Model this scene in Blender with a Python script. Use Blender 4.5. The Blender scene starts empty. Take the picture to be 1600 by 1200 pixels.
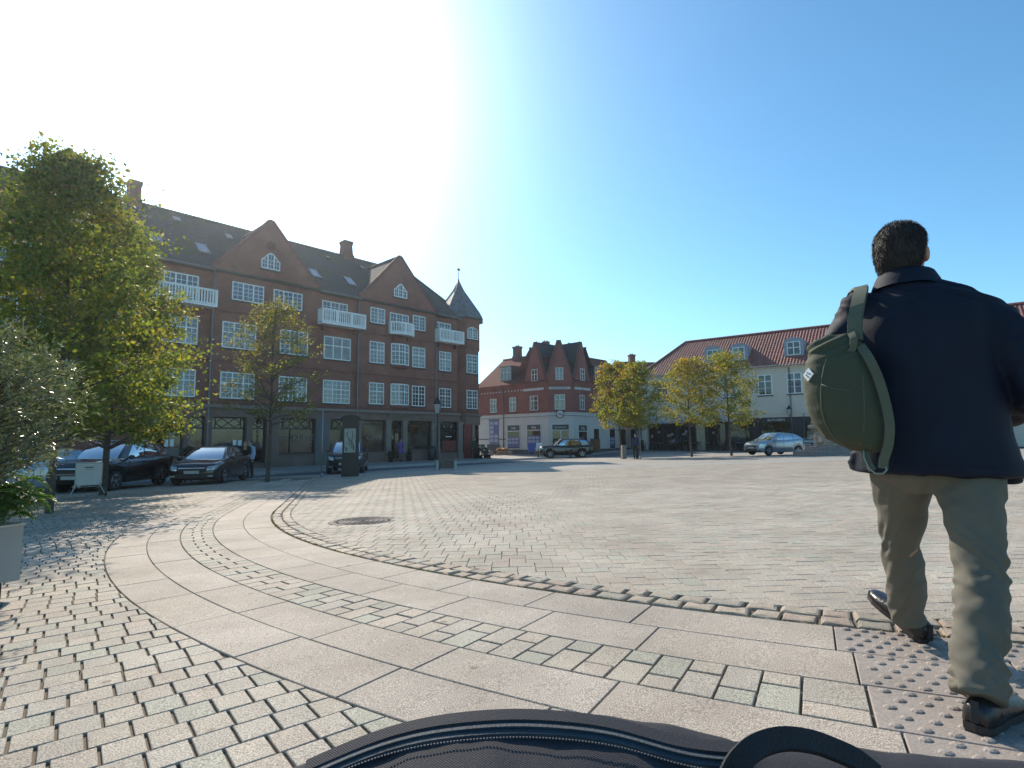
import bpy, bmesh, math, random
import numpy as np
from mathutils import Vector, Matrix, noise as mnoise
R = math.radians
scene = bpy.context.scene
COL = scene.collection

# ------------------------------------------------------------------ camera
F_PX, PITCH, ROLL, EYE = 875.0, R(5.65), -0.0100, 1.0      # calibrated from the vanishing points
cam_d = bpy.data.cameras.new('camera')
cam_d.sensor_width = 36.0
cam_d.lens = 36.0 * F_PX / 1600.0
cam_d.clip_start = 0.02
cam_d.clip_end = 2000.0
cam = bpy.data.objects.new('camera', cam_d)
COL.objects.link(cam)
cam.matrix_world = Matrix.Translation((0, 0, EYE)) @ Matrix.Rotation(R(90) + PITCH, 4, 'X') @ Matrix.Rotation(ROLL, 4, 'Z')
scene.camera = cam

# ------------------------------------------------------------------ sky, sun, exposure
SUN_AZ, SUN_EL = -28.0, 35.0                                # azimuth from +Y towards +X
sd = Vector((math.sin(R(SUN_AZ)) * math.cos(R(SUN_EL)), math.cos(R(SUN_AZ)) * math.cos(R(SUN_EL)), math.sin(R(SUN_EL))))
world = bpy.data.worlds.new('World')
scene.world = world
world.use_nodes = True
wn, wl = world.node_tree.nodes, world.node_tree.links
for n in list(wn): wn.remove(n)
sky = wn.new('ShaderNodeTexSky')
sky.sky_type = 'NISHITA'
sky.sun_disc = False
sky.sun_elevation = R(SUN_EL)
sky.sun_rotation = R(SUN_AZ)
sky.altitude = 0.0
sky.air_density = 1.0
sky.dust_density = 0.55
sky.ozone_density = 3.0
bg = wn.new('ShaderNodeBackground')
bg.inputs['Strength'].default_value = 0.13
# bright aureole of the hazy air round the sun (direction in world space)
tc = wn.new('ShaderNodeTexCoord')
dt = wn.new('ShaderNodeVectorMath'); dt.operation = 'DOT_PRODUCT'; dt.inputs[1].default_value = sd
wl.new(tc.outputs['Generated'], dt.inputs[0])
cl = wn.new('ShaderNodeClamp'); wl.new(dt.outputs['Value'], cl.inputs[0])
pw1 = wn.new('ShaderNodeMath'); pw1.operation = 'POWER'; wl.new(cl.outputs[0], pw1.inputs[0]); pw1.inputs[1].default_value = 29.0
ml = wn.new('ShaderNodeMath'); ml.operation = 'MULTIPLY'; pw2 = wn.new('ShaderNodeMath'); pw2.operation = 'POWER'; wl.new(cl.outputs[0], pw2.inputs[0]); pw2.inputs[1].default_value = 7.0
pm = wn.new('ShaderNodeMath'); pm.operation = 'MULTIPLY_ADD'; wl.new(pw2.outputs[0], pm.inputs[0]); pm.inputs[1].default_value = 0.12; wl.new(pw1.outputs[0], pm.inputs[2])
# the hazy air is thicker, and so brighter, towards the horizon
sz = wn.new('ShaderNodeSeparateXYZ'); wl.new(tc.outputs['Generated'], sz.inputs[0])
za = wn.new('ShaderNodeMath'); za.operation = 'MAXIMUM'; wl.new(sz.outputs['Z'], za.inputs[0]); za.inputs[1].default_value = 0.0
zb_ = wn.new('ShaderNodeMath'); zb_.operation = 'ADD'; wl.new(za.outputs[0], zb_.inputs[0]); zb_.inputs[1].default_value = 0.22
zd = wn.new('ShaderNodeMath'); zd.operation = 'DIVIDE'; zd.inputs[0].default_value = 0.62; wl.new(zb_.outputs[0], zd.inputs[1])
zm = wn.new('ShaderNodeMath'); zm.operation = 'MULTIPLY'; wl.new(pm.outputs[0], zm.inputs[0]); wl.new(zd.outputs[0], zm.inputs[1])
wl.new(zm.outputs[0], ml.inputs[0]); ml.inputs[1].default_value = 9.5
gl = wn.new('ShaderNodeMixRGB'); gl.blend_type = 'ADD'; gl.inputs[0].default_value = 1.0
gc = wn.new('ShaderNodeMixRGB'); gc.blend_type = 'MULTIPLY'; gc.inputs[0].default_value = 1.0
gc.inputs[1].default_value = (0.88, 0.97, 1.0, 1)
wl.new(ml.outputs[0], gc.inputs[2])
hs = wn.new('ShaderNodeHueSaturation'); hs.inputs['Saturation'].default_value = 1.1
wl.new(sky.outputs[0], hs.inputs['Color'])
tn = wn.new('ShaderNodeMixRGB'); tn.blend_type = 'MULTIPLY'; tn.inputs[0].default_value = 1.0; tn.inputs[2].default_value = (0.82, 1.12, 1.10, 1)
wl.new(hs.outputs[0], tn.inputs[1]); wl.new(tn.outputs[0], gl.inputs[1]); wl.new(gc.outputs[0], gl.inputs[2])
wl.new(gl.outputs[0], bg.inputs['Color'])
wo = wn.new('ShaderNodeOutputWorld'); wl.new(bg.outputs[0], wo.inputs['Surface'])

sun_d = bpy.data.lights.new('sun', 'SUN')
sun_d.energy = 4.5
sun_d.angle = R(0.55)
sun_d.color = (1.0, 0.88, 0.735)
sun = bpy.data.objects.new('sun', sun_d)
COL.objects.link(sun)
sun.rotation_euler = sd.to_track_quat('Z', 'Y').to_euler()

scene.view_settings.view_transform = 'Standard'
scene.view_settings.look = 'None'
scene.view_settings.exposure = 0.47
scene.view_settings.gamma = 1.0

# ------------------------------------------------------------------ measuring helpers
def ray(px, py):
    u, v = (px - 800) / F_PX, (600 - py) / F_PX
    c, s = math.cos(ROLL), math.sin(ROLL)
    u, v = c * u - s * v, s * u + c * v
    cp, sp = math.cos(PITCH), math.sin(PITCH)
    return Vector((u, cp - sp * v, sp + cp * v))

def gz(x, y):
    """height of the gently sloping square"""
    xx = max(-30.0, min(30.0, x)); yy = max(-10.0, min(50.0, y))
    z = 0.021 * xx - 0.015 * yy
    if y > 50: z += min(0.35, 0.03 * (y - 50))
    return z

def gnd(px, py):
    """where the ray through a picture point meets the sloping square"""
    r = ray(px, py); t = EYE / (.021 * r.x - .015 * r.y - r.z)
    return Vector((t * r.x, t * r.y, gz(t * r.x, t * r.y)))

def at(px, Y, dz=0.0):
    """ground point in image column px at depth Y"""
    r = ray(px, 690)
    X = r.x / r.y * Y
    return Vector((X, Y, gz(X, Y) + dz))

# ------------------------------------------------------------------ objects
def tag(o, label=None, cat=None, group=None, kind=None):
    if label: o['label'] = label
    if cat: o['category'] = cat
    if group: o['group'] = group
    if kind: o['kind'] = kind
    return o

def thing(name, label, cat, loc=(0, 0, 0), rz=0.0, group=None):
    o = bpy.data.objects.new(name, None)
    o.empty_display_size = 0.2
    COL.objects.link(o)
    o.location = loc
    o.rotation_euler = (0, 0, rz)
    return tag(o, label, cat, group)

def copy_tree(o, parent=None):
    c = o.copy(); COL.objects.link(c); c.parent = parent
    for ch in list(o.children): copy_tree(ch, c)
    return c

def frame_xf(C, ang):
    """matrix for a facade frame: local x along the wall, -y outwards"""
    return Matrix.Translation((C[0], C[1], C[2] if len(C) > 2 else 0)) @ Matrix.Rotation(R(ang), 4, 'Z')

class MB:
    def __init__(self, xf=None):
        self.v = []; self.f = []; self.m = []; self.s = []; self.xf = xf
    def add(self, vs, fs, mat=0, smooth=False):
        b = len(self.v)
        self.v.extend([Vector(p) for p in vs])
        for f in fs:
            self.f.append([b + i for i in f]); self.m.append(mat); self.s.append(smooth)
        return self
    def box(self, x0, x1, y0, y1, z0, z1, mat=0):
        vs = [(x, y, z) for z in (z0, z1) for y in (y0, y1) for x in (x0, x1)]
        return self.add(vs, [(0, 2, 3, 1), (4, 5, 7, 6), (0, 1, 5, 4), (1, 3, 7, 5), (3, 2, 6, 7), (2, 0, 4, 6)], mat)
    def cbox(self, c, size, mat=0, rz=0.0):
        hx, hy, hz = size[0] / 2, size[1] / 2, size[2] / 2
        M = Matrix.Translation(c) @ Matrix.Rotation(rz, 4, 'Z')
        vs = [M @ Vector((x * hx, y * hy, z * hz)) for z in (-1, 1) for y in (-1, 1) for x in (-1, 1)]
        return self.add(vs, [(0, 2, 3, 1), (4, 5, 7, 6), (0, 1, 5, 4), (1, 3, 7, 5), (3, 2, 6, 7), (2, 0, 4, 6)], mat)
    def bar(self, a, b, w, h, mat=0, up=(0, 0, 1)):
        a, b = Vector(a), Vector(b)
        d = (b - a).normalized(); u = Vector(up)
        if abs(d.dot(u)) > 0.98: u = Vector((0, 1, 0))
        r = d.cross(u).normalized() * (w / 2); t = r.cross(d).normalized() * (h / 2)
        vs = [p + sx * r + sy * t for p in (a, b) for sx, sy in ((-1, -1), (1, -1), (1, 1), (-1, 1))]
        return self.add(vs, [(3, 2, 1, 0), (4, 5, 6, 7), (0, 1, 5, 4), (1, 2, 6, 5), (2, 3, 7, 6), (3, 0, 4, 7)], mat)
    def prism(self, poly, y0, y1, mat=0):
        """polygon in (x, z) pulled from y0 to y1"""
        n = len(poly)
        vs = [(x, y0, z) for x, z in poly] + [(x, y1, z) for x, z in poly]
        fs = [tuple(range(n)), tuple(range(2 * n - 1, n - 1, -1))]
        fs += [(i, i + n, (i + 1) % n + n, (i + 1) % n) for i in range(n)]
        return self.add(vs, fs, mat)
    def extrude_z(self, poly, z0, z1, mat=0):
        n = len(poly)
        vs = [(x, y, z0) for x, y in poly] + [(x, y, z1) for x, y in poly]
        fs = [tuple(range(n - 1, -1, -1)), tuple(range(n, 2 * n))]
        fs += [(i, (i + 1) % n, (i + 1) % n + n, i + n) for i in range(n)]
        return self.add(vs, fs, mat)
    def loft(self, rings, cap=True, mat=0, smooth=True, close=True):
        n = len(rings[0]); vs = [p for r in rings for p in r]; fs = []
        for k in range(len(rings) - 1):
            for i in range(n if close else n - 1):
                j = (i + 1) % n
                fs.append((k * n + i, k * n + j, (k + 1) * n + j, (k + 1) * n + i))
        if cap:
            fs.append(tuple(range(n - 1, -1, -1)))
            fs.append(tuple(range((len(rings) - 1) * n, len(rings) * n)))
        return self.add(vs, fs, mat, smooth)
    def tube(self, pts, radii, n=8, mat=0, cap=True, smooth=True):
        pts = [Vector(p) for p in pts]
        if not hasattr(radii, '__len__'): radii = [radii] * len(pts)
        rings = []; ref = None
        for i, p in enumerate(pts):
            d = (pts[min(i + 1, len(pts) - 1)] - pts[max(i - 1, 0)]).normalized()
            if ref is None:
                ref = Vector((1, 0, 0)) if abs(d.x) < 0.8 else Vector((0, 1, 0))
            a = (ref - d * ref.dot(d)).normalized(); b = d.cross(a); ref = a
            r = radii[i]
            rings.append([p + (a * math.cos(2 * math.pi * k / n) + b * math.sin(2 * math.pi * k / n)) * r for k in range(n)])
        return self.loft(rings, cap, mat, smooth)
    def lathe(self, prof, n=16, c=(0, 0, 0), mat=0, smooth=True, axis='Z', rot=0.0):
        rings = []
        for r, z in prof:
            ring = []
            for k in range(n):
                a = 2 * math.pi * k / n + rot
                p = (r * math.cos(a), r * math.sin(a), z)
                if axis == 'Y': p = (p[0], p[2], p[1])
                if axis == 'X': p = (p[2], p[0], p[1])
                ring.append(Vector(p) + Vector(c))
            rings.append(ring)
        return self.loft(rings, True, mat, smooth)
    def sphere(self, c, r, n=12, m=8, mat=0):
        r = (r, r, r) if not hasattr(r, '__len__') else r
        rings = [[Vector((c[0] + r[0] * math.sin(math.pi * (j + .02) / (m + .04)) * math.cos(2 * math.pi * k / n),
                          c[1] + r[1] * math.sin(math.pi * (j + .02) / (m + .04)) * math.sin(2 * math.pi * k / n),
                          c[2] - r[2] * math.cos(math.pi * (j + .02) / (m + .04)))) for k in range(n)] for j in range(m + 1)]
        return self.loft(rings, True, mat, True)
    def grid(self, fn, nu, nv, mat=0, smooth=True):
        vs = [fn(i / nu, j / nv) for j in range(nv + 1) for i in range(nu + 1)]
        fs = [(j * (nu + 1) + i, j * (nu + 1) + i + 1, (j + 1) * (nu + 1) + i + 1, (j + 1) * (nu + 1) + i)
              for j in range(nv) for i in range(nu)]
        return self.add(vs, fs, mat, smooth)
    def mesh(self, name, mats):
        me = bpy.data.meshes.new(name)
        vs = self.v if self.xf is None else [self.xf @ p for p in self.v]
        me.from_pydata([tuple(p) for p in vs], [], self.f)
        for m in (mats if isinstance(mats, (list, tuple)) else [mats]): me.materials.append(m)
        me.polygons.foreach_set('material_index', self.m)
        me.polygons.foreach_set('use_smooth', self.s)
        me.update()
        return me
    def build(self, name, mats, parent=None, fix=False):
        me = self.mesh(name, mats)
        if fix:
            bm = bmesh.new(); bm.from_mesh(me); bmesh.ops.recalc_face_normals(bm, faces=bm.faces); bm.to_mesh(me); bm.free()
        o = bpy.data.objects.new(name, me)
        COL.objects.link(o)
        o.parent = parent
        return o

def evaluated(o):
    """bake an object's modifiers into its mesh"""
    dg = bpy.context.evaluated_depsgraph_get()
    me = bpy.data.meshes.new_from_object(o.evaluated_get(dg), depsgraph=dg)
    old = o.data
    o.modifiers.clear(); o.data = me
    bpy.data.meshes.remove(old)
    return o

def remeshed(mb, name, mats, parent, voxel, smooth=4, disp=None, pick=None):
    """weld overlapping lofts into one continuous skin"""
    o = mb.build(name, mats, None, fix=True)
    m = o.modifiers.new('remesh', 'REMESH'); m.mode = 'VOXEL'; m.voxel_size = voxel; m.use_smooth_shade = True
    if smooth:
        s = o.modifiers.new('smooth', 'SMOOTH'); s.iterations = smooth; s.factor = 0.5
    evaluated(o)
    me = o.data
    me.materials.clear()
    for mm in (mats if isinstance(mats, (list, tuple)) else [mats]): me.materials.append(mm)
    if disp:
        co = np.empty(len(me.vertices) * 3); me.vertices.foreach_get('co', co); co = co.reshape(-1, 3)
        no = np.empty(len(me.vertices) * 3); me.vertices.foreach_get('normal', no); no = no.reshape(-1, 3)
        d = np.array([disp(Vector(p)) for p in co])
        co += no * d[:, None]
        me.vertices.foreach_set('co', co.ravel())
    if pick:
        me.polygons.foreach_set('material_index', [pick(p.center) for p in me.polygons])
    me.polygons.foreach_set('use_smooth', [True] * len(me.polygons))
    me.update()
    o.parent = parent
    return o

def leaf_mesh(name, P, N, L, W, colors, mat, parent=None, bend=0.25):
    """many small leaf faces; P centres, N along-leaf axes, L/W sizes, colors per leaf"""
    n = len(P)
    rng = np.random.default_rng(n)
    A = N / np.linalg.norm(N, axis=1)[:, None]
    t = rng.normal(size=(n, 3)); B = np.cross(A, t); B /= np.linalg.norm(B, axis=1)[:, None]
    C = np.cross(A, B)
    L = np.asarray(L)[:, None]; W = np.asarray(W)[:, None]
    v0 = P - A * L * .5; v1 = P + B * W * .5 + C * W * bend; v2 = P + A * L * .5; v3 = P - B * W * .5 + C * W * bend
    V = np.stack([v0, v1, v2, v3], 1).reshape(-1, 3)
    me = bpy.data.meshes.new(name)
    me.vertices.add(4 * n); me.vertices.foreach_set('co', V.ravel())
    tri = (np.arange(n)[:, None] * 4 + np.array([[0, 1, 2, 0, 2, 3]])).ravel()
    me.loops.add(6 * n); me.loops.foreach_set('vertex_index', tri.astype(np.int32))
    me.polygons.add(2 * n)
    me.polygons.foreach_set('loop_start', np.arange(0, 6 * n, 3, dtype=np.int32))
    at_ = me.attributes.new('tint', 'FLOAT_COLOR', 'FACE')
    c = np.concatenate([np.asarray(colors), np.ones((n, 1))], 1).repeat(2, 0)
    at_.data.foreach_set('color', c.ravel())
    me.materials.append(mat)
    me.update(calc_edges=True); me.validate()
    o = bpy.data.objects.new(name, me); COL.objects.link(o); o.parent = parent
    return o

# ------------------------------------------------------------------ materials
MATS = {}
def nodes(name):
    m = bpy.data.materials.new(name); m.use_nodes = True
    nt = m.node_tree
    b = nt.nodes['Principled BSDF']
    return m, nt, b

def mat(name, col, rough=0.6, metal=0.0, var=0.12, scale=6.0, bump=0.0, bscale=40.0, spec=0.5, coat=0.0, trans=0.0):
    """plain procedural paint/stone/cloth: base colour with noise mottling and optional bump"""
    if name in MATS: return MATS[name]
    m, nt, b = nodes(name)
    N, L = nt.nodes, nt.links
    tcn = N.new('ShaderNodeTexCoord')
    nz = N.new('ShaderNodeTexNoise'); nz.inputs['Scale'].default_value = scale; nz.inputs['Detail'].default_value = 5
    L.new(tcn.outputs['Object'], nz.inputs['Vector'])
    rp = N.new('ShaderNodeValToRGB')
    rp.color_ramp.elements[0].position = .3; rp.color_ramp.elements[1].position = .7
    rp.color_ramp.elements[0].color = tuple(c * (1 - var) for c in col) + (1,)
    rp.color_ramp.elements[1].color = tuple(min(1, c * (1 + var)) for c in col) + (1,)
    L.new(nz.outputs['Fac'], rp.inputs['Fac'])
    L.new(rp.outputs['Color'], b.inputs['Base Color'])
    b.inputs['Roughness'].default_value = rough
    b.inputs['Metallic'].default_value = metal
    b.inputs['Specular IOR Level'].default_value = spec
    b.inputs['Coat Weight'].default_value = coat
    if coat: b.inputs['Coat Roughness'].default_value = 0.04
    b.inputs['Transmission Weight'].default_value = trans
    if bump:
        n2 = N.new('ShaderNodeTexNoise'); n2.inputs['Scale'].default_value = bscale; n2.inputs['Detail'].default_value = 4
        L.new(tcn.outputs['Object'], n2.inputs['Vector'])
        bp = N.new('ShaderNodeBump'); bp.inputs['Strength'].default_value = bump; bp.inputs['Distance'].default_value = 0.02
        L.new(n2.outputs['Fac'], bp.inputs['Height']); L.new(bp.outputs['Normal'], b.inputs['Normal'])
    MATS[name] = m
    return m

def brick_mat(name, c1, c2, mortar, ang=0.0, stain=0.35):
    m, nt, b = nodes(name); N, L = nt.nodes, nt.links
    tcn = N.new('ShaderNodeTexCoord'); sp = N.new('ShaderNodeSeparateXYZ'); L.new(tcn.outputs['Object'], sp.inputs[0])
    mx = N.new('ShaderNodeMath'); mx.operation = 'MULTIPLY'; L.new(sp.outputs['X'], mx.inputs[0]); mx.inputs[1].default_value = math.cos(ang)
    my = N.new('ShaderNodeMath'); my.operation = 'MULTIPLY_ADD'; L.new(sp.outputs['Y'], my.inputs[0]); my.inputs[1].default_value = math.sin(ang) + .15; L.new(mx.outputs[0], my.inputs[2])
    cb = N.new('ShaderNodeCombineXYZ'); L.new(my.outputs[0], cb.inputs['X']); L.new(sp.outputs['Z'], cb.inputs['Y'])
    br = N.new('ShaderNodeTexBrick'); L.new(cb.outputs[0], br.inputs['Vector'])
    br.inputs['Color1'].default_value = c1 + (1,); br.inputs['Color2'].default_value = c2 + (1,); br.inputs['Mortar'].default_value = mortar + (1,)
    br.inputs['Scale'].default_value = 1.0; br.inputs['Mortar Size'].default_value = 0.006
    br.inputs['Brick Width'].default_value = 0.24; br.inputs['Row Height'].default_value = 0.075
    nz = N.new('ShaderNodeTexNoise'); nz.inputs['Scale'].default_value = 0.7; nz.inputs['Detail'].default_value = 6; nz.inputs['Roughness'].default_value = .65
    L.new(tcn.outputs['Object'], nz.inputs['Vector'])
    rp = N.new('ShaderNodeValToRGB'); rp.color_ramp.elements[0].position = .3; rp.color_ramp.elements[1].position = .68
    rp.color_ramp.elements[0].color = (1 - stain,) * 3 + (1,); rp.color_ramp.elements[1].color = (1.1, 1.1, 1.1, 1)
    L.new(nz.outputs['Fac'], rp.inputs['Fac'])
    mm = N.new('ShaderNodeMixRGB'); mm.blend_type = 'MULTIPLY'; mm.inputs[0].default_value = 1
    L.new(br.outputs['Color'], mm.inputs[1]); L.new(rp.outputs['Color'], mm.inputs[2])
    L.new(mm.outputs[0], b.inputs['Base Color']); b.inputs['Roughness'].default_value = .85
    bp = N.new('ShaderNodeBump'); bp.inputs['Strength'].default_value = .35; bp.inputs['Distance'].default_value = .01; bp.invert = True
    L.new(br.outputs['Fac'], bp.inputs['Height']); L.new(bp.outputs['Normal'], b.inputs['Normal'])
    return m

def tile_mat(name, c1, c2, ang=0.0, moss=None):
    """roof tiles: rows and columns of rounded bumps with weathering"""
    m, nt, b = nodes(name); N, L = nt.nodes, nt.links
    tcn = N.new('ShaderNodeTexCoord')
    nz = N.new('ShaderNodeTexNoise'); nz.inputs['Scale'].default_value = 3.5; nz.inputs['Detail'].default_value = 8; nz.inputs['Roughness'].default_value = .7
    L.new(tcn.outputs['Object'], nz.inputs['Vector'])
    rp = N.new('ShaderNodeValToRGB'); rp.color_ramp.elements[0].position = .32; rp.color_ramp.elements[1].position = .7
    rp.color_ramp.elements[0].color = c1 + (1,); rp.color_ramp.elements[1].color = c2 + (1,)
    L.new(nz.outputs['Fac'], rp.inputs['Fac'])
    out = rp.outputs['Color']
    if moss:
        n2 = N.new('ShaderNodeTexNoise'); n2.inputs['Scale'].default_value = .6; n2.inputs['Detail'].default_value = 7
        L.new(tcn.outputs['Object'], n2.inputs['Vector'])
        r2 = N.new('ShaderNodeValToRGB'); r2.color_ramp.elements[0].position = .5; r2.color_ramp.elements[1].position = .68
        L.new(n2.outputs['Fac'], r2.inputs['Fac'])
        mm = N.new('ShaderNodeMixRGB'); L.new(r2.outputs['Color'], mm.inputs[0]); L.new(out, mm.inputs[1]); mm.inputs[2].default_value = moss + (1,)
        out = mm.outputs[0]
    L.new(out, b.inputs['Base Color']); b.inputs['Roughness'].default_value = .9; b.inputs['Specular IOR Level'].default_value = .15
    sp = N.new('ShaderNodeSeparateXYZ'); L.new(tcn.outputs['Object'], sp.inputs[0])
    mx = N.new('ShaderNodeMath'); mx.operation = 'MULTIPLY'; L.new(sp.outputs['X'], mx.inputs[0]); mx.inputs[1].default_value = math.cos(ang)
    my = N.new('ShaderNodeMath'); my.operation = 'MULTIPLY_ADD'; L.new(sp.outputs['Y'], my.inputs[0]); my.inputs[1].default_value = math.sin(ang); L.new(mx.outputs[0], my.inputs[2])
    cb = N.new('ShaderNodeCombineXYZ'); L.new(my.outputs[0], cb.inputs['X']); L.new(sp.outputs['Z'], cb.inputs['Y'])
    br = N.new('ShaderNodeTexBrick'); L.new(cb.outputs[0], br.inputs['Vector']); br.inputs['Scale'].default_value = 1
    br.inputs['Brick Width'].default_value = .22; br.inputs['Row Height'].default_value = .21; br.inputs['Mortar Size'].default_value = .03; br.offset = 0
    br.inputs['Mortar Smooth'].default_value = 1
    bp = N.new('ShaderNodeBump'); bp.inputs['Strength'].default_value = .9; bp.inputs['Distance'].default_value = .05; bp.invert = True
    L.new(br.outputs['Fac'], bp.inputs['Height']); L.new(bp.outputs['Normal'], b.inputs['Normal'])
    return m

def glass_mat(name, col=(.02, .025, .03), rough=.03, spec=.9):
    m, nt, b = nodes(name); N, L = nt.nodes, nt.links
    tcn = N.new('ShaderNodeTexCoord')
    nz = N.new('ShaderNodeTexNoise'); nz.inputs['Scale'].default_value = .9; nz.inputs['Detail'].default_value = 3
    L.new(tcn.outputs['Object'], nz.inputs['Vector'])
    rp = N.new('ShaderNodeValToRGB'); rp.color_ramp.elements[0].color = tuple(c * .4 for c in col) + (1,); rp.color_ramp.elements[1].color = tuple(c * 1.9 for c in col) + (1,)
    rp.color_ramp.elements[0].position = .35; rp.color_ramp.elements[1].position = .65
    L.new(nz.outputs['Fac'], rp.inputs['Fac']); L.new(rp.outputs['Color'], b.inputs['Base Color'])
    b.inputs['Roughness'].default_value = rough; b.inputs['Specular IOR Level'].default_value = spec; b.inputs['IOR'].default_value = 1.55
    n2 = N.new('ShaderNodeTexNoise'); n2.inputs['Scale'].default_value = 1.6
    L.new(tcn.outputs['Object'], n2.inputs['Vector'])
    bp = N.new('ShaderNodeBump'); bp.inputs['Strength'].default_value = .06; bp.inputs['Distance'].default_value = .05
    L.new(n2.outputs['Fac'], bp.inputs['Height']); L.new(bp.outputs['Normal'], b.inputs['Normal'])
    return m

def leaf_mat(name, transl=.45, rough=.5, spec=.4):
    m, nt, b = nodes(name); N, L = nt.nodes, nt.links
    a = N.new('ShaderNodeAttribute'); a.attribute_name = 'tint'
    L.new(a.outputs['Color'], b.inputs['Base Color']); b.inputs['Roughness'].default_value = rough; b.inputs['Specular IOR Level'].default_value = spec
    tr = N.new('ShaderNodeBsdfTranslucent')
    g = N.new('ShaderNodeMixRGB'); g.blend_type = 'MULTIPLY'; g.inputs[0].default_value = 1; L.new(a.outputs['Color'], g.inputs[1]); g.inputs[2].default_value = (1.6, 1.5, .7, 1)
    L.new(g.outputs[0], tr.inputs['Color'])
    mx = N.new('ShaderNodeMixShader'); mx.inputs[0].default_value = transl
    L.new(b.outputs[0], mx.inputs[1]); L.new(tr.outputs[0], mx.inputs[2])
    L.new(mx.outputs[0], N['Material Output'].inputs['Surface'])
    return m

def stone_mat(name, grain=260.0, rough=.75, spec=.5, amp=.35):
    """granite: per-stone tint attribute times salt-and-pepper grain"""
    m, nt, b = nodes(name); N, L = nt.nodes, nt.links
    a = N.new('ShaderNodeAttribute'); a.attribute_name = 'tint'
    tcn = N.new('ShaderNodeTexCoord')
    nz = N.new('ShaderNodeTexNoise'); nz.inputs['Scale'].default_value = grain; nz.inputs['Detail'].default_value = 3; nz.inputs['Roughness'].default_value = .75
    L.new(tcn.outputs['Object'], nz.inputs['Vector'])
    rp = N.new('ShaderNodeValToRGB'); e = rp.color_ramp.elements
    e[0].position = .40; e[1].position = .60; e[0].color = (1 - amp * 1.3,) * 3 + (1,); e[1].color = (1 + amp,) * 3 + (1,)
    L.new(nz.outputs['Fac'], rp.inputs['Fac'])
    n3 = N.new('ShaderNodeTexNoise'); n3.inputs['Scale'].default_value = 1.1; n3.inputs['Detail'].default_value = 7; n3.inputs['Roughness'].default_value = .65
    L.new(tcn.outputs['Object'], n3.inputs['Vector'])
    r3 = N.new('ShaderNodeValToRGB'); r3.color_ramp.elements[0].position = .3; r3.color_ramp.elements[1].position = .65
    r3.color_ramp.elements[0].color = (.72, .70, .67, 1); r3.color_ramp.elements[1].color = (1.06, 1.05, 1.03, 1)
    L.new(n3.outputs['Fac'], r3.inputs['Fac'])
    m1 = N.new('ShaderNodeMixRGB'); m1.blend_type = 'MULTIPLY'; m1.inputs[0].default_value = 1; L.new(a.outputs['Color'], m1.inputs[1]); L.new(rp.outputs['Color'], m1.inputs[2])
    m2 = N.new('ShaderNodeMixRGB'); m2.blend_type = 'MULTIPLY'; m2.inputs[0].default_value = 1; L.new(m1.outputs[0], m2.inputs[1]); L.new(r3.outputs['Color'], m2.inputs[2])
    # trodden-in spots of gum and dirt
    vo = N.new('ShaderNodeTexVoronoi'); vo.inputs['Scale'].default_value = 2.3; L.new(tcn.outputs['Object'], vo.inputs['Vector'])
    rv = N.new('ShaderNodeValToRGB'); rv.color_ramp.elements[0].position = .035; rv.color_ramp.elements[1].position = .06; rv.color_ramp.elements[0].color = (.62, .60, .58, 1); rv.color_ramp.elements[1].color = (1, 1, 1, 1)
    L.new(vo.outputs['Distance'], rv.inputs['Fac'])
    m4 = N.new('ShaderNodeMixRGB'); m4.blend_type = 'MULTIPLY'; m4.inputs[0].default_value = 1; L.new(m2.outputs[0], m4.inputs[1]); L.new(rv.outputs['Color'], m4.inputs[2]); m2 = m4
    L.new(m2.outputs[0], b.inputs['Base Color']); b.inputs['Roughness'].default_value = rough; b.inputs['Specular IOR Level'].default_value = spec
    bp = N.new('ShaderNodeBump'); bp.inputs['Strength'].default_value = .35; bp.inputs['Distance'].default_value = .004
    L.new(nz.outputs['Fac'], bp.inputs['Height']); L.new(bp.outputs['Normal'], b.inputs['Normal'])
    return m

def text_mesh(txt, size, name, material, parent, M, depth=.01, align='CENTER', shear=0.0):
    cu = bpy.data.curves.new(name, 'FONT'); cu.body = txt; cu.size = size; cu.extrude = depth; cu.align_x = align; cu.align_y = 'CENTER'; cu.shear = shear
    t = bpy.data.objects.new(name, cu); COL.objects.link(t)
    dg = bpy.context.evaluated_depsgraph_get()
    me = bpy.data.meshes.new_from_object(t.evaluated_get(dg), depsgraph=dg)
    bpy.data.objects.remove(t); bpy.data.curves.remove(cu)
    me.transform(M); me.materials.clear(); me.materials.append(material)
    o = bpy.data.objects.new(name, me); COL.objects.link(o); o.parent = parent
    return o
TXF = Matrix.Rotation(R(90), 4, 'X')      # lettering upright in a facade frame, facing -y

rnd = random.Random(7)
# ================================================================== GROUND
CX, CY, PH0, RREF = 7.5, 14.1, R(197.0), 13.2
N0 = (math.cos(PH0), math.sin(PH0)); T0 = (-math.sin(PH0), math.cos(PH0))
R_IN, R_A, R_B, R_C, R_D, R_OUT = 12.42, 12.81, 13.2, 13.58, 13.92, 14.29
S_TACT = R(45.2) * RREF

def rho(x, y):
    dx, dy = x - CX, y - CY
    if dx * T0[0] + dy * T0[1] < 0 and dx < 6: return dx * N0[0] + dy * N0[1], (N0[0], N0[1])
    d = math.hypot(dx, dy)
    return d, (dx / d, dy / d)

def band_xy(r, s):
    if s < 0: return (CX + N0[0] * r + T0[0] * s, CY + N0[1] * r + T0[1] * s)
    p = PH0 + s / RREF
    return (CX + math.cos(p) * r, CY + math.sin(p) * r)

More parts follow.
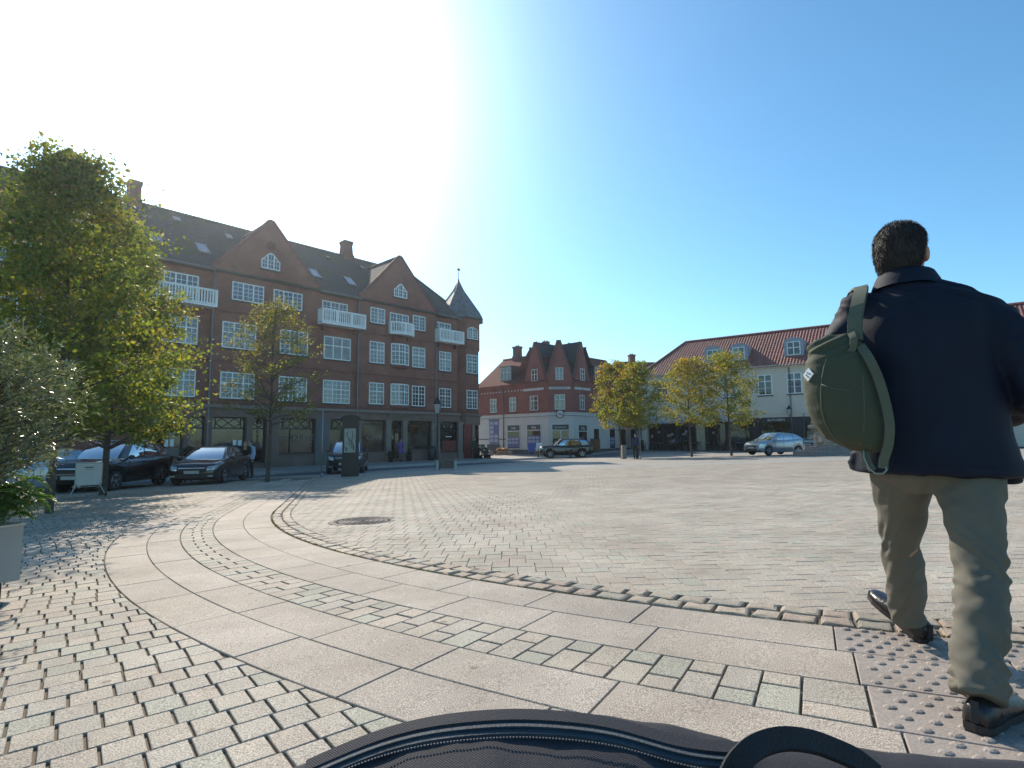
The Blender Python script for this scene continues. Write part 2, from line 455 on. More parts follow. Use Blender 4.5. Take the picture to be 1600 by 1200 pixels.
def clip(poly, n, d):
    """keep the part of a polygon where p.n <= d"""
    out = []
    for i in range(len(poly)):
        a, b = poly[i], poly[(i + 1) % len(poly)]
        da, db = a[0] * n[0] + a[1] * n[1] - d, b[0] * n[0] + b[1] * n[1] - d
        if da <= 0: out.append(a)
        if da * db < 0:
            t = da / (da - db); out.append((a[0] + (b[0] - a[0]) * t, a[1] + (b[1] - a[1]) * t))
    return out

def inset(poly, j):
    n = len(poly); cx = sum(p[0] for p in poly) / n; cy = sum(p[1] for p in poly) / n
    out = []
    for x, y in poly:
        d = math.hypot(x - cx, y - cy)
        k = max(.3, 1 - j * 1.35 / max(d, 1e-4)); out.append((cx + (x - cx) * k, cy + (y - cy) * k))
    return out

class Stones:
    def __init__(self): self.v = []; self.f = []; self.t = []; self.sm = []
    def add(self, poly, tint, joint=.006, skirt=True, jz=.0015, dz=0.0, cham=.003):
        if len(poly) < 3: return
        a = abs(sum(poly[i][0] * poly[(i + 1) % len(poly)][1] - poly[(i + 1) % len(poly)][0] * poly[i][1] for i in range(len(poly)))) / 2
        if a < .0012: return
        p = inset(poly, joint); n = len(p)
        cx = sum(q[0] for q in p) / n; cy = sum(q[1] for q in p) / n
        h = rnd.uniform(-jz, jz) + dz; ax = rnd.uniform(-1, 1) * jz * 5; ay = rnd.uniform(-1, 1) * jz * 5
        b = len(self.v)
        q = inset(p, cham) if skirt else p
        for x, y in q: self.v.append((x, y, gz(x, y) + h + ax * (x - cx) + ay * (y - cy)))
        self.f.append(tuple(range(b, b + n))); self.t.append(tint)
        if skirt:
            for x, y in p: self.v.append((x, y, gz(x, y) + h - cham * .9 + ax * (x - cx) + ay * (y - cy)))
            for x, y in p: self.v.append((x, y, gz(x, y) - .035))
            for k in (0, 1):
                for i in range(n):
                    j = (i + 1) % n
                    self.f.append((b + (k + 1) * n + i, b + (k + 1) * n + j, b + k * n + j, b + k * n + i)); self.t.append(tint)
    def cobble(self, poly, tint, top=.012):
        """rounded rough sett"""
        n = len(poly); b = len(self.v)
        for k, (ins, dz) in enumerate(((.0, -.04), (.003, -.008), (.009, top * .3), (.022, top))):
            for x, y in inset(poly, ins): self.v.append((x, y, gz(x, y) + dz + (rnd.uniform(-.003, .003) if k > 1 else 0)))
        for k in range(3):
            for i in range(n):
                j = (i + 1) % n
                self.f.append((b + k * n + i, b + k * n + j, b + (k + 1) * n + j, b + (k + 1) * n + i)); self.t.append(tint)
        self.f.append(tuple(range(b + 3 * n, b + 4 * n))); self.t.append(tint)
    def build(self, name, m, label=None):
        me = bpy.data.meshes.new(name); me.from_pydata(self.v, [], self.f)
        a = me.attributes.new('tint', 'FLOAT_COLOR', 'FACE')
        a.data.foreach_set('color', np.array([t + (1,) for t in self.t]).ravel())
        me.materials.append(m); me.update()
        o = bpy.data.objects.new(name, me); COL.objects.link(o); return tag(o, kind='structure')

GREY, PINK, GREEN, BUFF = (.405, .366, .308), (.418, .36, .297), (.378, .365, .30), (.425, .376, .308)
def tint(w=(5, 2, 1.5, 3), v=.07):
    c = rnd.choices((GREY, PINK, GREEN, BUFF), w)[0]; k = 1 + rnd.uniform(-v, v)
    return tuple(x * k for x in c)

M_STONE = stone_mat('granite_setts', 170, .8, .25, .4)
M_SLAB = stone_mat('granite_slabs', 190, .8, .25, .44)
M_TACT = stone_mat('tactile_slab_concrete', 120, .7, .4, .16)
M_COB = stone_mat('old_cobbles', 60, .75, .3, .16)

# far sheet of paving reaching past the buildings, dark bed in the joints nearby
def sheet(name, x0, x1, y0, y1, nx, ny, dz, m):
    mb = MB()
    mb.grid(lambda u, v: Vector((x0 + (x1 - x0) * u, y0 + (y1 - y0) * v, gz(x0 + (x1 - x0) * u, y0 + (y1 - y0) * v) + dz)), nx, ny, 0, True)
    return tag(mb.build(name, m), kind='structure')

def pave_mat():
    m, nt, b = nodes('square_paving_far'); N, L = nt.nodes, nt.links
    tcn = N.new('ShaderNodeTexCoord')
    br = N.new('ShaderNodeTexBrick'); br.inputs['Scale'].default_value = 1; br.inputs['Brick Width'].default_value = .22; br.inputs['Row Height'].default_value = .15
    br.inputs['Mortar Size'].default_value = .008; br.inputs['Color1'].default_value = (.385, .355, .31, 1); br.inputs['Color2'].default_value = (.34, .325, .285, 1); br.inputs['Mortar'].default_value = (.16, .14, .12, 1)
    L.new(tcn.outputs['Object'], br.inputs['Vector'])
    nz = N.new('ShaderNodeTexNoise'); nz.inputs['Scale'].default_value = .35; nz.inputs['Detail'].default_value = 8; nz.inputs['Roughness'].default_value = .6
    L.new(tcn.outputs['Object'], nz.inputs['Vector'])
    rp = N.new('ShaderNodeValToRGB'); rp.color_ramp.elements[0].position = .32; rp.color_ramp.elements[1].position = .68
    rp.color_ramp.elements[0].color = (.74, .74, .73, 1); rp.color_ramp.elements[1].color = (1.02, 1.0, .97, 1); L.new(nz.outputs['Fac'], rp.inputs['Fac'])
    mm = N.new('ShaderNodeMixRGB'); mm.blend_type = 'MULTIPLY'; mm.inputs[0].default_value = 1
    L.new(br.outputs['Color'], mm.inputs[1]); L.new(rp.outputs['Color'], mm.inputs[2]); L.new(mm.outputs[0], b.inputs['Base Color']); b.inputs['Roughness'].default_value = .7
    return m
sheet('ground', -250, 250, -40, 300, 50, 68, -.03, pave_mat())

def bed_mat():
    m, nt, b = nodes('joint_sand_and_moss'); N, L = nt.nodes, nt.links
    tcn = N.new('ShaderNodeTexCoord')
    nz = N.new('ShaderNodeTexNoise'); nz.inputs['Scale'].default_value = 2.2; nz.inputs['Detail'].default_value = 8; L.new(tcn.outputs['Object'], nz.inputs['Vector'])
    rp = N.new('ShaderNodeValToRGB'); e = rp.color_ramp.elements
    e[0].position = .5; e[0].color = (.15, .122, .09, 1); e[1].position = .72; e[1].color = (.075, .078, .028, 1)
    L.new(nz.outputs['Fac'], rp.inputs['Fac']); L.new(rp.outputs['Color'], b.inputs['Base Color']); b.inputs['Roughness'].default_value = 1
    return m
sheet('paving_bed', -17, 19, -4, 25, 36, 29, -.014, bed_mat())

# --- herringbone setts of the square
MH = (-2.2, 8.38)
st = Stones()
W_, L_ = .147, .221
Y_FAR = 24.5
for i in range(-260, 260):
    for j in range(-130, 130):
        ox, oy = i * W_ + j * L_, i * W_ - j * L_
        ox += 4; oy += 12
        if not (-9 < ox < 18 and 2.4 < oy < Y_FAR): continue
        for rect in (((ox, oy), (ox + L_, oy), (ox + L_, oy + W_), (ox, oy + W_)), ((ox - W_, oy), (ox, oy), (ox, oy + L_), (ox - W_, oy + L_))):
            mx = sum(p[0] for p in rect) / 4; my = sum(p[1] for p in rect) / 4
            d, n = rho(mx, my)
            if d > R_IN - .16: continue
            if math.hypot(mx - MH[0], my - MH[1]) < .47: continue
            poly = list(rect)
            if d > R_IN - .55: poly = clip(poly, n, CX * n[0] + CY * n[1] + R_IN - .31)
            near = my < 13
            jt = .0022 + (.0015 if rnd.random() < .25 else 0)
            st.add([(x + rnd.uniform(-.002, .002), y + rnd.uniform(-.002, .002)) for x, y in poly] if near else poly, tint((5, 1.8, 1.5, 3), .05), jt if near else .0055, near, .0013)
st.build('square_paving', M_STONE)

# --- rough cobbles rounding off the square
cb_ = Stones()
for row, (r0, r1) in enumerate(((R_IN - .162, R_IN - .02), (R_IN - .312, R_IN - .168))):
    s = -14 + row * .06
    while s < 14.5:
        w = rnd.uniform(.16, .245)
        jig = lambda: rnd.uniform(-.010, .010)
        sk = .05 * (1 if s < 7 else -1)
        cb_.cobble([(lambda q: (q[0] + jig(), q[1] + jig()))(band_xy(r, s_)) for r, s_ in ((r0, s + .007), (r0 + .004, s + w * .5), (r0, s + w - .007), (r1, s + w - .007), (r1 - .004, s + w * .5), (r1, s + .007))][::1],
                   rnd.choice(((.36, .29, .225), (.38, .32, .25), (.33, .265, .215), (.40, .335, .26), (.35, .30, .235), (.31, .285, .235))), rnd.uniform(.003, .010))
        s += w
cb_.build('cobble_edging', M_COB)

# --- curved granite bands
sl = Stones(); tc_ = Stones(); ds = MB(); bp_ = Stones()
def arc_poly(r0, r1, s0, s1, k=5):
    return [band_xy(r0, s0 + (s1 - s0) * i / k) for i in range(k + 1)] + [band_xy(r1, s1 - (s1 - s0) * i / k) for i in range(k + 1)]
def strip(S, r0, r1, s0, s1, tint_, joint, cham=.003):
    # curved slab: joint taken off in band coordinates
    j = joint
    k = 5
    top = [(band_xy(r0 + j + cham, s0 + j + cham + (s1 - s0 - 2 * j - 2 * cham) * i / k)) for i in range(k + 1)]
    bot = [(band_xy(r1 - j - cham, s0 + j + cham + (s1 - s0 - 2 * j - 2 * cham) * i / k)) for i in range(k + 1)]
    top2 = [(band_xy(r0 + j, s0 + j + (s1 - s0 - 2 * j) * i / k)) for i in range(k + 1)]
    bot2 = [(band_xy(r1 - j, s0 + j + (s1 - s0 - 2 * j) * i / k)) for i in range(k + 1)]
    p = top + bot[::-1]; q = top2 + bot2[::-1]
    n = len(p); b = len(S.v); h = rnd.uniform(-.0015, .0015)
    S.v += [(x, y, gz(x, y) + h) for x, y in p]; S.v += [(x, y, gz(x, y) + h - .003) for x, y in q]; S.v += [(x, y, gz(x, y) - .035) for x, y in q]
    for i in range(k):
        S.f.append((b + i, b + i + 1, b + n - 2 - i, b + n - 1 - i)); S.t.append(tint_)
    for kk in (0, 1):
        for i in range(n):
            j2 = (i + 1) % n
            S.f.append((b + (kk + 1) * n + i, b + (kk + 1) * n + j2, b + kk * n + j2, b + kk * n + i)); S.t.append(tint_)

SLABC = ((.41, .36, .303), (.425, .37, .31), (.40, .353, .30), (.41, .362, .308))
rows = ((R_IN, R_A, .74, 1.42), (R_A, R_B, .68, 1.78), (R_C, R_D, .8, 1.31), (R_D, R_OUT, .72, 1.6), (R_B, R_C, .5, .9))
TEND = 1.38
for ri, (r0, r1, Ls, off) in enumerate(rows):
    s0t, s1t = S_TACT + (0, .07, .16, .2, .09)[ri], S_TACT + TEND
    if ri < 4:
        s = -14 + off
        while s < 15:
            e = s + Ls * rnd.uniform(.92, 1.08)
            kk_ = rnd.uniform(.95, 1.05); c = tuple(x * kk_ for x in rnd.choice(SLABC))
            if s < s0t < e or (s < s0t and s0t - e < .3): e = s0t
            if not (s0t - 1e-6 <= s < s1t): strip(sl, r0, r1, s, e, c, .0035 if ri != 1 else .003)
            s = e
            if abs(s - s0t) < 1e-6:
                m_ = s0t
                while m_ < s1t - .01:
                    e2 = min(m_ + .69, s1t); strip(tc_, r0, r1, m_, e2, (.315, .272, .24), .004); m_ = e2
                s = s1t
    else:
        strip(tc_, r0, r1, s0t, s0t + .62, (.315, .272, .24), .004); strip(tc_, r0, r1, s0t + .62, s1t, (.325, .28, .248), .004)
    # blister domes of the tactile slabs
    nr = max(4, round((r1 - r0) / .075))
    for a in range(nr):
        ss = s0t + .06; k = 0
        while ss < s1t - .03:
            rr = r0 + (a + .5) * (r1 - r0) / nr
            x, y = band_xy(rr, ss + (.04 if a % 2 else 0))
            nn = 8; rad = rnd.uniform(.019, .023); z = gz(x, y)
            b = len(tc_.v)
            for (q, h) in ((1.0, -.001), (.78, .006), (.4, .0095)):
                tc_.v += [(x + rad * q * math.cos(t * 2 * math.pi / nn) * 1.15, y + rad * q * math.sin(t * 2 * math.pi / nn), z + h) for t in range(nn)]
            for q in range(2):
                for t in range(nn):
                    t2 = (t + 1) % nn
                    tc_.f.append((b + q * nn + t, b + q * nn + t2, b + (q + 1) * nn + t2, b + (q + 1) * nn + t)); tc_.t.append((.315, .272, .24))
            tc_.f.append(tuple(range(b + 2 * nn, b + 3 * nn))); tc_.t.append((.315, .272, .24))
            ss += .082; k += 1
# small setts between the slab rows: one long, one short, alternating
s = -14.0; k = 0
while s < 15:
    w = .147 * rnd.uniform(.96, 1.05)
    if s < S_TACT + .02 and s + w > S_TACT - .04: w = S_TACT + .088 - s
    if s + w < S_TACT + .16 or s > S_TACT + TEND:
        cut = R_B + (R_C - R_B) * ((.36 if k % 2 else .64) + rnd.uniform(-.02, .02))
        for r0, r1 in ((R_B, cut), (cut, R_C)):
            bp_.add([band_xy(r0 + .002, s), band_xy(r0 + .002, s + w), band_xy(r1 - .002, s + w), band_xy(r1 - .002, s)], tint((4, 2, 3.2, 2.5)), .0055, True, .0015)
    s += w; k += 1
sl.build('granite_slab_bands', M_SLAB); tc_.build('tactile_paving', M_TACT); bp_.build('paver_band', M_STONE)

# --- running bond setts outside the bands
ob = Stones()
ca, sa = math.cos(R(38)), math.sin(R(38))
for rrow in range(-130, 160):
    v = rrow * .1595
    u = -40 + rnd.uniform(0, .03) + (.068 if rrow % 2 else 0)
    while u < 25:
        l = rnd.choices((.138, .136, .140, .10, .16), (10, 6, 6, .3, .3))[0]
        mx, my = (u + l / 2) * ca - v * sa, (u + l / 2) * sa + v * ca
        if -15.5 < mx < 6 and .3 < my < 23 and not (mx > -4 and my > 12):
            d, n = rho(mx, my)
            if d > R_OUT - .12:
                rect = [(a * ca - b_ * sa, a * sa + b_ * ca) for a, b_ in ((u + .0036, v + .0002), (u + l - .0036, v + .0002), (u + l - .0036, v + .1593), (u + .0036, v + .1593))]
                if d < R_OUT + .3: rect = clip(rect, (-n[0], -n[1]), -(CX * n[0] + CY * n[1] + R_OUT + .006))
                near = math.hypot(mx, my) < 9
                ob.add(rect, tint((5, 1.6, 1.6, 3.2)), .0028, near, .0018)
        u += l
ob.build('outer_paving', M_STONE)

# moss and small grass in the joint along the cobbles
P = []; Nn = []
for k in range(6500):
    s = rnd.uniform(-1, 12.5)
    if mnoise.noise(Vector((s * 1.7, 3.3, 0))) < -.05 and rnd.random() < .85: continue
    x, y = band_xy(R_IN - .012 + rnd.gauss(0, .012) - (rnd.random() < .3) * rnd.uniform(0, .32), s)
    P.append((x, y, gz(x, y) - .008 + rnd.uniform(0, .010))); Nn.append((rnd.gauss(0, .5), rnd.gauss(0, .5), .6))
P = np.array(P); Nn = np.array(Nn); q = len(P); rg = np.random.default_rng(3)
mo = leaf_mesh('moss', P, Nn, rg.uniform(.008, .024, q), rg.uniform(.003, .008, q), np.array([[.15, .145, .04]]) * rg.uniform(.6, 1.3, (q, 1)), leaf_mat('moss_green', .25, .8))
tag(mo, kind='stuff')

# --- cast iron manhole cover
mh = thing('manhole_cover', 'round cast iron manhole cover with concentric ribs set in the granite setts', 'manhole cover', (MH[0], MH[1], gz(*MH)))
iron = mat('cast_iron', (.10, .088, .08), .8, .1, .3, 20, .2, 120)
f_ = MB(); f_.lathe([(.50, -.03), (.50, .001), (.40, .004), (.395, -.012)], 48); f_.build('rim', iron, mh)
c_ = MB(); c_.lathe([(.39, -.02), (.39, -.004), (.01, -.004)], 48)
for r_ in (.06, .13, .2, .27, .34):
    c_.lathe([(r_ - .018, -.006), (r_ - .014, .004), (r_ + .014, .004), (r_ + .018, -.006)], 48)
for k in range(24):
    a = k * math.pi / 12; c_.cbox((.37 * math.cos(a), .37 * math.sin(a), 0), (.03, .03, .008), 0, a)
c_.build('lid', iron, mh)
sr = Stones()
for k in range(22):
    a0, a1 = k * 2 * math.pi / 22, (k + 1) * 2 * math.pi / 22
    sr.cobble([(MH[0] + r_ * math.cos(a), MH[1] + r_ * math.sin(a)) for r_, a in ((.505, a0 + .02), (.505, a1 - .02), (.6, a1 - .015), (.6, a0 + .015))], tint((2, 2, 1, 1)), .002)
sr.build('paving_round_manhole', M_COB)
# ================================================================== PAVEMENT AND KERB BY THE LONG BUILDING
M_ASPH = mat('pavement_slabs', (.29, .255, .22), .8, 0, .15, 2.5, .2, 30)
M_KERB = mat('kerb_granite', (.36, .35, .33), .7, 0, .15, 8, .2, 60)
M_ROAD = mat('asphalt', (.12, .12, .125), .85, 0, .2, 1.2, .3, 90)
BC, BA = (-3.0, 48.3), 47.3
BX = frame_xf(BC, BA)
def bw(s, o, dz=0.0):
    """world point s along the long facade and o metres out from it, on the ground"""
    p = BX @ Vector((s, -o, 0)); return Vector((p.x, p.y, gz(p.x, p.y) + dz))
pv = MB(); pv.grid(lambda u, v: bw(-46 + 50 * u, 4.4 * (1 - v) + -.6 * v, .12 + .16 * v), 30, 4); tag(pv.build('pavement', M_ASPH), kind='structure')
kb = MB()
for k in range(46):
    a, b = bw(-46 + k * 1.08, 4.5), bw(-46 + k * 1.08 + 1.07, 4.5)
    kb.bar(a + Vector((0, 0, .02)), b + Vector((0, 0, .02)), .16, .24)
tag(kb.build('kerb', M_KERB), kind='structure')
rd = MB(); rd.grid(lambda u, v: bw(-46 + 60 * u, 4.58 + 3.2 * v, -.012), 30, 3); tag(rd.build('road', M_ROAD), kind='structure')

# ================================================================== MATERIALS OF THE BUILDINGS
M_BRICK = brick_mat('red_brick', (.30, .108, .072), (.235, .084, .058), (.19, .135, .108))
M_BRICKD = mat('dark_brick_trim', (.17, .062, .05), .85, 0, .2, 5, .2, 60)
M_ROOF = tile_mat('dark_roof_tiles', (.055, .058, .06), (.10, .098, .092), 0, (.07, .085, .045))
M_WHITE = mat('white_window_paint', (.78, .78, .76), .45, 0, .05, 3)
M_GLASS = glass_mat('window_glass', (.05, .055, .062))
PANES = [M_GLASS, glass_mat('window_glass_dark', (.022, .024, .028)), glass_mat('window_glass_curtained', (.12, .12, .12), .05), glass_mat('window_glass_blueish', (.06, .075, .10))]
M_SGLASS = glass_mat('shop_glass', (.018, .017, .016), .04, .7)
M_FASC = mat('grey_render', (.175, .118, .094), .8, 0, .14, 1.4, .15, 40)
M_FASC2 = mat('pale_cornice', (.22, .175, .145), .8, 0, .14, 3, .1, 40)
M_PIER = mat('bluish_grey_pier', (.135, .13, .12), .8, 0, .14, 2)
M_DARK = mat('dark_timber', (.025, .02, .018), .55, 0, .25, 4)
M_INT = mat('shop_interior', (.16, .085, .05), .9, 0, .4, .9)
M_ZINC = mat('grey_zinc', (.16, .17, .18), .45, .6, .12, 4)
M_LEAD = mat('lead_grey_slate', (.13, .14, .145), .6, .2, .3, 2.5, .3, 20)
M_SILL = mat('dark_sill', (.06, .045, .045), .8, 0, .2, 6)
M_LET = mat('white_lettering', (.72, .70, .66), .6, 0, .05, 4)
M_PAPER = mat('white_paper', (.75, .75, .73), .7, 0, .06, 4)
M_METAL = mat('dark_metal', (.03, .03, .032), .4, .5, .2, 9)
M_SKYL = glass_mat('skylight_glass', (.10, .11, .13), .02, 1.0)

def window(parent, xf, s0, s1, z0, z1, y=0.0, lights=2, trans=None, nx=2, nt=2, nb=3, arch=0.0, sill=True, name='window', fw=.065, wm=None, gm=None):
    """casement window: white frame and glazing bars, glass behind, dark sill"""
    wm = wm or M_WHITE; gm = gm or rnd.choices(PANES, (5, 3, 2, 3))[0]
    fr = MB(xf); yo, yi = y - .05, y - .005
    nseg = 10
    def top(s):
        if not arch: return z1
        t = (2 * (s - s0) / (s1 - s0) - 1)
        return z1 - arch * (1 - math.sqrt(max(0, 1 - t * t * .96)))
    def bar(a0, a1, b0, b1, o=yo, i=yi): fr.box(a0, a1, o, i, b0, b1)
    bar(s0, s1, z0, z0 + fw)
    bar(s0, s0 + fw, z0 + fw, top(s0)); bar(s1 - fw, s1, z0 + fw, top(s1))
    if arch:
        for k in range(nseg):
            a, b = s0 + (s1 - s0) * k / nseg, s0 + (s1 - s0) * (k + 1) / nseg
            fr.prism([(a, top(a) - fw), (b, top(b) - fw), (b, top(b)), (a, top(a))], yo - .001, yi)
    else: bar(s0 + fw, s1 - fw, z1 - fw, z1)
    lw = (s1 - s0 - fw) / lights
    zt = z0 + (z1 - z0) * trans if trans else None
    if zt: bar(s0 + fw, s1 - fw, zt - fw * .5, zt + fw * .5, yo + .004)
    for k in range(1, lights):
        c = s0 + fw / 2 + lw * k; bar(c - fw * .55, c + fw * .55, z0 + fw, top(c) - fw * .5, yo - .004)
    mw = .012
    for k in range(lights):
        a = s0 + fw / 2 + lw * k + fw * .5; b = a + lw - fw
        segs = [(z0 + fw, zt - fw * .5, nb), (zt + fw * .5, z1 - fw, nt)] if zt else [(z0 + fw, min(top(a), top(b)) - fw, nb)]
        for (q0, q1, nn) in segs:
            for j in range(1, nx):
                x = a + (b - a) * j / nx; bar(x - mw, x + mw, q0, q1, yo + .012)
            for j in range(1, nn):
                z = q0 + (q1 - q0) * j / nn; bar(a, b, z - mw, z + mw, yo + .014)
    w = fr.build(name, wm, parent)
    pn = MB(xf)
    if arch:
        pts = [(s0 + .02, z0 + .02), (s1 - .02, z0 + .02)] + [(s1 - .02 - (s1 - s0 - .04) * k / nseg, top(s1 - .02 - (s1 - s0 - .04) * k / nseg) - .02) for k in range(nseg + 1)]
        pn.prism(pts, y - .022, y - .006)
    else: pn.box(s0 + .02, s1 - .02, y - .022, y - .006, z0 + .02, z1 - .02)
    pn.build('pane', gm, w)
    if sill:
        sb = MB(xf); sb.box(s0 - .05, s1 + .05, y - .09, y - .001, z0 - .10, z0 - .006); sb.build('sill', M_SILL, w)
    return w

def balcony(parent, xf, s0, s1, z0, z1, depth=.9, bow=0.0):
    mb = MB(xf)
    def yy(s): t = 2 * (s - s0) / (s1 - s0) - 1; return -depth - bow * (1 - t * t)
    n = 8 if bow else 1
    for k in range(n):
        a, b = s0 + (s1 - s0) * k / n, s0 + (s1 - s0) * (k + 1) / n
        mb.extrude_z([(a, -.02), (a, yy(a)), (b, yy(b)), (b, -.02)], z0, z0 + .12)
        mb.bar((a, yy(a) + .03, z1 - .05), (b, yy(b) + .03, z1 - .05), .07, .10)
        mb.bar((a, yy(a) + .03, z0 + .18), (b, yy(b) + .03, z0 + .18), .05, .08)
    for s in (s0, s1):
        mb.box(s - .03, s + .03, -depth + .06, -.02, z1 - .1, z1); mb.box(s - .03, s + .03, -depth + .06, -.02, z0 + .14, z0 + .22)
        k = 0
        while .12 + k * .155 < depth - .1:
            mb.box(s - .015, s + .015, -.17 - k * .155, -.07 - k * .155, z0 + .2, z1 - .1); k += 1
    n = max(3, int((s1 - s0) / .155))
    for k in range(n + 1):
        s = s0 + .05 + (s1 - s0 - .1) * k / n
        mb.box(s - .038, s + .038, yy(s) + .015, yy(s) + .045, z0 + .2, z1 - .09)
    np_ = 2 if bow or s1 - s0 < 3.2 else 3
    for k in range(np_ + 1):
        s = s0 + (s1 - s0) * k / np_
        mb.box(s - .05, s + .05, yy(s) - .005, yy(s) + .07, z0, z1)
    b = mb.build('balcony', M_WHITE, parent)
    for s in (s0 + .4, s1 - .4):
        br = MB(xf); br.prism([(s - .05, z0 - .35), (s + .05, z0 - .35), (s + .05, z0 - .005), (s - .05, z0 - .005)], -.3, -.005)
        br.build('bracket', M_BRICKD, b)
    return b

def chimney(parent, xf, s, y, w, d, z0, z1, m, tw=None):
    mb = MB(xf); tw = tw or w
    h = z1 - z0
    for (a0, b0, k0), (a1, b1, k1) in (((w * 1.18, d * 1.18, 0), (w * 1.18, d * 1.18, .3)), ((w * 1.02, d, .3), (tw, d * .92, .82)), ((tw * 1.12, d * 1.02, .82), (tw * 1.12, d * 1.02, .9)), ((tw * 1.2, d * 1.1, .9), (tw * 1.2, d * 1.1, 1))):
        mb.loft([[(s - a / 2, y - b / 2, z0 + h * k), (s + a / 2, y - b / 2, z0 + h * k), (s + a / 2, y + b / 2, z0 + h * k), (s - a / 2, y + b / 2, z0 + h * k)] for a, b, k in ((a0, b0, k0), (a1, b1, k1))], True, 0, False)
    c = mb.build('chimney', m, parent)
    pt = MB(xf)
    for k in (-.2, .2): pt.lathe([(.09, 0), (.085, .18), (.06, .18), (.06, 0)], 10, (s + k * tw, y, z1 - .02))
    pt.build('chimney_pot', M_BRICKD, c)

# ================================================================== THE LONG RED BRICK BUILDING
b1 = thing('apartment_building', 'long red brick building of four storeys with gables, white balconies and a pointed corner turret', 'building', (BC[0], BC[1], -.7), R(BA))
X1 = Matrix.Translation((0, 0, .7))           # local z is absolute height
EV, KS, RY = 11.2, .845, 5.5                   # eave height, roof slope, ridge depth
RZ = EV + KS * (RY + .3)
S_L, S_T = -40.0, -2.3
wall = MB(X1)
wall.box(S_L, S_T, .0, 10.5, 3.0, 11.25)
wall.box(S_T, .2, 2.6, 10.5, -1.4, 11.25)
for a, b in ((-21.55, -14.95), (-11.8, -4.75), (-32.4, -24.8)):
    wall.box(a, b, -.14, .0, 3.22, 11.24)                       # bays under the gables stand proud
wall.box(S_L, -24.8, -.12, 3.0, -1.4, 3.2)                        # plain brick ground floor at the far left
wall.build('brick_wall', M_BRICK, b1)
# string courses
for a, b, y in ((-21.6, -14.9, -.14), (-11.85, -4.7, -.14), (-32.45, -24.75, -.14), (-24.75, -21.6, 0), (-14.9, -11.85, 0), (-4.7, S_T, 0)):
    for z, o_, h_ in ((5.75, .05, .1), (8.75, .05, .1), (3.24, .07, .16)):
        sc = MB(X1); sc.box(a, b, y - o_, y - .002, z, z + h_); sc.build('string_course', M_BRICKD, b1)
# main roof
rf = MB(X1)
def rz(y): return EV + KS * (y + .3)
rid_r = -3.3
A_ = [(S_L, -.35, rz(-.35)), (-2.35, -.35, rz(-.35)), (-2.0, 1.9, rz(1.9)), (rid_r, RY, RZ), (S_L, RY, RZ)]
rf.add(A_, [tuple(range(5))])
rf.add([(S_L, 11.3, rz(-.35)), (S_L, RY, RZ), (rid_r, RY, RZ), (.3, 11.3, rz(-.35))], [(0, 3, 2, 1)])
rf.add([(-2.0, 1.9, rz(1.9)), (.3, 1.9, rz(-.35)), (.3, 11.3, rz(-.35)), (rid_r, RY, RZ)], [(0, 1, 2, 3)])
rf.add([(S_L, -.35, rz(-.35)), (-2.35, -.35, rz(-.35)), (-2.35, 0, rz(-.35) - .12), (S_L, 0, rz(-.35) - .12)], [(3, 2, 1, 0)])
rf.tube([(S_L, RY, RZ + .02), (rid_r, RY, RZ + .02)], .13, 8)
rf.tube([(rid_r, RY, RZ + .02), (-2.0, 1.9, rz(1.9) + .03)], .1, 6)
rfo = rf.build('roof', M_ROOF, b1)
for a, b in ((-24.7, -21.6), (-14.9, -11.8), (-4.7, S_T)):
    gt = MB(X1); gt.tube([(a, -.42, 11.14), (b, -.42, 11.14)], .07, 8); gt.build('gutter', M_ZINC, b1)
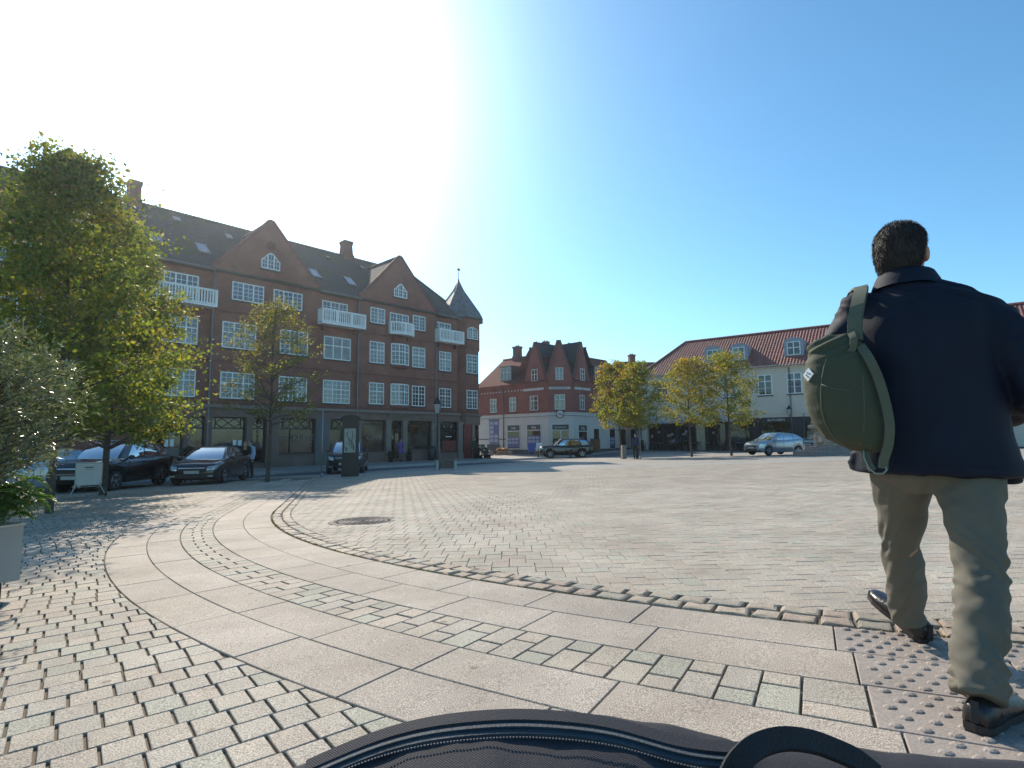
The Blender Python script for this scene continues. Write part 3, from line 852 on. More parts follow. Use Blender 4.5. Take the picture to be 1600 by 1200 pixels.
# gables
def gable(c, hw, zf, za, ybay, small_round=False, wz=(11.9, 12.98), flare=True, win=True):
    gm = MB(X1)
    def edge(k):     # profile offset with a slight bell shape near the foot
        return k
    pr = [(-hw, zf), (-hw + .12, zf + .02), (-hw * .83, zf + .5), (-hw * .5, zf + (za - zf) * .47), (0, za)]
    poly = pr + [(-x, z) for x, z in pr[::-1][1:]]
    gm.prism([(c + x, z) for x, z in poly], ybay, ybay + .35)
    g = gm.build('gable', M_BRICK, b1)
    cp = MB(X1)
    for i in range(len(poly) - 1):
        if i in (0, len(poly) - 2): continue
        (x0, z0), (x1, z1) = poly[i], poly[i + 1]
        cp.bar((c + x0, ybay + .12, z0 + .03), (c + x1, ybay + .12, z1 + .03), .42, .14, 0, (0, 1, 0))
    for sg in (-1, 1):   # dentil bands at the gable foot
        for k in range(9): cp.box(c + sg * (hw - .35 - k * .2) - .05, c + sg * (hw - .35 - k * .2) + .05, ybay - .07, ybay - .002, zf - .22, zf - .06)
        a_, b_ = sorted((c + sg * hw, c + sg * (hw - 2.1)))
        cp.box(a_, b_, ybay - .05, ybay - .002, zf - .04, zf + .06)
    cp.build('coping', M_BRICKD, g)
    # saddle roof running back into the main roof
    yb = (za - EV) / KS - .3
    sr_ = MB(X1)
    up = .06
    for sg in (-1, 1):
        ptsF = [(c + sg * -x * 0 + sg * abs(x), ybay + .3, z + up) for x, z in pr[1:]]
        ptsB = [(c + sg * abs(x), (z - EV) / KS - .3 + .02, z + up) for x, z in pr[1:]]
        for i in range(len(ptsF) - 1):
            q = [ptsF[i], ptsF[i + 1], ptsB[i + 1], ptsB[i]]
            sr_.add(q, [(0, 1, 2, 3)])
    sr_.tube([(c, ybay + .05, za + .1), (c, yb, za + .1)], .1, 6)
    sr_.build('saddle_roof', M_ROOF, g)
    if win:
        gw = MB(X1); s0, s1 = c - .6, c + .6
        z0, z1 = wz
        def tp(t): return z0 + (z1 - z0) * (.55 + .45 * (math.cos(t * math.pi) * .5 + .5) ** .8)
        n = 14
        for k in range(n):
            a, b = -1 + 2 * k / n, -1 + 2 * (k + 1) / n
            gw.prism([(c + .6 * a, tp(a) - .08), (c + .6 * b, tp(b) - .08), (c + .6 * b, tp(b)), (c + .6 * a, tp(a))], ybay - .06, ybay - .002)
        gw.box(s0, s1, ybay - .06, ybay - .003, z0, z0 + .08)
        for x, w in ((-.565, .07), (.565, .07), (-.2, .08), (.2, .08)): gw.box(c + x - w / 2, c + x + w / 2, ybay - .062, ybay - .004, z0 + .08, tp(x / .6) - .05)
        for x in (-.38, 0, .38): gw.box(c + x - .012, c + x + .012, ybay - .045, ybay - .004, z0 + .08, tp(x / .6) - .05)
        for z in (.33, .58): gw.box(s0 + .05, s1 - .05, ybay - .044, ybay - .004, z0 + z - .012, z0 + z + .012)
        w = gw.build('gable_window', M_WHITE, g)
        pn = MB(X1); pn.prism([(s0 + .02, z0 + .02), (s1 - .02, z0 + .02)] + [(c + .58 * (1 - 2 * k / n), tp(1 - 2 * k / n) - .03) for k in range(n + 1)], ybay - .03, ybay - .001); pn.build('pane', M_GLASS, w)
        sb = MB(X1); sb.box(s0 - .06, s1 + .06, ybay - .09, ybay - .002, z0 - .1, z0 - .004); sb.build('sill', M_SILL, w)
    if small_round:
        rw = MB(X1); rw.lathe([(.3, -.05), (.3, .0), (.2, .0), (.2, -.05)], 20, (c, ybay - .005, 13.45), 0, True, 'Y'); o = rw.build('round_window', M_BRICKD, g)
        pn = MB(X1); pn.lathe([(.2, -.03), (.2, .01)], 20, (c, ybay - .005, 13.45), 0, True, 'Y'); pn.build('pane', M_GLASS, o)
gable(-18.3, 3.5, 11.25, 15.05, -.14, True)
gable(-8.27, 3.6, 11.3, 15.08, -.14)
gable(-28.6, 3.9, 11.3, 15.75, -.14, True)
# chimneys, skylights, roof vents, aerials
chimney(b1, X1, -24.6, 5.5, .62, .8, 15.7, 17.4, M_BRICKD)
chimney(b1, X1, -9.65, 5.5, .82, .8, 15.75, 17.38, M_BRICKD, .68)
def on_roof(s0, s1, y0, y1, name, m, lift=.09, fm=None):
    mb = MB(X1)
    def pt(s, y, l): return (s, y - l * .55, rz(y) + l * .83)
    vs = [pt(s, y, l) for l in (-.02, lift) for y in (y0, y1) for s in (s0, s1)]
    mb.add(vs, [(4, 5, 7, 6), (0, 1, 5, 4), (1, 3, 7, 5), (3, 2, 6, 7), (2, 0, 4, 6)])
    o = mb.build(name, fm or M_ZINC, b1)
    if name == 'skylight':
        g = MB(X1); i = .06
        g.add([pt(s0 + i, y0 + i, lift + .006), pt(s1 - i, y0 + i, lift + .006), pt(s1 - i, y1 - i, lift + .006), pt(s0 + i, y1 - i, lift + .006)], [(0, 1, 2, 3)]); g.build('pane', m, o)
for s in (-24.3, -21.75, -14.4, -11.6): on_roof(s - .33, s + .33, 1.15, 2.1, 'skylight', M_SKYL)
on_roof(-9.1, -8.8, 4.1, 4.4, 'roof_vent', None, .12); on_roof(-12.0, -11.7, 4.4, 4.65, 'roof_vent', None, .12); on_roof(-19.6, -19.2, 3.7, 4.2, 'roof_vent', None, .1); on_roof(-22.6, -22.2, 4.4, 4.8, 'roof_vent', None, .1)
for s_, z_ in ((-16.5, 17.9), (-16.25, 17.8)):
    ae = MB(X1); ae.tube([(s_, 5.5, 16), (s_, 5.5, z_)], .02, 5); ae.build('aerial', M_ZINC, b1)

# windows: (s0, s1, z0, z1, y, lights, transom, nx, nt, nb)
Y0, YB = 0.0, -.14
for s0, s1, y, li in ((-24.2, -22.4, Y0, 3), (-14.65, -12.72, Y0, 3), (-9.22, -7.5, YB, 3), (-5.0, -3.1, Y0, 3)):
    window(b1, X1, s0, s1, 8.95, 10.62, y, li, None, 2, 2, 5)
for s0, s1 in ((-20.58, -18.67), (-18.06, -16.14)): window(b1, X1, s0, s1, 9.57, 10.7, YB, 3, None, 2, 2, 4)
for s0, s1 in ((-10.92, -9.66), (-7.09, -5.87)): window(b1, X1, s0, s1, 9.6, 10.75, YB, 2, None, 2, 2, 4)
for z0, z1, tag_ in ((6.6, 8.18, 2), (3.58, 5.16, 1)):
    window(b1, X1, -24.15, -22.33, z0, z1, Y0, 3, .6, 2, 2, 3)
    window(b1, X1, -21.05, -19.06, z0, z1, YB, 3, .6, 2, 2, 3)
    window(b1, X1, -17.55, -15.67, z0, z1, YB, 3, .6, 2, 2, 3)
    window(b1, X1, -14.45, -12.41, z0, z1, Y0, 3, .6, 2 if tag_ == 1 else 1, 2 if tag_ == 1 else 1, 3 if tag_ == 1 else 1)
    window(b1, X1, -10.94, -9.68, z0 + .05, z1 + .05, YB, 2, .6)
    window(b1, X1, -7.12, -5.87, z0 + .05, z1 + .05, YB, 2, .6)
    window(b1, X1, -4.31, -3.05, z0 + .04, z1 + .04, Y0, 2, .6)
    for c in (-31.0, -28.6, -26.2): window(b1, X1, c - .8, c + .8, z0, z1, YB, 3, .6)
for c in (-30.2, -27.0): window(b1, X1, c - .9, c + .9, 9.57, 10.7, YB, 3, None, 2, 2, 4)
# bow windows in the middle of the second gable bay
for z0, z1 in ((6.68, 8.28), (3.64, 5.24)):
    fr = MB(X1); pn = MB(X1); sb = MB(X1); hd2 = MB(X1)
    n = 8; s0, s1 = -9.06, -7.48
    def by(s): t = 2 * (s - s0) / (s1 - s0) - 1; return YB - .28 * (1 - t * t) - .01
    for k in range(n):
        a, b = s0 + (s1 - s0) * k / n, s0 + (s1 - s0) * (k + 1) / n
        q = [(a, by(a)), (b, by(b)), (b, YB), (a, YB)]
        pn.extrude_z(q, z0 + .02, z1 - .02); sb.extrude_z([(a - .01, by(a) - .07), (b + .01, by(b) - .07), (b, YB + .02), (a, YB + .02)], z0 - .22, z0 - .004)
        hd2.extrude_z([(a, by(a) - .03), (b, by(b) - .03), (b, YB + .02), (a, YB + .02)], z1 + .004, z1 + .12)
        for z, h in ((z0 + .04, .08), (z1 - .04, .08), (z0 + 1.0, .07)): fr.bar((a, by(a) - .02, z), (b, by(b) - .02, z), .05, h)
        for j in (1, 2): fr.bar((a, by(a) - .015, z0 + .08 + j * .3), (b, by(b) - .015, z0 + .08 + j * .3), .03, .024)
        fr.bar((a, by(a) - .015, z0 + 1.28), (b, by(b) - .015, z0 + 1.28), .03, .024)
    for k, w in ((0, .07), (1.35, .025), (2.7, .08), (4, .025), (5.3, .08), (6.65, .025), (8, .07)):
        s = s0 + (s1 - s0) * k / n; fr.box(s - w / 2, s + w / 2, by(s) - .05, by(s) + .0, z0 + .02, z1 - .02)
    w = fr.build('bow_window', M_WHITE, b1); pn.build('pane', M_GLASS, w); sb.build('sill', M_BRICKD, w); hd2.build('head', M_BRICKD, w)
balcony(b1, X1, -24.75, -21.65, 8.78, 9.8, .85)
balcony(b1, X1, -15.0, -11.75, 8.86, 9.9, .85)
balcony(b1, X1, -9.3, -7.2, 8.95, 9.9, .45, .4)
balcony(b1, X1, -4.85, -2.3, 8.9, 9.95, .8)
for s in (-21.62, -11.9, -4.78):
    dp = MB(X1); dp.tube([(s, -.12, 11.1), (s, -.2, 10.9), (s, -.2, .3), (s, -.2, -.3)], .055, 8); dp.build('downpipe', M_ZINC, b1)

# --- corner turret
TC = (-.62, 1.75); RI = 1.75
def octo(ri, z, k=8):
    rr = ri / math.cos(math.pi / k)
    return [(TC[0] + rr * math.sin(2 * math.pi * (i + .5) / k), TC[1] - rr * math.cos(2 * math.pi * (i + .5) / k), z) for i in range(k)]
tw = MB(X1)
tw.loft([octo(RI, -1.4), octo(RI, 8.85), octo(RI + .1, 8.95), octo(RI + .1, 11.5)], True, 0, False)
for z in (5.75, 8.85): tw.loft([octo(RI + .06, z), octo(RI + .06, z + .1)], True, 0, False)
turret = tw.build('turret', M_BRICK, b1)
tr = MB(X1)
tr.loft([octo(RI + .3, 11.42), octo(RI + .42, 11.5), octo(RI + .12, 12.1), octo(.5, 14.2), octo(.03, 15.2)], True, 0, False)
for i in range(8):
    ps = [octo(r_, z)[i] for r_, z in ((RI + .42, 11.5), (RI + .12, 12.1), (.5, 14.2), (.03, 15.2))]
    tr.tube(ps, .035, 5)
tr.build('turret_roof', M_LEAD, turret)
va = MB(X1); va.tube([(TC[0], TC[1], 15.1), (TC[0], TC[1], 16.3)], .03, 6); va.sphere((TC[0], TC[1], 15.25), .09, 8, 6)
va.prism([(TC[0] - .22, 16.2), (TC[0] + .1, 16.12), (TC[0] + .26, 16.22), (TC[0] + .12, 16.3), (TC[0] + .02, 16.44), (TC[0] - .1, 16.3)], TC[1] - .015, TC[1] + .015); va.build('weather_vane', M_METAL, turret)
window(b1, X1, -1.28, -.04, 9.63, 10.68, -.1, 2, None, 2, 2, 4, arch=.33)
window(b1, X1, -1.28, -.04, 6.67, 8.28, 0, 2, .6)
window(b1, X1, -1.28, -.04, 3.62, 5.22, 0, 2, .6)

# --- ground floor: rendered fascia, piers and shop windows
fa = MB(X1)
fa.box(-24.8, S_T + .1, -.2, .35, 2.5, 3.02); fa.box(-24.8, S_T + .1, .35, .9, 2.5, 2.62)
fa.build('fascia', M_FASC, b1)
co = MB(X1); co.prism([(-24.8, 3.0), (-24.8, 3.02), (S_T + .1, 3.02), (S_T + .1, 3.0)], -.24, -.0)
co.box(-24.8, S_T + .1, -.38, .02, 3.022, 3.09); co.box(-24.8, S_T + .1, -.32, .02, 3.091, 3.21); co.build('cornice', M_FASC2, b1)
tf = MB(X1); tf.loft([octo(RI + .12, 2.3), octo(RI + .12, 3.03)], True, 0, False); tf.loft([octo(RI + .26, 3.032), octo(RI + .2, 3.2)], True, 0, False); tf.build('corner_fascia', M_FASC, b1)
PIERS = [(-24.85, -24.65), (-22.83, -22.55), (-21.72, -21.38), (-19.42, -19.05), (-18.2, -17.4), (-14.95, -13.95), (-11.75, -11.5), (-9.4, -8.96), (-7.92, -7.5), (-5.1, -4.3), (-2.3, -1.85)]
for i, (a, b) in enumerate(PIERS):
    pm = MB(X1); pm.box(a, b, -.16, .5, -1.4, 2.498); pm.box(a - .04, b + .04, -.2, .0, 2.3, 2.497); pm.box(a - .03, b + .03, -.2, .0, -1.4, -.1)
    pm.build('pier', M_PIER if i == 5 else (M_FASC2 if 6 <= i else M_FASC), b1)
bw_ = MB(X1); bw_.box(-24.7, -2.0, 3.2, 3.4, -1.4, 2.5); bw_.box(-24.7, -2.0, .6, 3.2, -.5, -.35); bw_.box(-24.7, -2.0, .6, 3.2, 2.40, 2.49); bw_.build('shop_interior', M_INT, b1)

def shop(s0, s1, zs, kind='window', lattice=False, mull=(), trans=1.83, stall=M_FASC, im=None):
    y = .12
    fr = MB(X1)
    fr.box(s0, s0 + .08, y - .06, y + .04, zs, 2.497); fr.box(s1 - .08, s1, y - .06, y + .04, zs, 2.497)
    fr.box(s0 + .08, s1 - .08, y - .06, y + .04, 2.41, 2.497); fr.box(s0 + .08, s1 - .08, y - .06, y + .04, zs, zs + .09)
    fr.box(s0 + .08, s1 - .08, y - .055, y + .035, trans - .04, trans + .04)
    for m_ in mull: fr.box(m_ - .035, m_ + .035, y - .05, y + .03, zs + .09, trans - .04)
    if lattice:
        z0, z1 = trans + .04, 2.41; w = s1 - s0 - .16; n = max(1, round(w / .75)); sp = w * .8 / n if n > 1 else w
        a0 = s0 + .08 + (w - n * sp) / 2
        if n > 1:
            for x in (a0, a0 + n * sp): fr.box(x - .02, x + .02, y - .05, y + .02, z0, z1)
        zm = (z0 + z1) / 2
        for k in range(n):
            x0 = a0 + k * sp; c = x0 + sp / 2
            fr.bar((x0, y - .02, zm), (c, y - .02, z1), .04, .04, 0, (0, 1, 0)); fr.bar((c, y - .022, z1), (x0 + sp, y - .022, zm), .04, .04, 0, (0, 1, 0))
            fr.bar((x0, y - .018, zm), (c, y - .018, z0), .04, .04, 0, (0, 1, 0)); fr.bar((c, y - .024, z0), (x0 + sp, y - .024, zm), .04, .04, 0, (0, 1, 0))
    o = fr.build('shop_' + kind, M_DARK, b1)
    pn = MB(X1); pn.box(s0 + .04, s1 - .04, y + .005, y + .02, zs + .04, 2.45); pn.build('pane', im or M_SGLASS, o)
    if zs > -.5:
        stl = MB(X1); stl.box(s0, s1, -.06, .35, -1.4, zs - .002); stl.box(s0, s1, -.1, .2, zs - .06, zs - .001); stl.build('stallriser', stall, o)
    return o
M_SG1 = glass_mat('shop_glass_warm', (.055, .038, .03), .06, .45)
M_SG2 = glass_mat('shop_glass_pale', (.075, .066, .05), .08, .4)
M_REDD = mat('dark_red_door_paint', (.17, .035, .03), .5, 0, .2, 3)
s_a = shop(-24.65, -22.83, .15, 'window', True)
s_b = shop(-22.55, -21.72, -.3, 'door', True)
s_c = shop(-21.38, -19.42, .35, 'window', True)
s_d = shop(-19.05, -18.2, -.3, 'door', True)
s_e = shop(-17.4, -14.95, .2, 'window', True, (-16.6,), 1.83, M_FASC, M_SG1)
s_f = shop(-13.95, -11.75, .2, 'window', True, (-12.9,), 1.83, M_FASC, M_SG1)
s_g = shop(-11.5, -9.4, .2, 'window', False, (), 2.2, M_FASC, M_SG1)
s_h = shop(-8.96, -7.92, -.35, 'door', False, (-8.5,), 1.75)
s_i = shop(-7.5, -5.1, .3, 'window', False, (), 2.1, M_FASC, M_SGLASS)
s_j = shop(-4.3, -2.3, .0, 'window', True, (), 1.75, M_FASC, M_SGLASS)
# corner door in the turret base
cd = MB(X1); cd.box(-1.75, -.8, -.14, -.02, -.5, 2.26); o = cd.build('corner_door', M_REDD, b1)
cd = MB(X1); cd.box(-.78, -.5, -.2, -.02, -.6, 2.297); cd.build('pier', M_FASC2, b1)
cw = MB(X1); cw.box(-.48, -.02, -.1, -.02, .2, 2.26); cw.build('corner_window', M_SGLASS, b1)
# lettering and notices in the shop windows
M_LET2 = mat('faded_window_lettering', (.25, .22, .19), .6, 0, .05, 4)
def words(t, s, z, size, m=M_LET2, par=None): text_mesh(t, size, 'lettering', m, par or b1, X1 @ Matrix.Translation((s, .05, z)) @ TXF, .006)
words('KLIPPE', -15.72, 1.25, .5, M_LET2, s_e); words('uer', -16.98, 1.3, .42, M_LET2, s_e)
words('KLIPPE', -12.35, 1.2, .36, M_LET2, s_f); words('KLIPPE', -10.35, 1.22, .44, M_LET2, s_g)
for z in (.95, .72, .5): words('o-', -15.15, z, .16, M_LET2, s_e)
def notice(s, z, w, h, par, m=M_PAPER):
    nb_ = MB(X1); nb_.box(s - w / 2, s + w / 2, .085, .118, z - h / 2, z + h / 2); nb_.build('notice', m, par)
notice(-23.62, 1.0, .19, .4, s_a); notice(-23.34, 1.0, .19, .4, s_a); notice(-20.0, .98, .2, .32, s_c); notice(-19.7, .96, .22, .32, s_c)
for s, m_ in ((-21.1, (.2, .13, .1)), (-20.75, (.22, .2, .17)), (-20.4, (.16, .14, .13))):
    d_ = MB(X1); d_.box(s - .13, s + .13, .55, .75, .36, .85); d_.sphere((s, .65, 1.0), .13, 8, 6); d_.build('window_display', mat('display_%d' % int(-s * 100), m_, .7), s_c)
pan = MB(X1); pan.box(-24.4, -22.95, .085, .118, .26, .72); pan.build('frosted_panel', mat('frosted_pane', (.16, .15, .12), .7), s_a)
for s in (-3.72, -2.95):
    sg = MB(X1); sg.lathe([(.13, -.012), (.13, .012)], 6, (s, .045, 2.1), 0, False, 'Y'); sg.build('shield_emblem', M_FASC2, s_j)
rp_ = MB(X1); rp_.box(-3.9, -2.4, .07, .1, .1, .95); rp_.build('red_panel', M_REDD, s_j)
sl_ = MB(X1); sl_.box(-3.5, -2.9, .07, .1, 1.24, 1.31); sl_.build('notice', M_PAPER, s_j)
for z in (.5, .9):
    for s in (-10.9, -10.5, -10.1, -9.8):
        q = MB(X1); q.box(s - .12, s + .12, .55, .8, z - .16, z + .1); q.build('window_display', mat('display_pale', (.2, .17, .12), .7), s_g)
# bracket canopy over the shop door, wall lamp globes
ca_ = MB(X1); ca_.loft([[(-9.3, -.22, 2.7), (-7.6, -.22, 2.7), (-7.6, -.2, 2.7), (-9.3, -.2, 2.7)], [(-9.35, -.5, 3.0), (-7.55, -.5, 3.0), (-7.55, -.2, 3.0), (-9.35, -.2, 3.0)]], True, 0, False); ca_.build('door_hood', M_FASC2, b1)
# ================================================================== CORNER BUILDING: RED BRICK OVER A WHITE SHOP FLOOR
C1, C2 = (3.57, 55.0), (6.01, 55.0)
b2 = thing('corner_building', 'red brick corner building with three steep gables over a white painted shop floor', 'building', (C1[0], C1[1], -.6))
OFF2 = Matrix.Translation((-C1[0], -C1[1], .6))
FL = OFF2 @ frame_xf(C1, -44.0); FM = OFF2 @ frame_xf(C1, 0.0); FR = OFF2 @ frame_xf(C2, 47.3)
M_BRL = brick_mat('corner_brick', (.33, .095, .065), (.26, .075, .055), (.2, .12, .1), 0)
M_WALLW = mat('bluish_white_render', (.55, .52, .475), .8, 0, .06, 1.2, .1, 30)
M_PLIN = mat('dark_plinth', (.09, .085, .085), .85, 0, .2, 3)
M_RTILE = tile_mat('red_brown_tiles', (.12, .043, .032), (.19, .068, .047), R(-44))
M_RTILE2 = tile_mat('red_brown_tiles_right', (.12, .043, .032), (.19, .068, .047), R(47))
M_DTILE = tile_mat('dark_slate', (.06, .06, .065), (.10, .10, .10), 0)
M_CREAM = mat('cream_window_paint', (.62, .60, .55), .5, 0, .06, 4)
M_BANN = mat('pale_sign_band', (.55, .52, .50), .7, 0, .08, 4)
M_SIGN = mat('charcoal_sign', (.045, .045, .05), .5, 0, .1, 5)
M_BLUE = mat('blue_display', (.10, .11, .25), .5, 0, .2, 5)
LL, LR = -10.4, 12.5
lower = MB(); 
for xf, a, b, d in ((FL, LL, 0, 6.0), (FM, 0, 2.44, 5.0), (FR, 0, LR, 6.0)):
    for z0, z1, o in ((-.05, 3.16, 0), (3.161, 3.24, -.05), (3.241, 3.62, -.012)):
        t = MB(); t.box(a, b, o, d, z0, z1); lower.add([xf @ p for p in t.v], t.f)
lower.build('white_wall', M_WALLW, b2)
pl_ = MB()
for xf, a, b, d in ((FL, LL, 0, 6.0), (FM, 0, 2.44, 5.0), (FR, 0, LR, 6.0)):
    t = MB(); t.box(a, b, -.06, d, -1.6, -.06); t.box(a, b, -.03, d, 3.245, 3.29); pl_.add([xf @ p for p in t.v], t.f)
pl_.build('plinth', M_PLIN, b2)
up_ = MB()
for xf, a, b, d in ((FL, LL, 0, 6.0), (FM, 0, 2.44, 5.0), (FR, 0, LR, 6.0)):
    t = MB(); t.box(a, b, 0, d, 3.621, 6.75); t.box(a, b, -.09, .0, 6.3, 6.5); t.box(a, b, -.14, .0, 6.501, 6.76); t.box(a, b, -.05, .0, 3.625, 3.75)
    up_.add([xf @ p for p in t.v], t.f)
up_.build('brick_wall', M_BRL, b2)
# roofs behind the gables
def roof2(xf, a, b, m, ev=6.8, d=4.2, rz_=10.25, cut_a=0, cut_b=0):
    t = MB(xf)
    t.add([(a, -.3, ev - .1), (b, -.3, ev - .1), (b - cut_b, d, rz_), (a + cut_a, d, rz_)], [(0, 1, 2, 3)])
    t.add([(a, 8.6, ev - .1), (b, 8.6, ev - .1), (b - cut_b, d, rz_), (a + cut_a, d, rz_)], [(3, 2, 1, 0)])
    t.add([(a, -.3, ev - .1), (a + cut_a, d, rz_), (a, 8.6, ev - .1)], [(0, 1, 2)])
    t.tube([(a + cut_a, d, rz_ + .03), (b - cut_b, d, rz_ + .03)], .11, 6)
    return t.build('roof', m, b2)
roof2(FL, LL, 0, M_RTILE, cut_b=-1.6); roof2(FR, 0, LR, M_RTILE2, cut_a=-1.6)
# three steep gables
for xf, c, hw, za, ww in ((FL, -1.68, 1.42, 10.75, .82), (FM, 1.11, 1.25, 10.72, .76), (FR, 1.47, 1.3, 10.7, .74)):
    g = MB(xf); g.prism([(c - hw, 6.72), (c + hw, 6.72), (c + hw * .8, 7.5), (c, za), (c - hw * .8, 7.5)], -.1, .25)
    go = g.build('gable', M_BRL, b2)
    cp = MB(xf)
    for sg in (-1, 1):
        cp.bar((c + sg * hw * 1.02, .05, 6.75), (c + sg * hw * .81, .05, 7.55), .42, .1, 0, (0, 1, 0)); cp.bar((c + sg * hw * .81, .05, 7.53), (c, .05, za + .05), .42, .1, 0, (0, 1, 0))
    cp.build('coping', M_BRICKD, go)
    s = MB(xf)
    for sg in (-1, 1):
        s.add([(c + sg * hw, .2, 6.75), (c + sg * hw * .8, .2, 7.5), (c, .2, za), (c, 4.6, za), (c + sg * hw * .8, 2.6, 7.5), (c + sg * hw, 2.4, 6.75)], [(0, 1, 4, 5), (1, 2, 3, 4)])
    s.tube([(c, 0, za + .04), (c, 4.6, za + .04)], .07, 6)
    s.build('saddle_roof', M_DTILE, go)
    window(b2, xf, c - ww / 2, c + ww / 2, 6.8, 8.02, -.1, 2, .55, 1, 1, 2, 0, False, 'gable_window', .07, M_CREAM)
# first floor windows
for xf, s0, s1 in ((FL, -8.25, -7.28), (FL, -5.33, -4.38), (FL, -2.44, -1.35), (FM, .6, 1.63), (FR, 1.07, 1.83), (FR, 4.3, 5.1), (FR, 7.0, 7.8), (FR, 9.6, 10.4)):
    window(b2, xf, s0, s1, 3.86, 5.36, 0, 2, .66, 1, 1, 2, 0, True, 'window', .075, M_CREAM)
# sign bands and rosettes
for xf, s0, s1 in ((FL, -3.34, -.58), (FM, .04, 2.17), (FR, .24, 1.5), (FR, 1.62, 2.91)):
    t = MB(xf); t.box(s0, s1, -.04, -.002, 5.88, 6.12); o = t.build('sign_band', M_BANN, b2)
    if xf is FM: text_mesh('VILLA DER VALBORG', .17, 'lettering', M_SIGN, o, FM @ Matrix.Translation((1.105, -.05, 6.0)) @ TXF, .006)
for k in range(14):
    t = MB(FL); s = -9.7 + k * .46; t.box(s, s + .16, -.03, -.002, 5.96, 6.1); t.build('rosette', M_BANN, b2)
# ground floor windows and door
def shop2(xf, s0, s1, z0, z1, sign, papers=0, name='shop_window', trans=None, door=False):
    t = MB(xf); f = .07
    t.box(s0, s0 + f, -.05, -.002, z0, z1); t.box(s1 - f, s1, -.05, -.002, z0, z1); t.box(s0 + f, s1 - f, -.05, -.002, z0, z0 + f); t.box(s0 + f, s1 - f, -.05, -.002, z1 - f, z1)
    if trans: t.box(s0 + f, s1 - f, -.055, -.002, trans - .04, trans + .04)
    if door: c = (s0 + s1) / 2; t.box(c - .06, c + .06, -.05, -.002, z0 + f, trans - .04)
    o = t.build(name, M_CREAM, b2)
    p = MB(xf); p.box(s0 + .03, s1 - .03, -.02, -.004, z0 + .03, z1 - .03); p.build('pane', M_SGLASS, o)
    if sign:
        g = MB(xf); g.box(s0 + f, s1 - f, -.045, -.021, trans + .04, z1 - f); so = g.build('sign_panel', M_SIGN, o)
        text_mesh(sign, min(.3, (s1 - s0) / max(4, len(sign)) * 1.55), 'lettering', M_LET, o, xf @ Matrix.Translation(((s0 + s1) / 2, -.05, (trans + z1 - f) / 2 + .01)) @ TXF, .004)
    if papers:
        bk = MB(xf); bk.box(s0 + .12, s1 - .1, -.03, -.021, z0 + .2, z0 + 1.25); bk.build('display_board', M_BLUE, o)
        n = 3; w = (s1 - s0 - .4) / n
        for i in range(n):
            for j in range(2):
                q = MB(xf); q.box(s0 + .2 + i * w, s0 + .2 + i * w + w * .8, -.04, -.031, z0 + .55 + j * .36, z0 + .55 + j * .36 + .25); q.build('notice', mat('grey_notice', (.36, .37, .45), .7), o)
    return o
shop2(FL, -5.72, -3.83, 0.0, 2.53, 'Bolig', 1, trans=1.85); shop2(FL, -2.92, -.98, .1, 2.52, 'Bolig', 1, trans=1.9)
shop2(FM, .26, 2.02, -.4, 2.47, 'Byg realkredit', 0, 'shop_door', 1.86, True)
shop2(FR, .68, 2.22, -.3, 2.41, 'Bolig', 0, 'shop_window', 1.75)
shop2(FR, 3.29, 4.37, -.1, 2.07, None); shop2(FR, 6.2, 7.4, -.1, 2.05, None, 1); shop2(FR, 8.4, 9.6, -.1, 2.05, None); shop2(FR, 10.4, 11.6, -.1, 2.05, None)
# tall notice window on the left end with a lintel and planter ledge
t = MB(FL); t.box(-8.55, -6.9, -.06, -.002, 3.08, 3.16); t.box(-8.55, -6.9, -.25, -.002, -.3, .5); t.build('notice_case', M_PLIN, b2)
t = MB(FL); t.box(-8.4, -7.0, -.04, -.003, .55, 3.06); o = t.build('notice_board', M_BLUE, b2)
for i in range(2):
    for j in range(5):
        if i == 1 and j in (2, 3): continue
        q = MB(FL); q.box(-8.3 + i * .66, -7.75 + i * .66, -.05, -.041, .7 + j * .47, 1.05 + j * .47); q.build('notice', mat('grey_notice', (.36, .37, .45), .7), o)
for a, b in ((LL, -8.5), (-6.95, -5.95)):
    t = MB(FL); t.box(a, b, -.03, -.002, .98, 1.08); t.build('string_course', M_PLIN, b2)
# round logo sign: dark square plate, pale disc with a hooked mark
t = MB(FM); t.box(.72, 1.5, -.1, -.05, 3.2, 3.66); t.lathe([(.41, -.09), (.41, -.04)], 28, (1.11, -.02, 3.43), 0, False, 'Y'); o = t.build('round_sign', M_SIGN, b2)
t = MB(FM); t.lathe([(.34, -.02), (.34, .0)], 28, (1.11, -.115, 3.43), 0, False, 'Y'); t.build('sign_disc', M_BANN, o)
t = MB(FM); t.tube([(.95, -.14, 3.5), (1.0, -.14, 3.36), (1.1, -.14, 3.5), (1.2, -.14, 3.36), (1.3, -.14, 3.4), (1.3, -.14, 3.28)], .035, 6); t.build('sign_mark', M_SIGN, o)
t = MB(FL); t.tube([(-6.2, -.1, 6.7), (-6.2, -.1, -.3)], .05, 8); t.build('downpipe', M_ZINC, b2)
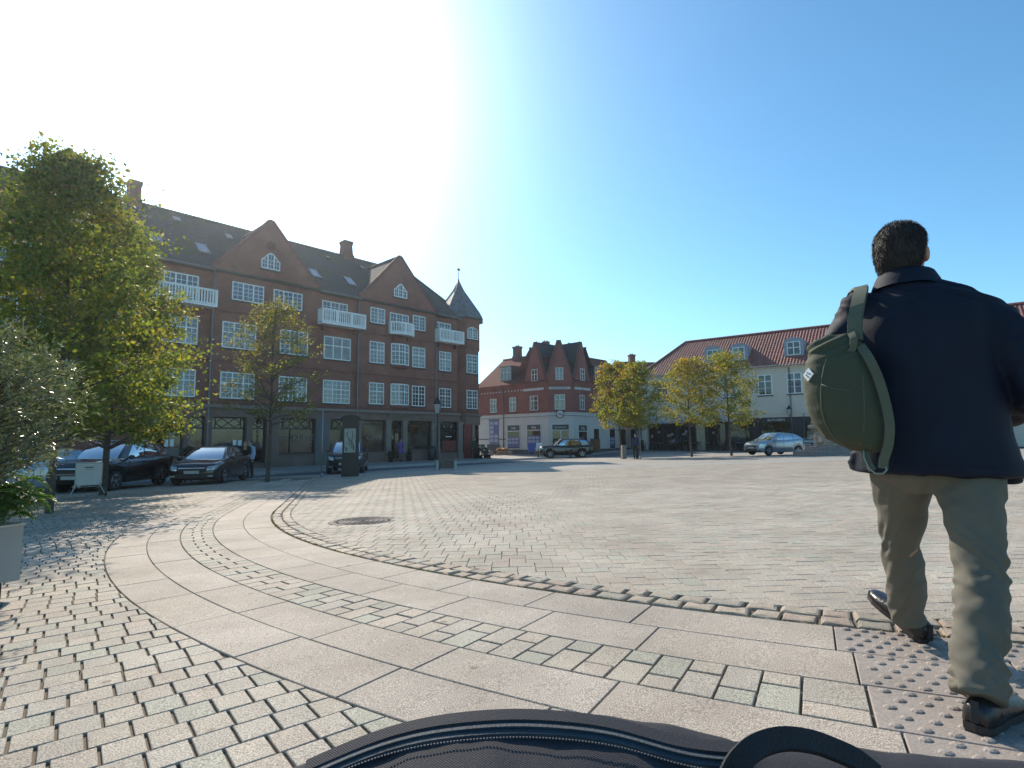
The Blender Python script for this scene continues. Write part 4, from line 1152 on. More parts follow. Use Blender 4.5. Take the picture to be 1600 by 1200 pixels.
# roof dormers
def dormer2(xf, s0, s1, z0, z1, y):
    t = MB(xf); t.box(s0, s1, y, y + 3.0, z0, z1); t.box(s0 - .08, s1 + .08, y - .12, y + 3.2, z1 + .001, z1 + .09); o = t.build('dormer', M_ZINC, b2)
    w = MB(xf); f = .06; a, b = s0 + .12, s1 - .12
    for q0, q1, r0, r1 in ((a, b, z0 + .06, z0 + .13), (a, b, z1 - .15, z1 - .08), (a, a + f, z0 + .13, z1 - .15), (b - f, b, z0 + .13, z1 - .15)): w.box(q0, q1, y - .05, y - .002, r0, r1)
    n = 3 if b - a > 1 else 2
    for k in range(1, n): c = a + (b - a) * k / n; w.box(c - .04, c + .04, y - .05, y - .002, z0 + .13, z1 - .15)
    w.box(a + f, b - f, y - .048, y - .002, z0 + (z1 - z0) * .62, z0 + (z1 - z0) * .62 + .05); wo = w.build('dormer_window', M_CREAM, o)
    p = MB(xf); p.box(a + .02, b - .02, y - .02, y - .003, z0 + .08, z1 - .1); p.build('pane', M_GLASS, wo)
dormer2(FL, -7.15, -5.45, 7.1, 8.75, .45); dormer2(FR, 4.6, 5.7, 7.2, 8.6, .6); dormer2(FR, 7.4, 8.5, 7.2, 8.6, .6)
chimney(b2, FL, -8.1, 4.2, .8, .7, 10.0, 11.6, M_BRICKD); chimney(b2, FR, 5.2, 4.2, .75, .7, 9.9, 11.5, M_BRICKD); chimney(b2, FM, .1, 4.5, .7, .6, 9.6, 11.4, M_BRICKD)

# ================================================================== ROWS BEHIND
M_RT3 = tile_mat('street_red_tiles', (.17, .06, .045), (.26, .10, .07), R(40))
def house(name, label, C, ang, L, D, ev, rg, wallm, roofm, wins=(), zb=-1.2, ch=()):
    o = thing(name, label, 'building', (C[0], C[1], zb), R(ang)); X = Matrix.Translation((0, 0, -zb))
    w = MB(X); w.box(0, L, 0, D, zb, ev);
    for s in (0, L - .25): w.add([(s, 0, ev), (s, D / 2, rg - .15), (s, D, ev), (s + .25, 0, ev), (s + .25, D / 2, rg - .15), (s + .25, D, ev)], [(0, 1, 2), (5, 4, 3), (0, 3, 4, 1), (1, 4, 5, 2)])
    w.build('wall', wallm, o)
    r = MB(X)
    for sg in (0, 1):
        y0, y1 = (-.3, D / 2) if sg == 0 else (D + .3, D / 2)
        r.add([(-.2, y0, ev - .12), (L + .2, y0, ev - .12), (L + .2, y1, rg), (-.2, y1, rg)], [(0, 1, 2, 3)])
        r.add([(-.2, y0, ev - .24), (L + .2, y0, ev - .24), (L + .2, y1, rg - .12), (-.2, y1, rg - .12)], [(3, 2, 1, 0)])
    r.tube([(-.2, D / 2, rg), (L + .2, D / 2, rg)], .12, 6)
    r.build('roof', roofm, o)
    for s0, s1, z0, z1 in wins: window(o, X, s0, s1, z0, z1, 0, 2, .6, 1, 1, 2, 0, True, 'window', .08, M_CREAM)
    for s, z1 in ch: chimney(o, X, s, D / 2, .7, .7, rg - .3, z1, M_BRICKD)
    return o
house('street_house', 'low red roofed house showing just above the autumn trees, behind the corner building', (14.0, 66.5), 12, 9.5, 8, 7.5, 10.6, mat('street_render', (.5, .48, .45), .85, 0, .1, 1.5), M_RT3, ((1, 2, 4, 5.4), (4, 5, 4, 5.4), (7, 8, 4, 5.4)), -1.2, ((2.2, 11.6),))
hb = thing('street_house', 'narrow cream house with a rounded window bay, left of the long white building', 'building', (14.9, 62.5, -1.2), R(-20))
t = MB(); t.box(-1.8, 1.6, 0.8, 6, 0, 8.2); t.lathe([(1.0, 0), (1.0, 8.0), (1.1, 8.05), (1.1, 8.3), (.2, 8.9)], 20, (0, .9, 0)); t.build('wall', mat('cream_render', (.55, .52, .46), .8, 0, .06, 2), hb)
for z in (4.6, 6.5):
    for a in (-.6, .0, .6):
        w = MB(Matrix.Translation((0, .9, 0)) @ Matrix.Rotation(a, 4, 'Z')); w.box(-.2, .2, -1.05, -.98, z, z + 1.2); w.build('window', M_GLASS, hb)
t = MB(); t.box(-2.2, 2.0, 3, 6.2, 8.25, 10.2); t.build('flat_roof_box', M_ZINC, hb)

# ================================================================== LONG WHITE BUILDING WITH THE PANTILE ROOF
WC, WA = (17.0, 56.0), -37.5
b3 = thing('white_building', 'long white rendered building with a red pantile roof, round topped dormers and dark shopfronts', 'building', (WC[0], WC[1], -.8), R(WA))
X3 = Matrix.Translation((0, 0, .8))
M_RENDER = mat('white_render', (.60, .54, .455), .85, 0, .05, .9, .12, 50)
M_PANT = mat('red_pantiles', (.235, .072, .046), .62, 0, .32, 2.6, .2, 30)
M_DORM = mat('painted_dormer_grey', (.27, .30, .34), .5, 0, .08, 4)
M_CHAR = mat('charcoal_shopfront', (.028, .028, .03), .5, 0, .2, 4)
M_AWN = mat('grey_awning_cloth', (.34, .37, .42), .8, 0, .07, 3)
SL, SR, E3, K3, D3 = -4.4, 30.6, 7.55, .765, 5.0
w = MB(X3); w.box(SL, SR, 0, 10, 2.75, 7.5); w.box(SL, SR, .5, 10, -1.5, 2.749)
w.build('wall', M_RENDER, b3)
cn = MB(X3); cn.box(SL - .1, SR + .1, -.12, .0, 7.22, 7.34); cn.box(SL - .16, SR + .16, -.22, .0, 7.341, 7.5); cn.box(SL, SR, -.06, -.001, 3.06, 3.14); cn.build('cornice', M_RENDER, b3)
def pantile(mb, s0, s1, ylo, yhi, zf, hipL=None, hipR=None, pitch=.27, row=.36):
    n = int((s1 - s0) / pitch); sub = 5; prof = [.0, .045, .062, .035, -.008]
    ny = int((yhi - ylo) / row * 1.25)
    cols = []
    for i in range(n * sub + 1):
        s = s0 + (s1 - s0) * i / (n * sub); h = prof[i % sub]
        yt = yhi
        if hipL is not None: yt = min(yt, ylo + (s - hipL[0]) * (yhi - ylo) / (hipL[1] - hipL[0]))
        if hipR is not None: yt = min(yt, ylo + (hipR[0] - s) * (yhi - ylo) / (hipR[0] - hipR[1]))
        yt = max(ylo, yt); col = []
        for k in range(ny):
            ya = ylo + row / 1.25 * k; yb = ya + row / 1.25
            for y, lift in ((ya, .035), (yb - .004, .0)):
                y = min(y, yt); col.append((s, y, zf(y) + h + lift))
        cols.append(col)
    m = len(cols[0]); vs = [p for c in cols for p in c]
    fs = [(i * m + j, (i + 1) * m + j, (i + 1) * m + j + 1, i * m + j + 1) for i in range(len(cols) - 1) for j in range(m - 1)]
    mb.add(vs, fs, 0, False)
zf3 = lambda y: E3 + K3 * (y + .25) - .19
pr = MB(X3); pantile(pr, SL, SR, -.35, D3, zf3, (SL - .3, -1.2), (SR + .3, 26.9))
top3 = zf3(D3)
pr.add([(SL - .3, -.35, zf3(-.35)), (-1.2, D3, top3), (SL - .3, 10.3, zf3(-.35))], [(0, 1, 2)]); pr.add([(SR + .3, -.35, zf3(-.35)), (26.9, D3, top3), (SR + .3, 10.3, zf3(-.35))], [(2, 1, 0)])
pr.add([(SL - .3, 10.3, zf3(-.35)), (-1.2, D3, top3), (26.9, D3, top3), (SR + .3, 10.3, zf3(-.35))], [(0, 1, 2, 3)])
pr.tube([(SL - .3, -.35, zf3(-.35) + .05), (-1.2, D3, top3 + .06), (26.9, D3, top3 + .06), (SR + .3, -.35, zf3(-.35) + .05)], .13, 8)
pr.build('roof', M_PANT, b3)
def dormer3(c, hw=.82, y=.95, z0=8.3, z1=9.62):
    t = MB(X3); n = 12
    arc = [(c - hw, z0)] + [(c + hw * math.cos(math.pi - math.pi * k / n), z1 + .42 * math.sin(math.pi * k / n)) for k in range(n + 1)] + [(c + hw, z0)]
    t.prism(arc[::-1], y, y + 3.2); o = t.build('dormer', M_DORM, b3)
    window(o, X3, c - .56, c + .56, z0 + .1, z1 + .02, y, 2, .55, 1, 1, 1, 0, False, 'dormer_window', .07, M_WHITE)
for c in (2.95, 5.42, 10.25, 15.1, 19.9): dormer3(c)
for s0, s1 in ((-2.62, -1.4), (1.0, 2.2), (4.1, 5.3), (7.25, 8.48), (9.7, 10.93), (12.2, 13.4), (15.0, 16.2), (18.0, 19.2), (21, 22.2), (24, 25.2)):
    window(b3, X3, s0, s1, 4.8, 6.69, .02, 2, .67, 1, 1, 2, 0, True, 'window', .085, M_WHITE)
# dark shop floor
sh = MB(X3); sh.box(SL, 6.55, .35, .5, -1.5, 2.6); sh.box(6.6, SR, -.05, .35, 2.3, 2.74); sh.box(6.6, 7.2, -.03, .4, -1.5, 2.299); sh.box(9.75, 10.9, -.03, .4, -1.5, 2.299); sh.box(13.4, 14.4, -.03, .4, -1.5, 2.299); sh.box(17.5, 18.2, -.03, .4, -1.5, 2.299)
sh.box(7.2, SR, .0, .4, -1.5, .1); sh.build('shopfront', M_CHAR, b3)
for a, b in ((7.2, 9.75), (10.9, 13.4), (14.4, 17.5), (18.2, 22.0)):
    g = MB(X3); g.box(a, b, .2, .26, .1, 2.3); o = g.build('shop_window', M_SGLASS, b3)
    g = MB(X3); g.box(a, b, .12, .2, 1.72, 1.78); g.box(a, a + .06, .12, .2, .1, 2.3); g.box(b - .06, b, .12, .2, .1, 2.3); g.box((a + b) / 2 - .03, (a + b) / 2 + .03, .12, .2, .1, 1.72); g.build('glazing_bar', M_METAL, o)
g = MB(X3); g.box(1.25, 2.05, .2, .349, -.9, 2.55); g.build('pale_pier', mat('cream_pier', (.45, .38, .25), .8, 0, .1, 3), b3)
g = MB(X3); g.box(SL + .02, SL + .6, -.02, .349, -1.2, 2.7); g.build('end_pier', M_RENDER, b3)
for a, b in ((-3.6, -2.4), (-2.1, -.9), (-.6, 1.0), (2.4, 4.0), (4.3, 6.2)):
    g = MB(X3); g.box(a, b, .3, .345, -.4, 2.35); o = g.build('shop_window', M_SGLASS, b3)
    for k in range(3):
        x = a + (b - a) * rnd.uniform(.15, .85); z = rnd.uniform(1.1, 1.9); q = MB(X3); q.box(x - .12, x + .12, .28, .295, z - .12, z + .12); q.build('window_sticker', mat('grey_sticker', (.3, .29, .28), .7), o)
text_mesh("BUTCHER'S", .29, 'lettering', M_LET, b3, X3 @ Matrix.Translation((8.65, -.06, 2.5)) @ TXF, .006)
for a, b in ((-3.95, .75), (2.2, 6.5)):
    t = MB(X3); y1 = -1.15
    t.add([(a, -.02, 3.12), (b, -.02, 3.12), (b, y1, 2.62), (a, y1, 2.62), (a, y1, 2.44), (b, y1, 2.44), (a, -.02, 3.1), (b, -.02, 3.1), (b, y1 + .02, 2.6), (a, y1 + .02, 2.6)], [(3, 2, 1, 0), (4, 5, 2, 3), (6, 7, 8, 9)])
    t.bar((a, -.02, 2.7), (a, y1, 2.62), .03, .03); t.bar((b, -.02, 2.7), (b, y1, 2.62), .03, .03); t.box(a, b, -.12, -.0, 3.0, 3.16)
    t.build('awning', M_AWN, b3)
d = MB(X3); d.tube([(9.95, -.08, 7.3), (9.95, -.08, -1)], .045, 6); d.tube([(10.92, -.09, 3.0), (10.92, -.09, -1)], .03, 6); d.build('downpipe', M_ZINC, b3)
# lantern on the wall, over the shop sign
wl_ = thing('wall_lantern', 'black four sided lantern on a bracket on the white wall above the dark shopfront', 'lantern', tuple((frame_xf((WC[0], WC[1], 0), WA) @ Vector((9.87, -.5, 2.75)))), R(WA))
t = MB(); t.tube([(0, .5, .0), (0, .12, -.02), (0, 0, .05), (0, 0, .2)], .03, 6); t.build('bracket', M_METAL, wl_)
t = MB()
for a, b, z in ((.11, .16, 0),):
    for k in range(4):
        an = math.pi / 4 + k * math.pi / 2; t.bar((a * 1.4 * math.cos(an), a * 1.4 * math.sin(an), .22), (b * 1.4 * math.cos(an), b * 1.4 * math.sin(an), .68), .025, .025)
t.lathe([(.24, .68), (.27, .70), (.13, .86), (.12, .9), (.05, .98), (.015, 1.08)], 4, (0, 0, 0), 0, False, 'Z', math.pi / 4); t.build('lantern_frame', M_METAL, wl_)
t = MB(); t.lathe([(.145, .22), (.215, .67)], 4, (0, 0, 0), 0, False, 'Z', math.pi / 4); t.build('lantern_glass', mat('lantern_glass', (.4, .4, .38), .3, 0, .1, 5), wl_)
# ================================================================== TREES AND PLANTS
M_BARK = mat('lime_bark', (.075, .062, .05), .9, 0, .35, 14, .6, 40)
M_LEAF = leaf_mat('lime_leaves', .52, .55, .3)
PAL = {'green': ((.105, .15, .032), (.135, .18, .036), (.08, .12, .028), (.18, .20, .04)),
       'turn': ((.19, .215, .04), (.24, .25, .045), (.29, .27, .05), (.25, .19, .035), (.16, .20, .035)),
       'gold': ((.30, .24, .035), (.36, .25, .035), (.34, .17, .025), (.22, .2, .035)),
       'sparse': ((.12, .135, .05), (.16, .165, .05), (.20, .17, .05), (.10, .12, .045))}

def tree(name, label, base, h, cb, cr, tr, nleaf, leaf, seed, pal=(('green', 6), ('turn', 2)), group=None, shape=.85, lean=(0, 0), gaps=.0, topgold=False, nbr=46, taper=.25):
    """tapered trunk, leader and side limbs with twigs; leaves gather in clumps along the twigs"""
    rg = random.Random(seed); npg = np.random.default_rng(seed)
    o = thing(name, label, 'tree', tuple(base), 0, group)
    tb = MB()
    lead = [Vector((lean[0] * t + .05 * math.sin(5 * t + seed), lean[1] * t + .05 * math.cos(4 * t + seed), h * .97 * t)) for t in [k / 10 for k in range(11)]]
    tb.tube([Vector((0, 0, -.15))] + lead, [tr * 1.35] + [tr * (1 - .93 * (k / 10) ** .8) + .006 for k in range(11)], 8)
    anchors = []                     # (point, spread, weight)
    def env(t):                      # crown radius at height fraction t of the crown
        return cr * (max(0.0, math.sin(math.pi * min(1, (t * .86 + .12)) ** shape)) ** .75) * (1.12 - taper * t)
    for k in range(nbr):
        t = (k + rg.random()) / nbr
        z = cb + (h - cb) * t * .96
        az = k * 2.39996 + rg.uniform(-.35, .35)
        L = env(t) * rg.uniform(.62, 1.12)
        if rg.random() < .12: L *= 1.22
        f = z / (h * .97); i = min(9, int(f * 10)); st_ = lead[i].lerp(lead[i + 1], f * 10 - i)
        st_ = Vector((st_.x, st_.y, z - L * .38)) if z - L * .38 > cb * .75 else Vector((st_.x, st_.y, cb * .75 + rg.random() * .2))
        d = Vector((math.cos(az), math.sin(az), .42 + .5 * t))
        pts = [st_]; n = 5
        for q in range(1, n + 1):
            u = q / n
            pts.append(st_ + Vector((d.x * L * u, d.y * L * u, d.z * L * u - .12 * L * u * u)) + Vector((rg.gauss(0, .03), rg.gauss(0, .03), rg.gauss(0, .03))) * L)
        r0 = max(.008, tr * .34 * (1 - .6 * t)); tb.tube(pts, [r0 * (1 - .85 * q / n) + .003 for q in range(n + 1)], 5, 0, False)
        for q in range(6):
            u = rg.uniform(.3, 1.0); j = min(n - 1, int(u * n)); p = pts[j].lerp(pts[j + 1], u * n - j)
            tl = rg.uniform(.18, .42) * cr * (.6 + .4 * u)
            a2 = az + rg.uniform(-1.5, 1.5); e = p + Vector((math.cos(a2) * tl, math.sin(a2) * tl, tl * rg.uniform(-.15, .75)))
            tb.tube([p, (p + e) / 2 + Vector((0, 0, tl * .06)), e], [.006, .004, .002], 4, 0, False)
            if rg.random() > gaps:
                anchors.append((p.lerp(e, .55), tl * .42, 1.0)); anchors.append((e, tl * .3, .8))
        anchors.append((pts[-1], .12 * cr, .8))
    for q in range(14): anchors.append((lead[10] + Vector((rg.gauss(0, .1), rg.gauss(0, .1), rg.uniform(-.9, .15))) * cr * .8, .1 * cr, .5))
    tb.build('trunk', M_BARK, o)
    w = np.array([a[2] * a[1] ** .8 * rg.uniform(.1, 1.7) for a in anchors]); w /= w.sum()
    idx = npg.choice(len(anchors), nleaf, p=w)
    A = np.array([a[0] for a in anchors]); S = np.array([a[1] for a in anchors])
    P = A[idx] + npg.normal(size=(nleaf, 3)) * S[idx][:, None] * np.array([.82, .82, .6])
    Nn = npg.normal(size=(nleaf, 3)) * np.array([1, 1, .7]) + np.array([0, 0, -.55])
    names = [p[0] for p in pal]; wt = [p[1] for p in pal]
    acol = []
    for a in anchors:
        hfrac = (a[0].z - cb) / (h - cb)
        ww = list(wt)
        if topgold and 'gold' in names: ww[names.index('gold')] *= .25 + 3.2 * max(0, hfrac - .25)
        acol.append(rg.choices(names, ww)[0])
    col = np.empty((nleaf, 3))
    for i in range(nleaf):
        c = rg.choice(PAL[acol[idx[i]]]); k = rg.uniform(.8, 1.2); col[i] = (c[0] * k, c[1] * k, c[2] * k)
    sz = npg.uniform(.5, 1.45, nleaf) * leaf
    leaf_mesh('crown', P, Nn, sz, sz * .78, col, M_LEAF, o, .25)
    return o

tA = at(88, 11.3)
tree('lime_tree', 'tall full lime tree close on the left, rising behind the silvery olive bush', tA, 7.5, 1.75, 2.0, .07, 27000, .085, 11, (('green', 8), ('turn', 2), ('sparse', 1.5)), 'lime trees round the square', .62, (-.1, 0), .12, False, 64, .62)
tB = at(165, 16.6)
tree('lime_tree', 'lime tree behind the white sign board, its crown reaching furthest right over the black car', tB, 8.1, 1.75, 2.1, .10, 30000, .10, 12, (('green', 7), ('turn', 3)), 'lime trees round the square', .5, (0, 0), .12, False, 64, .5)
tree('lime_tree', 'slender thin leaved lime tree standing alone before the red brick building', at(418, 21.4), 6.9, 2.5, 1.7, .085, 5600, .082, 13, (('sparse', 7), ('turn', 2)), 'lime trees round the square', .9, (.2, 0), .22, False, 46)
tree('lime_tree', 'lime tree with orange tinted top, left of the pair by the stone post', at(969.5, 42.0), 7.2, 2.5, 1.75, .09, 9000, .12, 14, (('turn', 6), ('gold', 3), ('green', 1)), 'lime trees round the square', .8, (-.2, 0), .08, True)
tree('lime_tree', 'lime tree beside the pale pole, greener right one of the pair by the stone post', at(994, 39.5), 6.7, 2.3, 1.75, .10, 9000, .115, 15, (('turn', 6), ('green', 2), ('gold', 1)), 'lime trees round the square', .8, (.1, 0), .08, True)
tree('lime_tree', 'yellowest lime tree, before the grey awning of the white building', at(1080, 40.5), 7.05, 2.5, 1.95,   .09, 8200, .115, 16, (('turn', 6), ('gold', 3), ('green', 1)), 'lime trees round the square', .8, (-.1, 0), .08, True)
tree('lime_tree', 'green and orange lime tree just left of the silver hatchback', at(1143, 40.0), 7.25, 2.5, 2.15, .09, 9000, .115, 17, (('turn', 6), ('green', 2), ('gold', 1.4)), 'lime trees round the square', .8, (-.3, 0), .08, True)

# --- olive bush and fern in the pale planter
M_PLANT = mat('pale_planter_panel', (.31, .30, .28), .6, 0, .06, 2)
M_PLEDGE = mat('planter_rim', (.46, .44, .38), .6, 0, .08, 3)
M_PBASE = mat('planter_base_dark', (.045, .035, .032), .7, 0, .15, 5)
plc = gnd(29, 933)
pr_rot = R(-19.3)
pl = thing('planter', 'square pale grey planter on a recessed dark base, left edge of the picture', 'planter', (plc.x - .675, plc.y - .294, plc.z), pr_rot)
t = MB(); t.box(-.46, .46, -.43, .43, -.05, .13); t.build('base', M_PBASE, pl)
t = MB()
for x0, x1, y0, y1 in ((-.54, .54, -.5, -.44), (-.54, .54, .44, .5), (-.54, -.48, -.44, .44), (.48, .54, -.44, .44)): t.box(x0, x1, y0, y1, .13, .53)
t.box(-.48, .48, -.44, .44, .13, .18); t.build('panel', M_PLANT, pl)
t = MB()
for x0, x1, y0, y1 in ((-.55, .55, -.51, -.40), (-.55, .55, .40, .51), (-.55, -.44, -.40, .40), (.44, .55, -.40, .40)): t.box(x0, x1, y0, y1, .532, .548)
t.build('rim', M_PLEDGE, pl)
t = MB(); t.grid(lambda u, v: Vector((-.47 + .94 * u, -.43 + .86 * v, .40 + .03 * mnoise.noise(Vector((u * 5, v * 5, 1))))), 10, 10); t.build('soil', mat('potting_soil', (.04, .03, .022), 1, 0, .3, 20, .5, 60), pl)

def bush(name, label, base, H, Rx, nst, nleaf, L, W, pal, mt, seed, zc=.55, up=.6, squash=1.0):
    rg = random.Random(seed); npg = np.random.default_rng(seed)
    o = thing(name, label, name.replace('_', ' ').split()[-1], tuple(base))
    tb = MB(); tips = []; dirs = []
    tb.tube([(0, 0, -.1), (.02, .01, H * .25), (0, .03, H * .5), (.03, 0, H * .8)], [.035, .03, .022, .008], 7)
    for k in range(nst):
        z = H * rg.uniform(.15, .85); az = rg.uniform(0, 6.283)
        f = 1 - abs(z / H - zc) * 1.1; L_ = Rx * rg.uniform(.55, 1.1) * max(.35, f)
        p = Vector((0, 0, z)); pts = [p]
        for q in range(1, 6):
            u = q / 5; pts.append(p + Vector((math.cos(az) * L_ * u, math.sin(az) * L_ * u * squash, L_ * (up * u - .25 * u * u))) + Vector((rg.gauss(0, .02), rg.gauss(0, .02), rg.gauss(0, .02))))
        tb.tube(pts, [.009, .007, .005, .004, .003, .0015], 4, 0, False)
        for q in range(16):
            u = rg.uniform(.25, 1); j = min(4, int(u * 5)); tips.append(pts[j].lerp(pts[j + 1], u * 5 - j)); dirs.append((pts[j + 1] - pts[j]).normalized())
    tb.build('stem', M_BARK, o)
    idx = npg.integers(0, len(tips), nleaf)
    T = np.array(tips)[idx]; D = np.array(dirs)[idx]
    # leafy shoots: leaves gather along short twigs
    sh_ = npg.normal(size=(len(tips), 3)) * .75 + np.array(dirs) + np.array([0, 0, .35]); sh_ /= np.linalg.norm(sh_, axis=1)[:, None]
    t_ = npg.random(nleaf)[:, None] * Rx * .26
    P = T + sh_[idx] * t_ + npg.normal(size=(nleaf, 3)) * Rx * .022
    Nn = sh_[idx] + npg.normal(size=(nleaf, 3)) * .55
    c = np.array(pal)[npg.integers(0, len(pal), nleaf)] * npg.uniform(.75, 1.3, (nleaf, 1))
    leaf_mesh('foliage', P, Nn, npg.uniform(.7, 1.25, nleaf) * L, npg.uniform(.8, 1.2, nleaf) * W, c, mt, o, .15)
    return o
pc = pl.matrix_basis
ol = Matrix.Translation(pl.location) @ Matrix.Rotation(pr_rot, 4, 'Z')
bush('olive_bush', 'silvery olive bush with narrow glinting leaves growing in the pale planter', ol @ Vector((.27, .27, .40)), 1.6, .78, 120, 17000, .052, .012, ((.13, .155, .10), (.10, .125, .075), (.17, .19, .13), (.085, .11, .05)), leaf_mat('olive_leaves', .28, .32, .6), 21, .5, .75)
fb = ol @ Vector((.24, .28, .46))
# fern-like bright green plant: arching fronds of paired leaflets
fo = thing('fern_plant', 'bright green feathery plant spilling over the rim of the pale planter', 'plant', tuple(fb))
rg = random.Random(5); fr_ = MB(); P = []; Nn = []; Ls = []
for k in range(150):
    az = rg.uniform(0, 6.283); L_ = rg.uniform(.28, .52); x0 = Vector((rg.gauss(0, .14), rg.gauss(0, .14), rg.uniform(.08, .28)))
    pts = []
    for q in range(9):
        u = q / 8; pts.append(x0 + Vector((math.cos(az) * L_ * u * .75, math.sin(az) * L_ * u * .75, L_ * (1.25 * u - 1.2 * u * u))))
    fr_.tube(pts, .003, 4, 0, False)
    for q in range(2, 34):
        u = q / 34; j = min(7, int(u * 8)); p = pts[j].lerp(pts[j + 1], u * 8 - j); d = (pts[j + 1] - pts[j]).normalized(); sd_ = d.cross(Vector((0, 0, 1))).normalized()
        ll = .075 * math.sin(math.pi * (.15 + .8 * u))
        for sg in (-1, 1):
            n_ = (sd_ * sg + d * .55 + Vector((0, 0, rg.uniform(-.25, .15)))).normalized(); P.append(p + n_ * ll * .5); Nn.append(n_); Ls.append(ll)
fr_.build('stem', mat('green_stem', (.06, .09, .03), .7), fo)
P = np.array(P); Nn = np.array(Nn); Ls = np.array(Ls); npg = np.random.default_rng(9)
leaf_mesh('foliage', P, Nn, Ls, Ls * .3, np.array([(.07, .15, .025), (.09, .17, .03), (.055, .12, .02), (.12, .19, .04)])[npg.integers(0, 4, len(P))], leaf_mat('fern_leaves', .4, .5, .4), fo, .1)
# ================================================================== CARS
M_TYRE = mat('tyre_rubber', (.018, .018, .019), .8, 0, .2, 20)
M_RIM = mat('alloy_rim', (.42, .43, .45), .3, .8, .08, 8)
M_RIMD = mat('dark_wheel_hub', (.10, .10, .11), .4, .5, .1, 8)
M_CGLASS = glass_mat('car_glass', (.012, .015, .018), .01, 1.0); M_CGLASS.node_tree.nodes['Principled BSDF'].inputs['IOR'].default_value = 3.4
M_LAMP = mat('headlamp_glass', (.45, .48, .52), .08, .3, .2, 20, 0, 40, .9, .8)
M_TAIL = mat('tail_lamp_red', (.30, .02, .015), .2, 0, .2, 8)
M_GRILL = mat('black_grille', (.012, .012, .013), .5, 0, .3, 40)
M_PLATE = mat('number_plate', (.42, .42, .40), .5, 0, .08, 10)
M_CHROME = mat('chrome_trim', (.55, .55, .56), .15, 1.0, .05, 5)
M_UNDER = mat('car_underside', (.012, .012, .012), .9, 0, .2, 5)
def paint(name, col, met=.4): return mat(name, col, .28, met, .03, 3, 0, 40, .5, 1.0)
P_BLACK = paint('black_car_paint', (.010, .011, .013), .2)
P_SILVER = paint('silver_blue_car_paint', (.36, .40, .46), .55)
P_WHITE = paint('light_grey_car_paint', (.42, .46, .52), .3)
P_GREY = paint('grey_green_car_paint', (.20, .23, .22), .3)
P_DGREY = paint('dark_bronze_car_paint', (.009, .008, .0075), .2)

